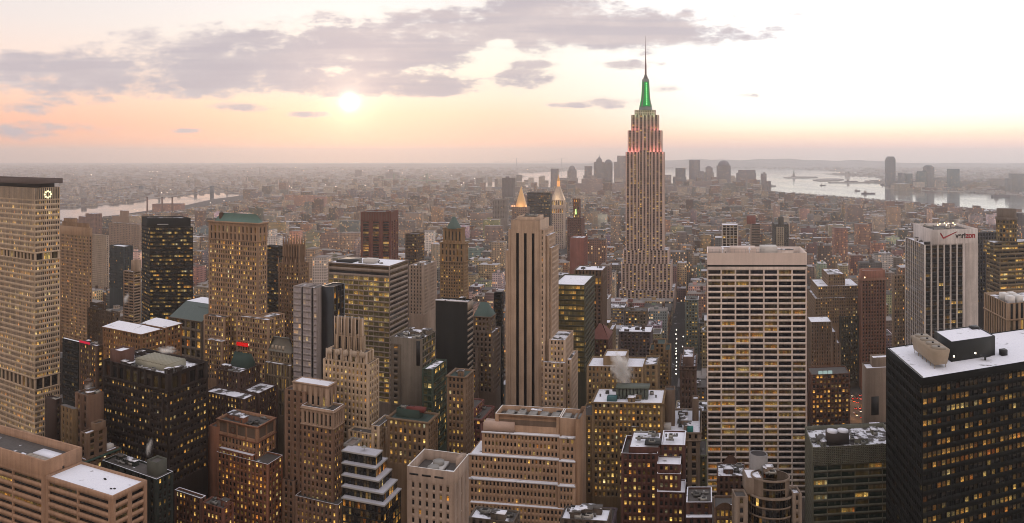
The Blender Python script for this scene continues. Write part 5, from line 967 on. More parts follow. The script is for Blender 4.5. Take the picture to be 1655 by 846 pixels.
b = B('office_tower', 'stone tower with glowing gold pyramid roof and corner lamps', 852, 827, 856, 1800, 335, 360, (140,116,104), 'the gold pyramid tower'); b.full(stone(lit=.05, bw=5, fh=5), None); w = b.w; z0, z1 = b.z, b.zy(305); W_, L_ = b.Wd, b.L
p0, p1 = b.px(833, 4), b.px(849, 4); m_ = (p0+p1)/2; n_ = L_/2
b.part('pyramid_roof', [], plain('gilding_stone', (226,178,122), .6), [[w(p0,3,z0),w(p1,3,z0),w(m_,n_,z1+6)], [w(p1,3,z0),w(p1,L_-3,z0),w(m_,n_,z1+6)], [w(p1,L_-3,z0),w(p0,L_-3,z0),w(m_,n_,z1+6)], [w(p0,L_-3,z0),w(p0,3,z0),w(m_,n_,z1+6)]])
lamp('floodlight', w(m_, -8, z0+4), 5000, (1, .72, .46), 1); lamp('floodlight', w(p1+8, -3, z0+5), 3000, (1, .7, .46), 1)
for pp in (1, 6, W_-3): b.cyl('corner_lamp', pp, 1.5, 1.6, z0-.1, z0+4, emit('flood_warm', (255,170,120), 1.6), 8)
b.part('roof_slab', b.bq(0, W_, 0, L_, z0-.01, z0+.0), plain('roof_stone', (110,96,88)))
b = B('office_tower', 'dark glass slab with amber rows between the gold pyramid and the white campanile', 890, 852, 892, 1950, 312, 405, (62,60,64), 'the dark slab by the campanile'); b.full(style(fh=4, bw=4, wf=.9, hf=.5, rec=.1, lit=.28, bias=.4, floorvar=1, glass='black'), 'tar')
b = B('office_tower', 'red-brown tower with small lit cupola glowing green', 941, 917, 945, 1500, 352, 410, (120,84,74), 'the green-cupola tower'); b.full(stone(lit=.06, bw=4, fh=4.5), 'patch'); q = 6; b.block(b.px(926, q), b.px(937, q), q, 18, b.z-1, b.zy(322), style(fh=8, bw=4, wf=.6, hf=.7, rec=.8, lit=.6, bias=.1), 'tar'); x_, y_ = b.xy(b.px(930), 4); qd, tr = wcyl(x_, y_, 1.5, b.zy(347), b.zy(339), 8, 1.0); b.part('green_beacon', qd, emit('green_beacon', (200,255,150), 1.6), tr)
b = B('office_block', 'salmon and orange brick slab with amber rows before the green-cupola tower', 944, 921, 985, 1150, 385, 450, (140,84,72), 'the salmon brick slab'); b.full(blank, 'patch', sts=stone(lit=.45, bias=.3, bw=3.2, fh=4))
b = B('office_tower', 'pale grey curved apartment slab behind the gold pyramid tower', 818, 796, 822, 2300, 323, 350, (150,138,132), 'the pale curved slab'); b.full(stone(lit=.02, bw=5), 'grey')
b = B('apartment_tower', 'tall dark apartment slab alone before the pale river water', 829.5, 811.5, 832, 4300, 288, 325, (104,92,92), 'the lone dark river slab'); b.full(stone(lit=.02, bw=8, fh=5), 'tar'); b.block(b.Wd*.3, b.Wd*.6, 3, 12, b.z, b.zy(285.5), blank, 'tar')

# ------------------------------------------------------------------ small generic blocks: colour attribute + window grid in UV metres
def boxes(C4, z0, z1, col, rcol, isw=1.0):
    """C4 (n,4,2) plan corners counter-clockwise, -> quads, face colours, window flags, uv"""
    n = len(C4); z0 = np.broadcast_to(z0, n); z1 = np.broadcast_to(z1, n); qs, cs, ws, us = [], [], [], []
    off = rng.rand(n)*1000
    for k in range(4):
        a, b_ = C4[:, k], C4[:, (k+1) % 4]; L_ = np.linalg.norm(b_-a, axis=1)
        q = np.stack([np.c_[a, z0], np.c_[b_, z0], np.c_[b_, z1], np.c_[a, z1]], 1)
        qs.append(q); cs.append(np.c_[col, np.ones(n)]); ws.append(np.full(n, isw)*np.ones(n)); o_ = np.floor(off)*3.1+k*310
        us.append(np.stack([np.c_[o_, z0*0], np.c_[o_+np.round(L_/3.1)*3.1, z0*0], np.c_[o_+np.round(L_/3.1)*3.1, np.round((z1-z0)/3.7)*3.7], np.c_[o_, np.round((z1-z0)/3.7)*3.7]], 1))
    qs.append(np.stack([np.c_[C4[:, k], z1] for k in range(4)], 1)); cs.append(np.c_[rcol, np.ones(n)]); ws.append(np.zeros(n)); us.append(np.zeros((n, 4, 2)))
    return np.concatenate(qs), np.concatenate(cs), np.concatenate(ws), np.concatenate(us)
def boxobj(name, C4, z0, z1, col, rcol, parent=None, base=(0,0,0), isw=1.0, mat=None, weld=True):
    q, c, w_, u_ = boxes(np.asarray(C4, float), z0, z1, np.asarray(col, float), np.asarray(rcol, float), isw)
    return mk(name, q, mat or city_mat(), parent=parent, base=base, fattr={'isw': w_}, cattr={'col': c}, uv=u_.reshape(-1, 2), weld=weld)
TOWERS = []
def tower(label, segs, D, rgb, extra=(), name='office_tower', depth=45, group=None, cat='building', snow=False):
    """a far tower seen whole: stacked boxes (left column, right column, top row)"""
    xm = (segs[0][0]+segs[0][1])/2; X0 = (xm-CX)/F*D; base = (X0, D+depth/2, 0)
    r = empty(name, base, label, cat, group); c = np.array([lin(*rgb)])
    for k, (xl, xr, y) in enumerate(segs):
        ins = 1.5*k; D0 = D+ins; x0, x1 = (xl-CX)/F*D0, (xr-CX)/F*D0; kk = (D0+depth)/D0
        C4 = [[(x0, D0), (x1, D0), (x1+.06*depth, D+depth-ins), (x0+.06*depth, D+depth-ins)]]
        zt = H-(y-HY)/F*D0
        boxobj('wall' if k == 0 else 'setback', C4, 0.0, zt, c*rng.uniform(.92, 1.08), [lin(120,112,110)] if not snow else [lin(200,198,202)], r, base)
    for e in extra:
        if e[0] == 'pyr': _, xc, hw, y0, y1 = e; qd, tr = wcyl((xc-CX)/F*D, D+depth/2, hw/F*D, H-(y0-HY)/F*D, H-(y1-HY)/F*D, 8, 0.0); mk('pyramid_roof', qd, plain('far_roof', rgb), parent=r, base=base, tris=tr)
        if e[0] == 'dome':
            _, xc, hw, y0, y1 = e; R = hw/F*D; za, zb_ = H-(y0-HY)/F*D, H-(y1-HY)/F*D; qd, tr = [], []
            for k in range(5):
                a0, a1 = k*math.pi/10, (k+1)*math.pi/10; q_, t_ = wcyl((xc-CX)/F*D, D+depth/2, R*math.cos(a0), za+(zb_-za)*math.sin(a0), za+(zb_-za)*math.sin(a1), 14, R*math.cos(a1) if k < 4 else 0.0, False); qd += q_; tr += t_
            mk('dome', qd, plain('far_roof', rgb), parent=r, base=base, tris=tr)
        if e[0] == 'spire': _, xc, y0, y1 = e; qd, tr = wcyl((xc-CX)/F*D, D+depth/2, 2.2, H-(y0-HY)/F*D, H-(y1-HY)/F*D, 6, .6); mk('spire', qd, plain('far_roof', rgb), parent=r, base=base, tris=tr)
    TOWERS.append((r, segs, D)); return r
dn = (96,92,98); G1 = 'downtown towers far behind the tall spired skyscraper'
tower('far slate slab tower rising straight behind the white campanile', [(890,903,273)], 5600, dn, group=G1)
tower('far grey block with rounded dark cap between campanile and stepped cluster', [(904,934,288),(917,932,276)], 5700, (112,104,106), [('dome',925,6,276,268)], group=G1)
tower('far slim dark slab with flat top beside the spire cluster', [(945,957,269),(943,962,284)], 5800, dn, group=G1)
tower('far broad tower with stepped top and thin antenna spire', [(960,990,279),(960,977,262),(964,973,258)], 6000, dn, [('pyr',969,4,258,253),('spire',970,255,249)], group=G1)
tower('far tower with rounded crown beside the antenna spire tower', [(977,990,264)], 5900, (90,86,94), [('dome',984,6,264,258)], group=G1)
tower('far pale flat topped slab half hidden by the tall spired skyscraper', [(998,1014,252),(993,1014,262),(993,1015,284)], 5800, (122,112,116), group=G1)
tower('far low grey block in front of the pale flat topped slab', [(940,966,290),(950,962,284)], 5200, (120,106,104), group=G1)
tower('far small tower close beside the flank of the tall spired skyscraper', [(1073,1085,283)], 5600, (116,104,106), group=G1)
tower('far dark stepped glass block with flat roof', [(1089,1109,286),(1093,1108,272)], 5600, (78,80,90), group=G1)
tower('far tall square slab with clean flat top above the water line', [(1115,1131.5,259)], 5900, (98,94,104), group=G1)
tower('far narrow shoulder tower tucked against the tall square slab', [(1129,1138,277)], 5700, (104,98,106), group=G1)
tower('far domed tower with round cap between the two tallest slabs', [(1140,1154,279),(1142,1152,272)], 5700, (112,104,110), [('dome',1147,5,273,268.5)], group=G1)
tower('far largest domed tower with arched crown before the bay', [(1160,1181,268)], 5800, (104,98,106), [('dome',1171,9.5,268,259.5)], group=G1)
tower('far wide slab block with sloped shoulders before the bay', [(1192,1222,280),(1195,1221,275),(1222,1229,291)], 5600, (100,94,102), group=G1)
tower('far thin stepped tower pair at the edge of the bay', [(1232,1239,281),(1238,1246,293),(1235,1237,279)], 5400, (104,96,100), group=G1)
tower('far broad base block under the largest domed tower', [(1155,1200,297)], 5000, (110,100,102), group=G1)
tower('far low stepped block near the shore with pale roof', [(1075,1150,301),(1120,1150,293)], 4700, (124,110,108), group=G1)
tower('far pinkish low block under the antenna spire tower', [(930,1010,297),(946,974,289)], 4600, (130,112,110), group=G1)
jc = (96,100,110); G2 = 'towers on the far shore of the bay'
tower('lone tallest tower on the far shore with curved shoulders', [(1434,1447.5,258),(1435,1446.5,255),(1436.5,1445,253.3)], 6150, (92,98,110), group=G2)
tower('slim stub tower on the far shore near the lone tallest tower', [(1455,1463,280)], 6000, jc, group=G2)
tower('greenish stub tower with flat roof on the far shore', [(1467,1475,281)], 6000, (94,106,112), group=G2)
tower('teal glass block on the far shore below a taller rounded tower', [(1484,1498,281),(1486,1497,277)], 5900, (78,98,104), group=G2)
tower('rounded top tower on the far shore behind the teal glass block', [(1496,1510,270)], 6050, (98,98,106), [('dome',1503,6.5,270,267)], group=G2)
tower('square dark slab standing at the very water edge on the far shore', [(1535.5,1551,273.5)], 5750, (80,96,104), group=G2)
tower('pale broad far shore tower group at the edge of the river', [(1636,1668,281),(1630,1642,289)], 5400, (104,108,114), group=G2)
tower('low long grey block on the far shore between teal and square slabs', [(1447,1535,293),(1510,1530,288)], 6100, (112,108,110), group=G2)
tower('low stepped pinkish block on the far shore beyond the square slab', [(1552,1600,293),(1600,1634,289)], 5900, (120,112,112), group=G2)
bkc = (112,102,108); G3 = 'towers far across the wide eastern district'
for lb, sg, D_, rg in (('far faint tower with flat top standing alone near the hazy horizon', [(574,584,275)], 9000, bkc), ('far grey tower with red roof lights near the hazy horizon', [(623,645,279),(628,634,274)], 8600, bkc), ('far dark twin slab in the hazy district', [(656,671,284)], 8300, (104,94,104)), ('far pale block with bright roof strip near the horizon', [(604,617,284)], 8700, (150,138,120)),
    ('row of salmon slab apartments lit by the low sun, first slab', [(460,471,315)], 3600, (150,112,100)), ('salmon slab apartment with yellow lit corner beyond the gothic tower', [(474,493,316)], 3560, (156,116,100)), ('salmon slab apartment closest to the brick chimney', [(496,508,316),(508,526,318)], 3520, (150,110,98)), ('brown slab apartment standing below the salmon slabs', [(463,474,332)], 3150, (118,86,82)),
    ('dark housing slab above the dark red fluted tower', [(560,575,308)], 4100, (96,88,96)), ('grey housing slab between dark slabs of the hazy district', [(582,598,310)], 4000, (102,92,98)), ('paired grey housing slabs with stepped roof', [(606,622,309),(612,618,305)], 4050, (104,94,98)), ('dark grey housing slab beneath the suspension bridge', [(640,655,311)], 4000, (98,90,96)), ('slim grey housing slab beside the bridge tower', [(660,676,312)], 3900, (108,96,98)),
    ('ochre office slab catching light above the ochre belvedere tower', [(697,708,334),(708,716,337)], 2600, (150,118,94)), ('long beige institutional block above the small dark brown office', [(652,682,345)], 2500, (142,122,110)), ('dark ribbed block beside the dark red fluted tower', [(639,652,353),(652,670,357)], 2200, (110,98,94)), ('white stepped block with snow terraces beyond the small dark brown office', [(685,700,375)], 1600, (196,184,176)),
    ('wide grey-brown block with long window rows near the pale curved slab', [(760,800,345)], 2500, (128,108,100)), ('second wide grey-brown block with lit corner below the first', [(783,812,366)], 2000, (124,104,96)), ('green-grey hospital block with ribs beyond the gothic tower', [(549,578,357)], 2300, (98,104,102)), ('brown brick hospital block with small penthouse', [(517,545,377),(525,537,371)], 1850, (124,100,90)), ('tan hospital block with arched windows before the dark red fluted tower', [(549,580,377)], 1800, (140,116,100)),
    ('white stepped block with balconies beyond the gothic tower', [(429,448,384),(433,440,372)], 1500, (188,176,168)), ('pale narrow slab with snow roof beyond the gothic tower', [(505,527,417)], 1050, (176,160,150)), ('tan narrow block beside the gothic tower', [(494,508,403)], 1200, (146,124,106)), ('bright pink-walled block beyond the gothic tower', [(468,482,374)], 1700, (180,128,108)), ('grey slab far across the river with flat roof', [(440,453,318)], 4000, (110,98,100)), ('dark far slab near the bridge approach', [(404,420,310)], 4300, (100,92,98)),
    ('small brick tower beside the slim stub tower on the near shore', [(1393,1395,320),(1386,1396,322)], 3500, (128,110,106)), ('pale near shore block with dark side and flat top', [(1459,1476,326)], 3300, (136,122,118)), ('dark narrow near shore tower with notch', [(1480,1487,327)], 3300, (104,92,92)), ('stepped brick block with pyramid top near the shore', [(1417,1431,327)], 3300, (124,102,98)), ('long stepped brick block close to the river bank', [(1500,1555,336),(1528,1543,329)], 3050, (128,104,98)), ('dark stepped warehouse with roof tank at the river bank', [(1560,1598,343),(1567,1590,337),(1577,1585,333)], 2800, (112,92,86)),
    ('sandy brick slab in the middle of the hazy district by the river', [(1438,1456,335)], 2500, (156,128,108)), ('brown brick slab with flat roof standing above its neighbours', [(1371,1396,331)], 2600, (122,102,96)), ('dark grey flat slab by the edge of the picture', [(1643,1664,345)], 1600, (92,84,86)), ('hazy brick block with amber windows beyond the red-brown tower', [(1388,1408,363)], 1900, (128,92,76)),
    ('rust brick tower alone in the hazy district', [(1352,1370,369)], 1700, (132,92,80)), ('grey loft slab beyond the spired skyscraper base', [(1096,1110,376),(1110,1122,380)], 1900, (112,98,92)), ('tan loft slab beyond the spired skyscraper base', [(1104,1120,398)], 1500, (140,118,100)), ('dark brick loft with two wings by the spired skyscraper', [(1084,1110,408),(1110,1118,404)], 1450, (100,88,80)), ('pale round shouldered block with lit windows behind the spired skyscraper', [(988,1004,350)], 2000, (134,116,104))):
    tower(lb, sg, D_, rg, group=G3 if D_ > 3000 else None, name='far_tower' if D_ > 3000 else 'office_block', depth=30)

# ------------------------------------------------------------------ bridges, chimneys, statue, boats
def wrap(name, label, cat, x, y, D, group=None):
    X_, Y_, Z_ = PX(x, y, D); return empty(name, (X_, Y_, 0), label, cat, group), (X_, Y_, 0)
def bridge(label, xa, xb, ydeck, Da, Db, towers, ytop, rgb):
    r, bs = wrap('suspension_bridge', label, 'bridge', (xa+xb)/2, ydeck, (Da+Db)/2); mt_ = plain('bridge_steel', rgb, .6, .2)
    pt = lambda f, z: (((xa+(xb-xa)*f)-CX)/F*(Da+(Db-Da)*f), Da+(Db-Da)*f, z)
    zd = H-(ydeck-HY)/F*(Da+Db)/2; q = []
    for k in range(20):
        a, c_ = pt(k/20, 0), pt((k+1)/20, 0)
        for za, zb_ in ((zd, zd+7),): q += [[(a[0],a[1],za),(c_[0],c_[1],za),(c_[0],c_[1],zb_),(a[0],a[1],zb_)], [(a[0],a[1],zb_),(c_[0],c_[1],zb_),(c_[0],c_[1]+28,zb_),(a[0],a[1]+28,zb_)], [(a[0],a[1]+28,za),(c_[0],c_[1]+28,za),(c_[0],c_[1]+28,zb_),(a[0],a[1]+28,zb_)], [(a[0],a[1],za),(c_[0],c_[1],za),(c_[0],c_[1]+28,za),(a[0],a[1]+28,za)]]
    mk('deck', q, mt_, parent=r, base=bs)
    fs = []
    for xt in towers:
        f = (xt-xa)/(xb-xa); x_, y_, _ = pt(f, 0); zt = H-(ytop-HY)/F*y_; fs.append((f, zt)); q = []
        for yy in (-2, 24): q += wbox(x_-6, x_+6, y_+yy, y_+yy+8, -2, zt, True)
        q += wbox(x_-5, x_+5, y_-2, y_+32, zt-10, zt-3, True)+wbox(x_-5, x_+5, y_-2, y_+32, zd+30, zd+36, True); mk('bridge_tower', q, mt_, parent=r, base=bs)
    q = []
    spans = [((0, zd+4), fs[0], False), (fs[0], fs[-1], True), (fs[-1], (1, zd+4), False)] if len(fs) > 1 else [((0, zd+4), fs[0], False), (fs[0], (1, zd+4), False)]
    for (fa, za), (fb, zb_), sag in spans:
        P_ = []
        for k in range(13):
            u_ = k/12; z = za+(zb_-za)*u_; z = z-(min(za, zb_)-zd-8)*4*u_*(1-u_)*(1 if sag else .25); P_.append(pt(fa+(fb-fa)*u_, z))
        for a, c_ in zip(P_, P_[1:]):
            for yy in (0, 26): q += [[(a[0],a[1]+yy,a[2]),(c_[0],c_[1]+yy,c_[2]),(c_[0],c_[1]+yy,c_[2]+2.4),(a[0],a[1]+yy,a[2]+2.4)]]
    mk('cable', q, mt_, parent=r, base=bs); return r
bridge('grey steel suspension bridge crossing the river with two latticed towers', 150, 405, 320, 5300, 4700, (226, 341), 301, (86,96,108))
bridge('small greenish suspension bridge with bright cables in the hazy distance', 606, 720, 292, 7200, 6600, (636, 690), 281, (120,132,112))
bridge('faint far bridge with two thin towers on the hazy horizon', 800, 960, 262.5, 16500, 16500, (835, 908), 256, (110,104,108))
def chimney(x, yt, yb, D, r, rgb, label, group):
    X_, Y_, zt = PX(x, yt, D); z0 = max(0, H-(yb-HY)/F*D); o = empty('chimney', (X_, Y_, 0), label, 'chimney', group)
    qd, tr = wcyl(X_, Y_, r, 0, zt, 10, r*.8); mk('shaft', qd, plain('chimney_brick', rgb), parent=o, base=(X_, Y_, 0), tris=tr)
    qd, tr = wcyl(X_, Y_, r*.95, zt, zt+4, 10); mk('rim', qd, dark, parent=o, base=(X_, Y_, 0), tris=tr)
for x in (238, 262, 278.5): chimney(x, 320, 342, 3400, 4.0, (104,74,66), 'tall dark brick power station chimney beside the river behind the black faceted tower', 'dark power station chimneys')
for x in (450, 457, 464, 472): chimney(x, 290, 314, 6000, 4.5, (176,156,148), 'pale far power station chimney with dark rim across the river', 'pale far power station chimneys')
for x in (395, 400): chimney(x, 286, 304, 6500, 4, (170,152,146), 'pale thin far chimney of a pair beyond the suspension bridge', 'pair of thin far chimneys')
chimney(420, 272, 281, 9500, 5, (92,82,88), 'lone thin dark far chimney on the hazy horizon', None)
p = boxobj('power_station', [[((x-CX)/F*D, D+dd_) for x, D, dd_ in ((246,3400,0),(290,3400,0),(290,3400,60),(246,3400,60))]], 0, 42, [lin(140,98,88)], [lin(110,96,92)]); tag(p, 'reddish power station hall at the foot of the dark riverside chimneys', 'power station')
# statue on its island
def statue():
    D = 9000; X_, Y_, _ = PX(1283, 287, D); o = empty('statue', (X_, Y_, 5), 'tiny robed statue with raised torch on a pedestal on the small island', 'statue'); bs = (X_, Y_, 5); g = plain('statue_copper', (96,104,100), .8)
    mk('pedestal', wbox(X_-22, X_+22, Y_-22, Y_+22, 4, 16)+wbox(X_-10, X_+10, Y_-10, Y_+10, 16, 46), plain('pedestal_stone', (120,110,104)), parent=o, base=bs)
    qd, tr = wcyl(X_, Y_, 7, 46, 70, 10, 4.6, False); a, c_ = wcyl(X_, Y_, 4.6, 70, 79, 10, 2.2); d_, e_ = wcyl(X_, Y_, 2.3, 79, 85, 10, 1.8); h_, i_ = wcyl(X_+5, Y_, 1.5, 74, 93, 8, 1.0); mk('figure', qd+a+d_+h_, g, parent=o, base=bs, tris=tr+c_+e_+i_); q, t2 = wcyl(X_+5, Y_, 2.2, 93, 97, 8, .3); mk('torch', q, plain('gilding', (214,160,96), .4, .6), parent=o, base=bs, tris=t2)
statue()
def boat(x, y, L_, h, label):
    X_, Y_, _ = gp(x, y); o = empty('ship', (X_, Y_, -1.6), label, 'boat'); bs = (X_, Y_, -1.6); b0 = L_*.09
    hull = [[(X_-L_/2, Y_-b0, -2), (X_+L_/2-b0, Y_-b0, -2), (X_+L_/2, Y_-b0*.5, h*.4), (X_-L_/2, Y_-b0, h*.4)], [(X_-L_/2, Y_+b0, -2), (X_+L_/2-b0, Y_+b0, -2), (X_+L_/2, Y_+b0*.5, h*.4), (X_-L_/2, Y_+b0, h*.4)], [(X_-L_/2, Y_-b0, h*.4), (X_+L_/2, Y_-b0*.5, h*.4), (X_+L_/2, Y_+b0*.5, h*.4), (X_-L_/2, Y_+b0, h*.4)], [(X_-L_/2, Y_-b0, -2), (X_-L_/2, Y_+b0, -2), (X_-L_/2, Y_+b0, h*.4), (X_-L_/2, Y_-b0, h*.4)]]
    mk('hull', hull, plain('hull_paint', (72,60,62)), parent=o, base=bs); mk('deckhouse', wbox(X_-L_*.35, X_-L_*.18, Y_-b0*.7, Y_+b0*.7, h*.4, h, True)+wbox(X_-L_*.3, X_-L_*.26, Y_-2, Y_+2, h, h*1.5), plain('deck_paint', (150,136,130)), parent=o, base=bs)
boat(1404, 313.5, 90, 16, 'long low barge on the river in front of the far shore'); boat(1386, 309, 40, 12, 'small ferry near the long low barge'); boat(1430, 299, 70, 18, 'dark ship moored at the tip of the far shore pier'); boat(1250, 301, 46, 12, 'small boat alone on the bay near the thin stepped towers'); boat(1330, 300, 50, 12, 'small boat out on the open bay'); boat(1376, 295, 120, 30, 'ship beside the long pier below the two small islands'); boat(1618, 318.5, 110, 26, 'large moored ship at the end of the far pier')
def pier(xa, xb, y, label, wd=26):
    a, c_ = gp(xa, y), gp(xb, y); p = mk('pier', [[(a[0], a[1]-wd, z), (c_[0], c_[1]-wd, z), (c_[0], c_[1]+wd, z), (a[0], a[1]+wd, z)] for z in (5,)]+[[(a[0], a[1]-wd, -3), (c_[0], c_[1]-wd, -3), (c_[0], c_[1]-wd, 5), (a[0], a[1]-wd, 5)], [(a[0], a[1]-wd, -3), (a[0], a[1]+wd, -3), (a[0], a[1]+wd, 5), (a[0], a[1]-wd, 5)]], land_mat()); tag(p, label, 'pier')
pier(1340, 1432, 295.6, 'long thin pier reaching into the bay from the far shore'); pier(1572, 1640, 311.5, 'pale pier along the far river bank'); pier(1552, 1640, 309.2, 'thin dark pier behind the pale pier', 14)
# ------------------------------------------------------------------ rank and file: blocks of the street grid
def warp(s, w):
    """avenue-grid metres (s down the avenues, w across) -> plan position"""
    xx = s*math.sin(AL)+w*math.cos(AL); yy = s*math.cos(AL)-w*math.sin(AL); r = np.hypot(xx, yy); return np.arctan2(xx, yy)*r, r
AV = [-2300,-2010,-1740,-1480,-1130,-900,-690,-480,-330,-185,-40,165,430,690,950,1210,1470,1730,1990,2250]
RW = {-330: 20}
cand = []
for s0 in np.arange(230, 4600, 80):
    of_ = 0 if s0 < 1350 else random.uniform(-60, 60)
    for a0, a1 in zip([v+of_ for v in AV], [v+of_ for v in AV[1:]]):
        w = a0+13
        while w < a1-22:
            far = s0 > 1500; wd = random.uniform(14, 38) if not far else random.uniform(16, 46)
            wd = min(wd, a1-13-w)
            for row in (0, 1):
                if random.random() < .06: continue
                r_ = random.random()
                h = 16+30*r_**2 if s0 > 1500 else 22+46*r_**1.6
                if s0 < 1500 and abs(w) < 700 and random.random() < .12: h += random.uniform(15, 45)
                if s0 > 1500 and random.random() < .10: h += random.uniform(10, 42)
                dp = random.uniform(24, 31); sa = s0+8+row*32; cand.append((sa, sa+dp, w+.3, w+wd-.3, h))
            w += wd
cand = np.array(cand)
C4 = np.stack([np.stack(warp(cand[:, i], cand[:, j]), 1) for i, j in ((0,2),(0,3),(1,3),(1,2))], 1)   # n,4,2
cen = C4.mean(1); tn = cen[:, 0]/cen[:, 1]
ok = (np.abs(tn) < .72) & inpoly(cen[:, 0], cen[:, 1], mp_)
for k in range(4): ok &= inpoly(C4[:, k, 0], C4[:, k, 1], mp_)
C4, cen, hts = C4[ok], cen[ok], cand[ok, 4]
rad = np.linalg.norm(C4-cen[:, None], axis=2).max(1)
# keep clear of the named buildings
def foot(b):
    P = [(p, q) for bx in b.boxes for p, q in ((bx[0],bx[2]),(bx[1],bx[2]),(bx[1],bx[3]),(bx[0],bx[3]))]; P = np.array(P)
    p0, p1, q0, q1 = P[:, 0].min(), P[:, 0].max(), P[:, 1].min(), P[:, 1].max(); return np.array([b.xy(p0,q0), b.xy(p1,q0), b.xy(p1,q1), b.xy(p0,q1)])
def sat(A, Bs):
    """separating axis test of quad A against quads Bs"""
    hit = np.ones(len(Bs), bool)
    for k in range(4):
        e = A[(k+1) % 4]-A[k]; n = np.array((-e[1], e[0])); a = A@n; bb = Bs@n; hit &= ~((bb.max(1) < a.min()-.3) | (bb.min(1) > a.max()+.3))
    for k in range(4):
        e = Bs[:, (k+1) % 4]-Bs[:, k]; n = np.stack([-e[:, 1], e[:, 0]], 1); a = n@A.T; bb = np.einsum('nij,nj->ni', Bs, n); hit &= ~((bb.max(1) < a.min(1)-.3) | (bb.min(1) > a.max(1)+.3))
    return hit
dead = np.zeros(len(C4), bool)
for b in BUILD: dead |= sat(foot(b), C4)
for r, segs, D in TOWERS:
    xl, xr = min(s[0] for s in segs), max(s[1] for s in segs); A = np.array([((xl-CX)/F*D, D), ((xr-CX)/F*D, D), ((xr-CX)/F*D+3, D+46), ((xl-CX)/F*D+3, D+46)]); dead |= sat(A, C4)
C4, cen, hts, rad = C4[~dead], cen[~dead], hts[~dead], rad[~dead]
# never rise over what the photograph shows of the building behind
near = C4[:, :, 1].min(1); farY = C4[:, :, 1].max(1); pxs = CX+C4[:, :, 0]/C4[:, :, 1]*F; xmin, xmax = pxs.min(1), pxs.max(1)
for b in BUILD:
    f = foot(b); fx = CX+f[:, 0]/f[:, 1]*F
    m_ = (near < b.D-4) & (xmax > fx.min()+2) & (xmin < fx.max()-2)
    lim = H-(b.yb+4-HY)/F*farY; hts = np.where(m_, np.minimum(hts, lim), hts)
for x0, x1, Dz, yz in ((1352, 1398, 860, 692), (1086, 1106, 1110, 612)):
    m_ = (near < Dz) & (xmax > x0) & (xmin < x1); hts = np.where(m_, np.minimum(hts, H-(yz-HY)/F*near), hts)
# the far skyline of the photograph: nothing generic above these rows
sky_y = np.interp(cen[:, 0]/cen[:, 1]*F+CX, [0,98,300,420,700,900,1100,1200,1300,1400,1500,1600,1655], [357,359,341,320,312,305,305,306,314,322,331,341,348])
hts = np.where(cen[:, 1] > 1300, np.minimum(hts, H-(sky_y-HY)/F*near), hts)
ok = hts > 7; C4, cen, hts, near = C4[ok], cen[ok], hts[ok], near[ok]
PAL = [('brown', (122,96,80)), ('tan', (154,134,112)), ('grey', (114,114,112)), ('red-brown', (112,78,66)), ('ochre', (150,120,86)), ('beige', (178,154,134)), ('dark', (82,70,64)), ('brick', (140,92,74)), ('pale', (196,180,166))]
PAL = [(n_, tuple(int(v*.74+(sum(c_)/3)*.26) for v in c_)) for n_, c_ in PAL]
pi_ = rng.choice(len(PAL), len(C4), p=[.2,.16,.14,.12,.08,.1,.08,.08,.04]); rk = rng.choice(3, len(C4), p=[.17,.41,.42])
wcol = np.array([lin(*PAL[i][1]) for i in pi_])*rng.uniform(.8, 1.2, (len(C4), 1)); rpal = np.array([lin(178,176,182), lin(136,128,124), lin(82,78,76)]); rcol = rpal[rk]*rng.uniform(.85, 1.1, (len(C4), 1))

# ------------------------------------------------------------------ what is in view: a coarse depth and id buffer
ZW, ZH = 828, 424
zb = np.full((ZH, ZW), np.inf); ib = np.full((ZH, ZW), -1, int)
def rast(quads, ids):
    Q = np.asarray(quads, float).reshape(-1, 4, 3); P = proj(Q); P[..., :2] *= .5
    for q, i in zip(P, ids):
        if q[:, 2].min() < 5: continue
        x0, x1 = max(0, int(q[:, 0].min())), min(ZW-1, int(q[:, 0].max())+1); y0, y1 = max(0, int(q[:, 1].min())), min(ZH-1, int(q[:, 1].max())+1)
        if x1 < x0 or y1 < y0: continue
        gx, gy = np.meshgrid(np.arange(x0, x1+1)+.5, np.arange(y0, y1+1)+.5)
        for t3 in ((0,1,2), (0,2,3)):
            (ax, ay, az_), (bx, by, bz), (cx, cy, cz) = q[list(t3)]
            den = (by-cy)*(ax-cx)+(cx-bx)*(ay-cy)
            if abs(den) < 1e-9: continue
            l0 = ((by-cy)*(gx-cx)+(cx-bx)*(gy-cy))/den; l1 = ((cy-ay)*(gx-cx)+(ax-cx)*(gy-cy))/den; l2 = 1-l0-l1
            ins = (l0 >= 0) & (l1 >= 0) & (l2 >= 0)
            z = 1/np.maximum(l0/az_+l1/bz+l2/cz, 1e-9); sub = zb[y0:y1+1, x0:x1+1]; m_ = ins & (z < sub)
            sub[m_] = z[m_]; ib[y0:y1+1, x0:x1+1][m_] = i
for bi, b in enumerate(BUILD):
    for bx in b.boxes: qq = b.bq(*bx); rast(qq, [bi]*5)
q_, _, _, _ = boxes(C4, 0.0, hts, wcol, rcol); n_ = len(C4); qi = q_.reshape(5, n_, 4, 3)
for k in (0, 1, 3, 4): rast(qi[k][cen[:, 1] < 3000], 10000+np.nonzero(cen[:, 1] < 3000)[0])
cnt = np.bincount(ib[ib >= 10000]-10000, minlength=n_)
NF = max(0, 296-len(BUILD)-len(TOWERS))
order = np.argsort(-cnt)[:NF]; order = order[cnt[order] > 3]; solo = np.zeros(n_, bool); solo[order] = True
anch = {}
for bi, b in enumerate(BUILD):
    yy, xx = np.nonzero(ib == bi)
    if len(yy): anch[bi] = (xx.mean()*2, yy.mean()*2, xx.min()*2, xx.max()*2, yy.min()*2, yy.max()*2)
used = set(o.get('label') for o in COL.objects if o.get('label'))|set(b.label for b in BUILD)
GRP = 'ordinary blocks of the street grid'
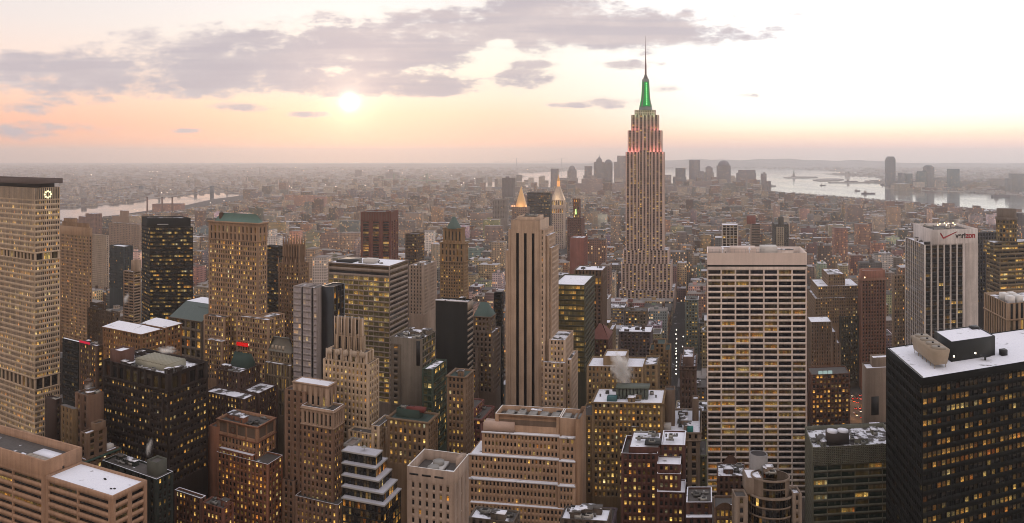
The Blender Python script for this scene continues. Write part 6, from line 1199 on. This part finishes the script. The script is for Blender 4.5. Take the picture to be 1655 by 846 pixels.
def shortn(s):
    w = s.split(); return ' '.join(w)
def find_label(i, colr, roofw, feats):
    yy, xx = np.nonzero(ib == 10000+i); x, y = xx.mean()*2, yy.mean()*2; h = hts[i]
    sz = 'low' if h < 28 else 'mid-rise' if h < 55 else 'tall'
    sc = []
    for bi, a in anch.items():
        dx = max(a[2]-x, 0, x-a[3]); dy = max(a[4]-y, 0, y-a[5]); sc.append((math.hypot(dx, dy*1.3), bi))
    sc.sort(); outl = []
    for _, bi in sc[:5]:
        a = anch[bi]; B_ = BUILD[bi]; rel = 'just behind' if cen[i, 1] > B_.D+20 and a[2] < x < a[3] else 'at the foot of' if a[2]-6 < x < a[3]+6 and y > a[1] else 'beyond' if cen[i, 1] > B_.D+60 else 'next to'
        for ft in [None]+feats:
            outl.append(f"{sz} {colr} block with {roofw} roof{(' and '+ft) if ft else ''} {rel} {B_.short}")
    for l in outl:
        n = len(l.replace('-', ' ').split())
        if l not in used and n <= 16: used.add(l); return l
    l = [l for l in outl if len(l.replace('-', ' ').split()) <= 16]
    return (l or outl)[0]
RW_ = ['snowy', 'patchy grey', 'dark']
FILL = []
fx_st = {}
for i in order:
    nm, rgb = PAL[pi_[i]]; D = near[i]; tk = random.random() < .4 and D < 1500; lt = rng.choice([.1, .25, .4, .55]); rgb = tuple(int(np.clip(v*rng.uniform(.9, 1.1), 20, 235)) for v in rgb)
    feats = (['water tank'] if tk else [])+(['many lit windows'] if lt > .5 else ['few lit windows'] if lt < .15 else [])+['rooftop bulkhead']
    lab = find_label(i, nm, RW_[rk[i]], feats)
    if D < 1000:
        b = B.__new__(B); b.name, b.label, b.cat, b.group, b.short, b.yb, b.D = 'city_block', lab, 'building', GRP, lab, 846, D
        o_ = C4[i, 0]; b.U = (C4[i, 1]-o_); b.Wd = np.linalg.norm(b.U); b.U = b.U/b.Wd; b.V = C4[i, 3]-o_; b.L = np.linalg.norm(b.V); b.V = b.V/b.L; b.O = o_; b.right = CX+o_[0]/o_[1]*F < 1142; b.Kp = b.Wd if b.right else 0
        b.z = hts[i]; b.indiv = False; b.walls, b.wmi, b.roofs, b.wins, b.parts, b.boxes = [], [], {}, [], [], []; b.wall = rgb; b.wallm = [wall_mat(tuple(int(round(v/8)*8) for v in rgb))]; b.zvis = 4
        st = stone(lit=lt, bias=rng.uniform(.2, .8), bw=rng.uniform(2.6, 4), fh=rng.uniform(3.5, 4.2), wf=rng.uniform(.38, .6), floorvar=.8)
        rf = ['snow', 'patch', 'tar'][rk[i]]; b.full(st, rf, cope=b.addm(snowm) if random.random() < .25 else None)
        if b.z > 30 and random.random() < .4: b.block(b.Wd*.2, b.Wd*.8, b.L*.2, b.L*.9, b.z-1, b.z+random.uniform(4, 9), st, rf)
        b.ledge(0, b.Wd, 0, b.L, b.z-1.2, .9, .5); b.clutter(1, b.Wd-1, 1, b.L-1, b.z-1, random.randint(4, 9), 4, 1 if tk else 0); FILL.append(b)
    else:
        base = (cen[i, 0], cen[i, 1], 0); r = empty('city_block', base, lab, 'building', GRP)
        boxobj('wall', C4[i:i+1], 0.0, hts[i], [lin(*rgb)], [rcol[i]], r, base)
        c_ = cen[i]; u_ = (C4[i, 1]-C4[i, 0])*.5; v_ = (C4[i, 3]-C4[i, 0])*.5; a_ = random.uniform(-.5, .3); e_ = random.uniform(-.5, .3); K = c_+u_*a_+v_*e_
        boxobj('bulkhead', [[K-u_*.2-v_*.2, K+u_*.25-v_*.2, K+u_*.25+v_*.25, K-u_*.2+v_*.25]], hts[i]-.02, hts[i]+random.uniform(2.5, 5), [lin(*rgb)], [rcol[i]], r, base, 0.0)
        if tk:
            K = c_+u_*.55+v_*.4; qd, tr = wcyl(K[0], K[1], 2, hts[i]+2.6, hts[i]+6.6, 10, 1.9, False); a2, b2 = wcyl(K[0], K[1], 2.2, hts[i]+6.6, hts[i]+8.2, 10, 0.0)
            for k in range(4): qd += wbox(K[0]+(1.2 if k % 2 else -1.5), K[0]+(1.5 if k % 2 else -1.2), K[1]+(1.2 if k > 1 else -1.5), K[1]+(1.5 if k > 1 else -1.2), hts[i]-.02, hts[i]+2.8)
            mk('water_tank', qd+a2, plain('tank_wood', (82,62,50)), parent=r, base=base, tris=tr+b2)
# everything else of the grid, and the far districts, as one mass
rest = ~solo
mC, mh, mw, mr = [C4[rest]], [hts[rest]], [wcol[rest]], [rcol[rest]]
# little bulkheads on the mass
sel = np.nonzero(rest & (rng.rand(n_) < .8))[0]; u_ = (C4[sel, 1]-C4[sel, 0])*.5; v_ = (C4[sel, 3]-C4[sel, 0])*.5; K = cen[sel]+u_*rng.uniform(-.5, .4, (len(sel), 1))+v_*rng.uniform(-.5, .4, (len(sel), 1)); sc_ = rng.uniform(.12, .28, (len(sel), 1))
mC.append(np.stack([K-u_*sc_-v_*sc_, K+u_*sc_-v_*sc_, K+u_*sc_+v_*sc_, K-u_*sc_+v_*sc_], 1)); mh.append(hts[sel]+rng.uniform(2, 6, len(sel))); mw.append(wcol[sel]); mr.append(rcol[sel])
# across the rivers
nb = 30000
X_ = rng.uniform(-1000, 2600, nb); Yp = 263.2+rng.rand(nb)**1.7*85
Df = H*F/(Yp-HY); fx, fy = (X_-CX)/F*Df, Df
landp = np.array([p[:2] for p in ch+[(FAR*1.05, 3500, 0), (FAR*1.05, FAR-300, 0), (-FAR*1.05, FAR-300, 0), (-FAR*1.05, 3200, 0)]])
g = inpoly(fx, fy, landp) & (fy < 21000)
fx, fy = fx[g], fy[g]; n2 = len(fx); wd = rng.uniform(12, 42, n2)*np.clip(fy/7000, .7, 2.0); dp = rng.uniform(12, 60, n2)*np.clip(fy/7000, .7, 2.2); an = rng.choice([.25, .9, -.3], n2)+rng.uniform(-.1, .1, n2)
ux, uy = np.cos(an)*wd*.5, np.sin(an)*wd*.5; vx, vy = -np.sin(an)*dp*.5, np.cos(an)*dp*.5
c4 = np.stack([np.stack([fx-ux-vx, fy-uy-vy], 1), np.stack([fx+ux-vx, fy+uy-vy], 1), np.stack([fx+ux+vx, fy+uy+vy], 1), np.stack([fx-ux+vx, fy-uy+vy], 1)], 1)
h2 = rng.uniform(7, 16, n2)+np.where(rng.rand(n2) < .05, rng.uniform(10, 45, n2), 0)*np.clip(1.5-fy/14000, .3, 1)
h2 = np.minimum(h2, H-8-(262-HY)/F*fy*0); pj = rng.choice(len(PAL), n2, p=[.18,.14,.18,.14,.06,.1,.06,.08,.06])
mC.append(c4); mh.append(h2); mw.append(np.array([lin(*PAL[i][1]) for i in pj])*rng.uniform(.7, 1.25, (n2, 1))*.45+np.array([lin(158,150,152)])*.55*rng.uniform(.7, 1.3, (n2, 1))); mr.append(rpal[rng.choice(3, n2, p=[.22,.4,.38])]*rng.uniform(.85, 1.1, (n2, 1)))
def cluster(n, x0, x1, d0, d1, h0, h1, w0, w1):
    D_ = rng.uniform(d0, d1, n); x = (rng.uniform(x0, x1, n)-CX)/F*D_; w_ = rng.uniform(w0, w1, n)*.5; e_ = rng.uniform(w0, w1, n)*.5; c4 = np.stack([np.stack([x+sx*w_, D_+sy*e_], 1) for sx, sy in ((-1,-1),(1,-1),(1,1),(-1,1))], 1)
    mC.append(c4); mh.append(h0+(h1-h0)*rng.rand(n)**2.2); pj = rng.choice(len(PAL), n); mw.append(np.array([lin(*PAL[i][1]) for i in pj])*.9); mr.append(rpal[rng.choice(3, n)])
cluster(380, 905, 1225, 4600, 6000, 22, 100, 25, 55); cluster(120, 1445, 1655, 5600, 6500, 15, 55, 30, 80); cluster(160, 530, 760, 3900, 5200, 20, 50, 20, 50); cluster(220, 400, 900, 4200, 7600, 22, 65, 16, 60); cluster(90, 1240, 1640, 2900, 3500, 14, 38, 25, 60)
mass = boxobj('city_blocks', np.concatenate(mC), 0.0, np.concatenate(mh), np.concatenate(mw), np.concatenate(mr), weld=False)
tag(mass, 'hazy mass of small city blocks spreading to the horizon', 'buildings', None, 'stuff')
print('fillers', len(order), 'mass', len(mass.data.polygons)//5)

# ------------------------------------------------------------------ finish the detailed buildings
TINT = dict(office=(12,13,17), dark=(7,8,10), black=(9,11,13), teal=(24,40,48), green=(30,46,38), olive=(84,78,48), pale=(150,142,146), grace=(14,13,22))
GAIN = dict(olive=.5, green=.6, grace=.5, black=.6, office=.85, pale=.7)
def gm(k):
    if k == 'panel': return wall_mat((120,100,86))
    if k == 'conc': return wall_mat((240,218,208), .85, .12)
    return glass_mat(k, TINT[k], gain=GAIN.get(k, .8))
WN = 0
def finish(b):
    global WN
    base = (*b.xy(b.Wd/2, b.L/2), 0.0); base = tuple(float(v) for v in base); r = empty(b.name, base, b.label, b.cat, b.group)
    mk('wall', np.concatenate(b.walls), b.wallm, np.concatenate(b.wmi), r, base)
    for k, qs in b.roofs.items():
        for q_ in ([qs] if '@' in k else [[x] for x in qs]): mk('roof', q_, roof_mat(k.strip('@')), parent=r, base=base)
    for nm, qd, tr, mt_, sb in b.parts:
        po = mk(nm, qd if len(qd) else np.zeros((0, 4, 3)), mt_, parent=r, base=base, tris=tr)
        for sn_, sq, sm2, st2 in sb: mk(sn_, sq, sm2, parent=po, base=base, tris=st2)
    if not b.wins: return r
    keys = sorted(set(w_[4] for w_ in b.wins)); Q = np.concatenate([w_[0] for w_ in b.wins]); lit = np.concatenate([w_[1] for w_ in b.wins]); tin = np.concatenate([w_[2] for w_ in b.wins]); mul = np.concatenate([w_[3] for w_ in b.wins]); mi = np.concatenate([np.full(len(w_[0]), keys.index(w_[4])) for w_ in b.wins]); mats = [gm(k) for k in keys]
    keep = np.ones(len(Q), bool)
    if b.indiv:
        P = proj(Q); c = P.mean(1); inside = (c[:, 0] > 2) & (c[:, 0] < 1653) & (c[:, 1] > 2) & (c[:, 1] < 843)
        xi = np.clip((c[:, 0]*.5).astype(int), 0, ZW-1); yi = np.clip((c[:, 1]*.5).astype(int), 0, ZH-1)
        vis = inside & (c[:, 2] < zb[yi, xi]+3)
        d1 = P[:, 2, :2]-P[:, 0, :2]; d2 = P[:, 3, :2]-P[:, 1, :2]; area = np.abs(d1[:, 0]*d2[:, 1]-d1[:, 1]*d2[:, 0])/2; area = np.where(vis, area, 0)
        top = np.argsort(-area)[:100]; top = top[area[top] > 2.5]
        for k in top:
            keep[k] = False; m_ = mul[k]
            mk('window', Q[k:k+1], mats[mi[k]], None, r, base, fattr={'lit': lit[k:k+1], 'tint': tin[k:k+1]}, uv=[(0,0),(m_,0),(m_,1),(0,1)], weld=False); WN += 1
    if keep.any():
        n = int(keep.sum()); m_ = mul[keep]; uv = np.zeros((n, 4, 2)); uv[:, 1, 0] = m_; uv[:, 2, 0] = m_; uv[:, 2, 1] = 1; uv[:, 3, 1] = 1
        w_ = mk('window', Q[keep], mats, mi[keep], r, base, fattr={'lit': lit[keep], 'tint': tin[keep]}, uv=uv.reshape(-1, 2), weld=False); w_['kind'] = 'stuff'
    return r
ROOTS = {}
for b in BUILD+FILL: ROOTS[b.label] = finish(b)
print('single windows', WN)
# lettering and check mark on the white sign box
b, pb, zt = TXT; root = ROOTS[b.label]
def letters(txt, p, z, size, mat, q=.93):
    cu = bpy.data.curves.new('lettering', 'FONT'); cu.body = txt; cu.size = size; cu.extrude = .06; cu.offset = .035*size
    o = bpy.data.objects.new('lettering_tmp', cu); COL.objects.link(o); bpy.context.view_layer.update()
    me = bpy.data.meshes.new_from_object(o.evaluated_get(bpy.context.evaluated_depsgraph_get())); wdt = max(v.co.x for v in me.vertices); bpy.data.objects.remove(o)
    n = len(me.vertices); co = np.zeros(n*3); me.vertices.foreach_get('co', co); co = co.reshape(-1, 3); bx, by = root.location[0], root.location[1]
    a = b.O+b.V*q; W_ = np.stack([a[0]+b.U[0]*(p+co[:, 0])-b.V[0]*co[:, 2]-bx, a[1]+b.U[1]*(p+co[:, 0])-b.V[1]*co[:, 2]-by, z+co[:, 1]], 1)
    me.vertices.foreach_set('co', W_.ravel()); me.update(); me.materials.clear(); me.materials.append(mat); ob = bpy.data.objects.new('lettering', me); COL.objects.link(ob); ob.parent = root; return wdt
blk, red = plain('sign_black', (30,24,26), .5), plain('sign_red', (150,26,34), .5)
px_ = b.px(1544.5, .9); zz_ = H-(386-HY)/F*655; wd = letters('veri', px_, zz_, 6.6, blk); wd2 = letters('zon', px_+wd+.3, zz_, 6.6, red)
a = lambda x, y: b.w(b.px(x, .85), .85, H-(y-HY)/F*650.5)
def stroke(x0, y0, x1, y1, w0, w1):
    A, C_ = np.array(a(x0, y0)), np.array(a(x1, y1)); d = C_-A; n = np.array((0, 0, 1.0)); u_ = np.array((b.U[0], b.U[1], 0)); dd = np.array((d@u_, d[2])); dd /= np.linalg.norm(dd); nn = -dd[1]*u_+dd[0]*n
    f = np.array((b.V[0], b.V[1], 0))*.12
    q = [A+nn*w0, C_+nn*w1, C_-nn*w1, A-nn*w0]; return [q, [v+f for v in q]]+[[q[i], q[(i+1) % 4], q[(i+1) % 4]+f, q[i]+f] for i in range(4)]
mk('check_mark', stroke(1520, 378, 1524.5, 386.3, .55, .7)+stroke(1524.2, 386.5, 1547, 376.3, .7, .25), red, parent=root, base=tuple(root.location))

# ------------------------------------------------------------------ street furniture and traffic in the avenue canyons
lampm = emit('street_lamp_glow', (255,246,226), 6.0); polem = plain('lamp_pole', (60,60,58))
def lamp_post(x, y, z=8.5):
    X_, Y_, _ = gp(x, y, z); o = empty('street_lamp', (X_, Y_, 0), 'white glowing street lamp in the row down the avenue canyon', 'street lamp', 'street lamps down the avenue')
    qd, tr = wcyl(X_, Y_, .16, 0, z, 6); mk('pole', qd+wbox(X_-.1, X_+1.4, Y_-.08, Y_+.08, z-.15, z), polem, parent=o, base=(X_, Y_, 0), tris=tr); qd, tr = wcyl(X_+1.2, Y_, .55, z-.7, z+.25, 8, .4); mk('lamp_globe', qd, lampm, parent=o, base=(X_, Y_, 0), tris=tr); return o
for y in (533, 540, 547.5, 555, 563, 567.5, 572, 579, 585, 591, 597, 604): lamp_post(1091.5+(random.random()-.5)*1.5, y)
for y in (544, 560, 588, 596): lamp_post(1101+random.random()*2, y)
for y in (626, 633, 640, 648, 655): lamp_post(1366+random.random()*3, y)
for x, y in ((1360, 634), (1366, 648), (1372, 662), (1382, 640), (1390, 668), (1352, 655)): lamp('street_light', gp(x, y, 8), 5200, (1, .5, .22), .5)
carp = [(60,58,60), (150,146,142), (176,142,52), (96,30,30), (36,38,44), (190,188,186), (170,136,50)]
def car(X_, Y_, hd, rgb, label):
    o = empty('car', (X_, Y_, 0), label, 'car', 'cars in the avenue canyon'); o.rotation_euler = (0, 0, hd); bs = (0, 0, 0); mt_ = plain('car_paint', rgb, .3)
    body = [[(-.9,-2.2,.35),(.9,-2.2,.35),(.9,-2.2,.95),(-.9,-2.2,.95)], [(.9,-2.2,.35),(.9,2.2,.35),(.9,2.2,.8),(.9,-2.2,.95)], [(.9,2.2,.35),(-.9,2.2,.35),(-.9,2.2,.8),(.9,2.2,.8)], [(-.9,2.2,.35),(-.9,-2.2,.35),(-.9,-2.2,.95),(-.9,2.2,.8)], [(-.9,-2.2,.95),(.9,-2.2,.95),(.9,2.2,.8),(-.9,2.2,.8)]]
    cab = [[(-.85,-1.9,.94),(.85,-1.9,.94),(.7,-1.2,1.45),(-.7,-1.2,1.45)], [(.85,-1.9,.94),(.85,1.0,.85),(.7,.3,1.45),(.7,-1.2,1.45)], [(.85,1.0,.85),(-.85,1.0,.85),(-.7,.3,1.45),(.7,.3,1.45)], [(-.85,1.0,.85),(-.85,-1.9,.94),(-.7,-1.2,1.45),(-.7,.3,1.45)], [(-.7,-1.2,1.45),(.7,-1.2,1.45),(.7,.3,1.45),(-.7,.3,1.45)]]
    for nm, q, m2 in (('body', body, mt_), ('cabin', cab, plain('car_glass', (20,22,24), .1))): mk(nm, q, m2, parent=o, base=bs)
    for sx_ in (-.7, .7):
        mk('tail_light', wbox(sx_-.22, sx_+.22, -2.3, -2.19, .6, .9, True), emit('tail_red', (255,40,20), 5.0), parent=o, base=bs); mk('headlight', wbox(sx_-.2, sx_+.2, 2.19, 2.28, .5, .75, True), emit('head_white', (255,236,200), 6.0), parent=o, base=bs)
    wh, wt_ = [], []
    for wx in (-.92, .92):
        for wy in (-1.35, 1.35): mk('wheel', wbox(wx-.1, wx+.1, wy-.32, wy+.32, 0, .64, True), plain('tyre', (22,22,22)), parent=o, base=bs)
    return o
cn = ['black', 'silver', 'yellow', 'dark red', 'navy', 'white', 'yellow']
k = 0
for y in np.linspace(640, 676, 8):
    for lane in range(4):
        if random.random() < .3: continue
        x = 1381+lane*6+(y-655)*.25+random.uniform(-1, 1); X_, Y_, _ = gp(x, y+random.uniform(-1.2, 1.2)); ci = k % 7; k += 1
        car(X_, Y_, -.2+(math.pi if random.random() < .25 else 0), carp[ci], f'{cn[ci]} car with glowing lights in the crowded avenue beside the blank tan stone block')

# ------------------------------------------------------------------ lights scattered over the far city
def sparks(name, pts, r, mat, label):
    q, tr = [], []
    P = np.asarray(pts); o_ = np.array([(1,0,0),(0,1,0),(-1,0,0),(0,-1,0),(0,0,1),(0,0,-1)], float); T = []
    for a, b_ in ((0,1),(1,2),(2,3),(3,0)): T += [(a, b_, 4), (b_, a, 5)]
    V = P[:, None, :]+o_[None]*np.asarray(r).reshape(-1, 1, 1); T3 = V[:, np.array(T)].reshape(-1, 3, 3)
    return tag(mk(name, np.zeros((0, 4, 3)), mat, tris=T3, weld=False), label, 'lights', None, 'stuff')
yl = 266+rng.rand(420)**1.4*140; xl = rng.uniform(90, 1655, 420); D_ = H*F/(yl-HY); P_ = np.stack([(xl-CX)/F*D_, D_, np.full(420, 18.0)], 1)
g = inpoly(P_[:, 0], P_[:, 1], landp) | inpoly(P_[:, 0], P_[:, 1], [p[:2] for p in mp_]); P_ = P_[g]; sparks('distant_lamps', P_, P_[:, 1]*.00032*rng.uniform(.6, 1.4, len(P_)), emit('far_lamp', (255,214,170), 2.6), 'scattered tiny lamps glinting over the far city')
FL = [(242,278),(247,278),(254,278),(244,289),(275,307),(148,283),(270,311),(261,312),(526,299),(529,304),(468,301),(471,304),(543,302),(686,285),(749,296),(746,299),(767,289),(775,290),(628,276),(698,284),(362,325),(383,330),(340,328),(650,280),(730,284),(590,300)]
sparks('tower_beacons', [PX(x, y, H*F/(max(y, 268)+9-HY)) for x, y in FL], [H*F/(max(y, 268)+9-HY)*.0006 for x, y in FL], emit('far_beacon', (255,226,206), 3.5), 'small cluster of bright aircraft and bridge beacons far away')

# ------------------------------------------------------------------ steam and haze
def steam(x, y, D, sx_, sy_, sz_, tilt, label, dens=.5):
    import bmesh
    bm = bmesh.new(); bmesh.ops.create_icosphere(bm, subdivisions=3, radius=1.0); me = bpy.data.meshes.new('steam'); bm.to_mesh(me); bm.free()
    m, t = mat_new('steam'); g = N(t, 'ShaderNodeTexCoord').outputs['Object']; ln = N(t, 'ShaderNodeVectorMath', operation='LENGTH'); t.links.new(g, ln.inputs[0]); r = X(t, ln.outputs['Value'])
    n = noise(t, g, 1.6, 5, .62); d = (r.rs(.62)+(n-.5)*2.6).smooth(.0, .75)*(r.smooth(.55, .98, 1.0, 0.0))*dens
    v = N(t, 'ShaderNodeVolumePrincipled'); v.inputs['Color'].default_value = (1.0, .97, .94, 1); put(t, v.inputs['Density'], d); v.inputs['Anisotropy'].default_value = .2
    o_ = N(t, 'ShaderNodeOutputMaterial'); t.links.new(v.outputs[0], o_.inputs['Volume']); me.materials.append(m)
    o = bpy.data.objects.new('steam', me); COL.objects.link(o); o.location = PX(x, y, D); o.scale = (sx_, sy_, sz_); o.rotation_euler = (0, tilt, 0); tag(o, label, 'steam', None, 'stuff')
steam(1003, 594, 492, 10, 8, 17, -.5, 'rising pale steam plume over the golden-lit block', 1.1); steam(270, 566, 456, 9.5, 6, 3.6, .15, 'flat drift of steam over the broad dark brown block')
steam(241, 722, 398, 2.8, 2.8, 7.5, .1, 'thin column of steam over the dark green-black block'); steam(204, 482, 668, 4, 4, 8, .1, 'puff of steam beside the striped balcony tower'); steam(1551, 357, 672, 5.5, 5, 5, .3, 'lit puff of steam on the white sign-topped tower', .12); steam(143, 624, 446, 4.5, 4, 3.5, 0, 'pinkish puff of steam over the plain brown brick block', .16)
lamp('floodlight', PX(1546, 360, 668), 2600, (1, .72, .45), .8)
hm, t = mat_new('haze'); v = N(t, 'ShaderNodeVolumePrincipled'); v.inputs['Color'].default_value = (.97, .945, .95, 1); v.inputs['Density'].default_value = HAZE; v.inputs['Anisotropy'].default_value = .68
o_ = N(t, 'ShaderNodeOutputMaterial'); t.links.new(v.outputs[0], o_.inputs['Volume'])
hz = mk('haze', wbox(-FAR*1.2, FAR*1.2, -900, FAR+600, -5, 452, True), hm); hz['kind'] = 'stuff'; tag(hz, 'thin dusk haze lying over the whole city', 'haze')
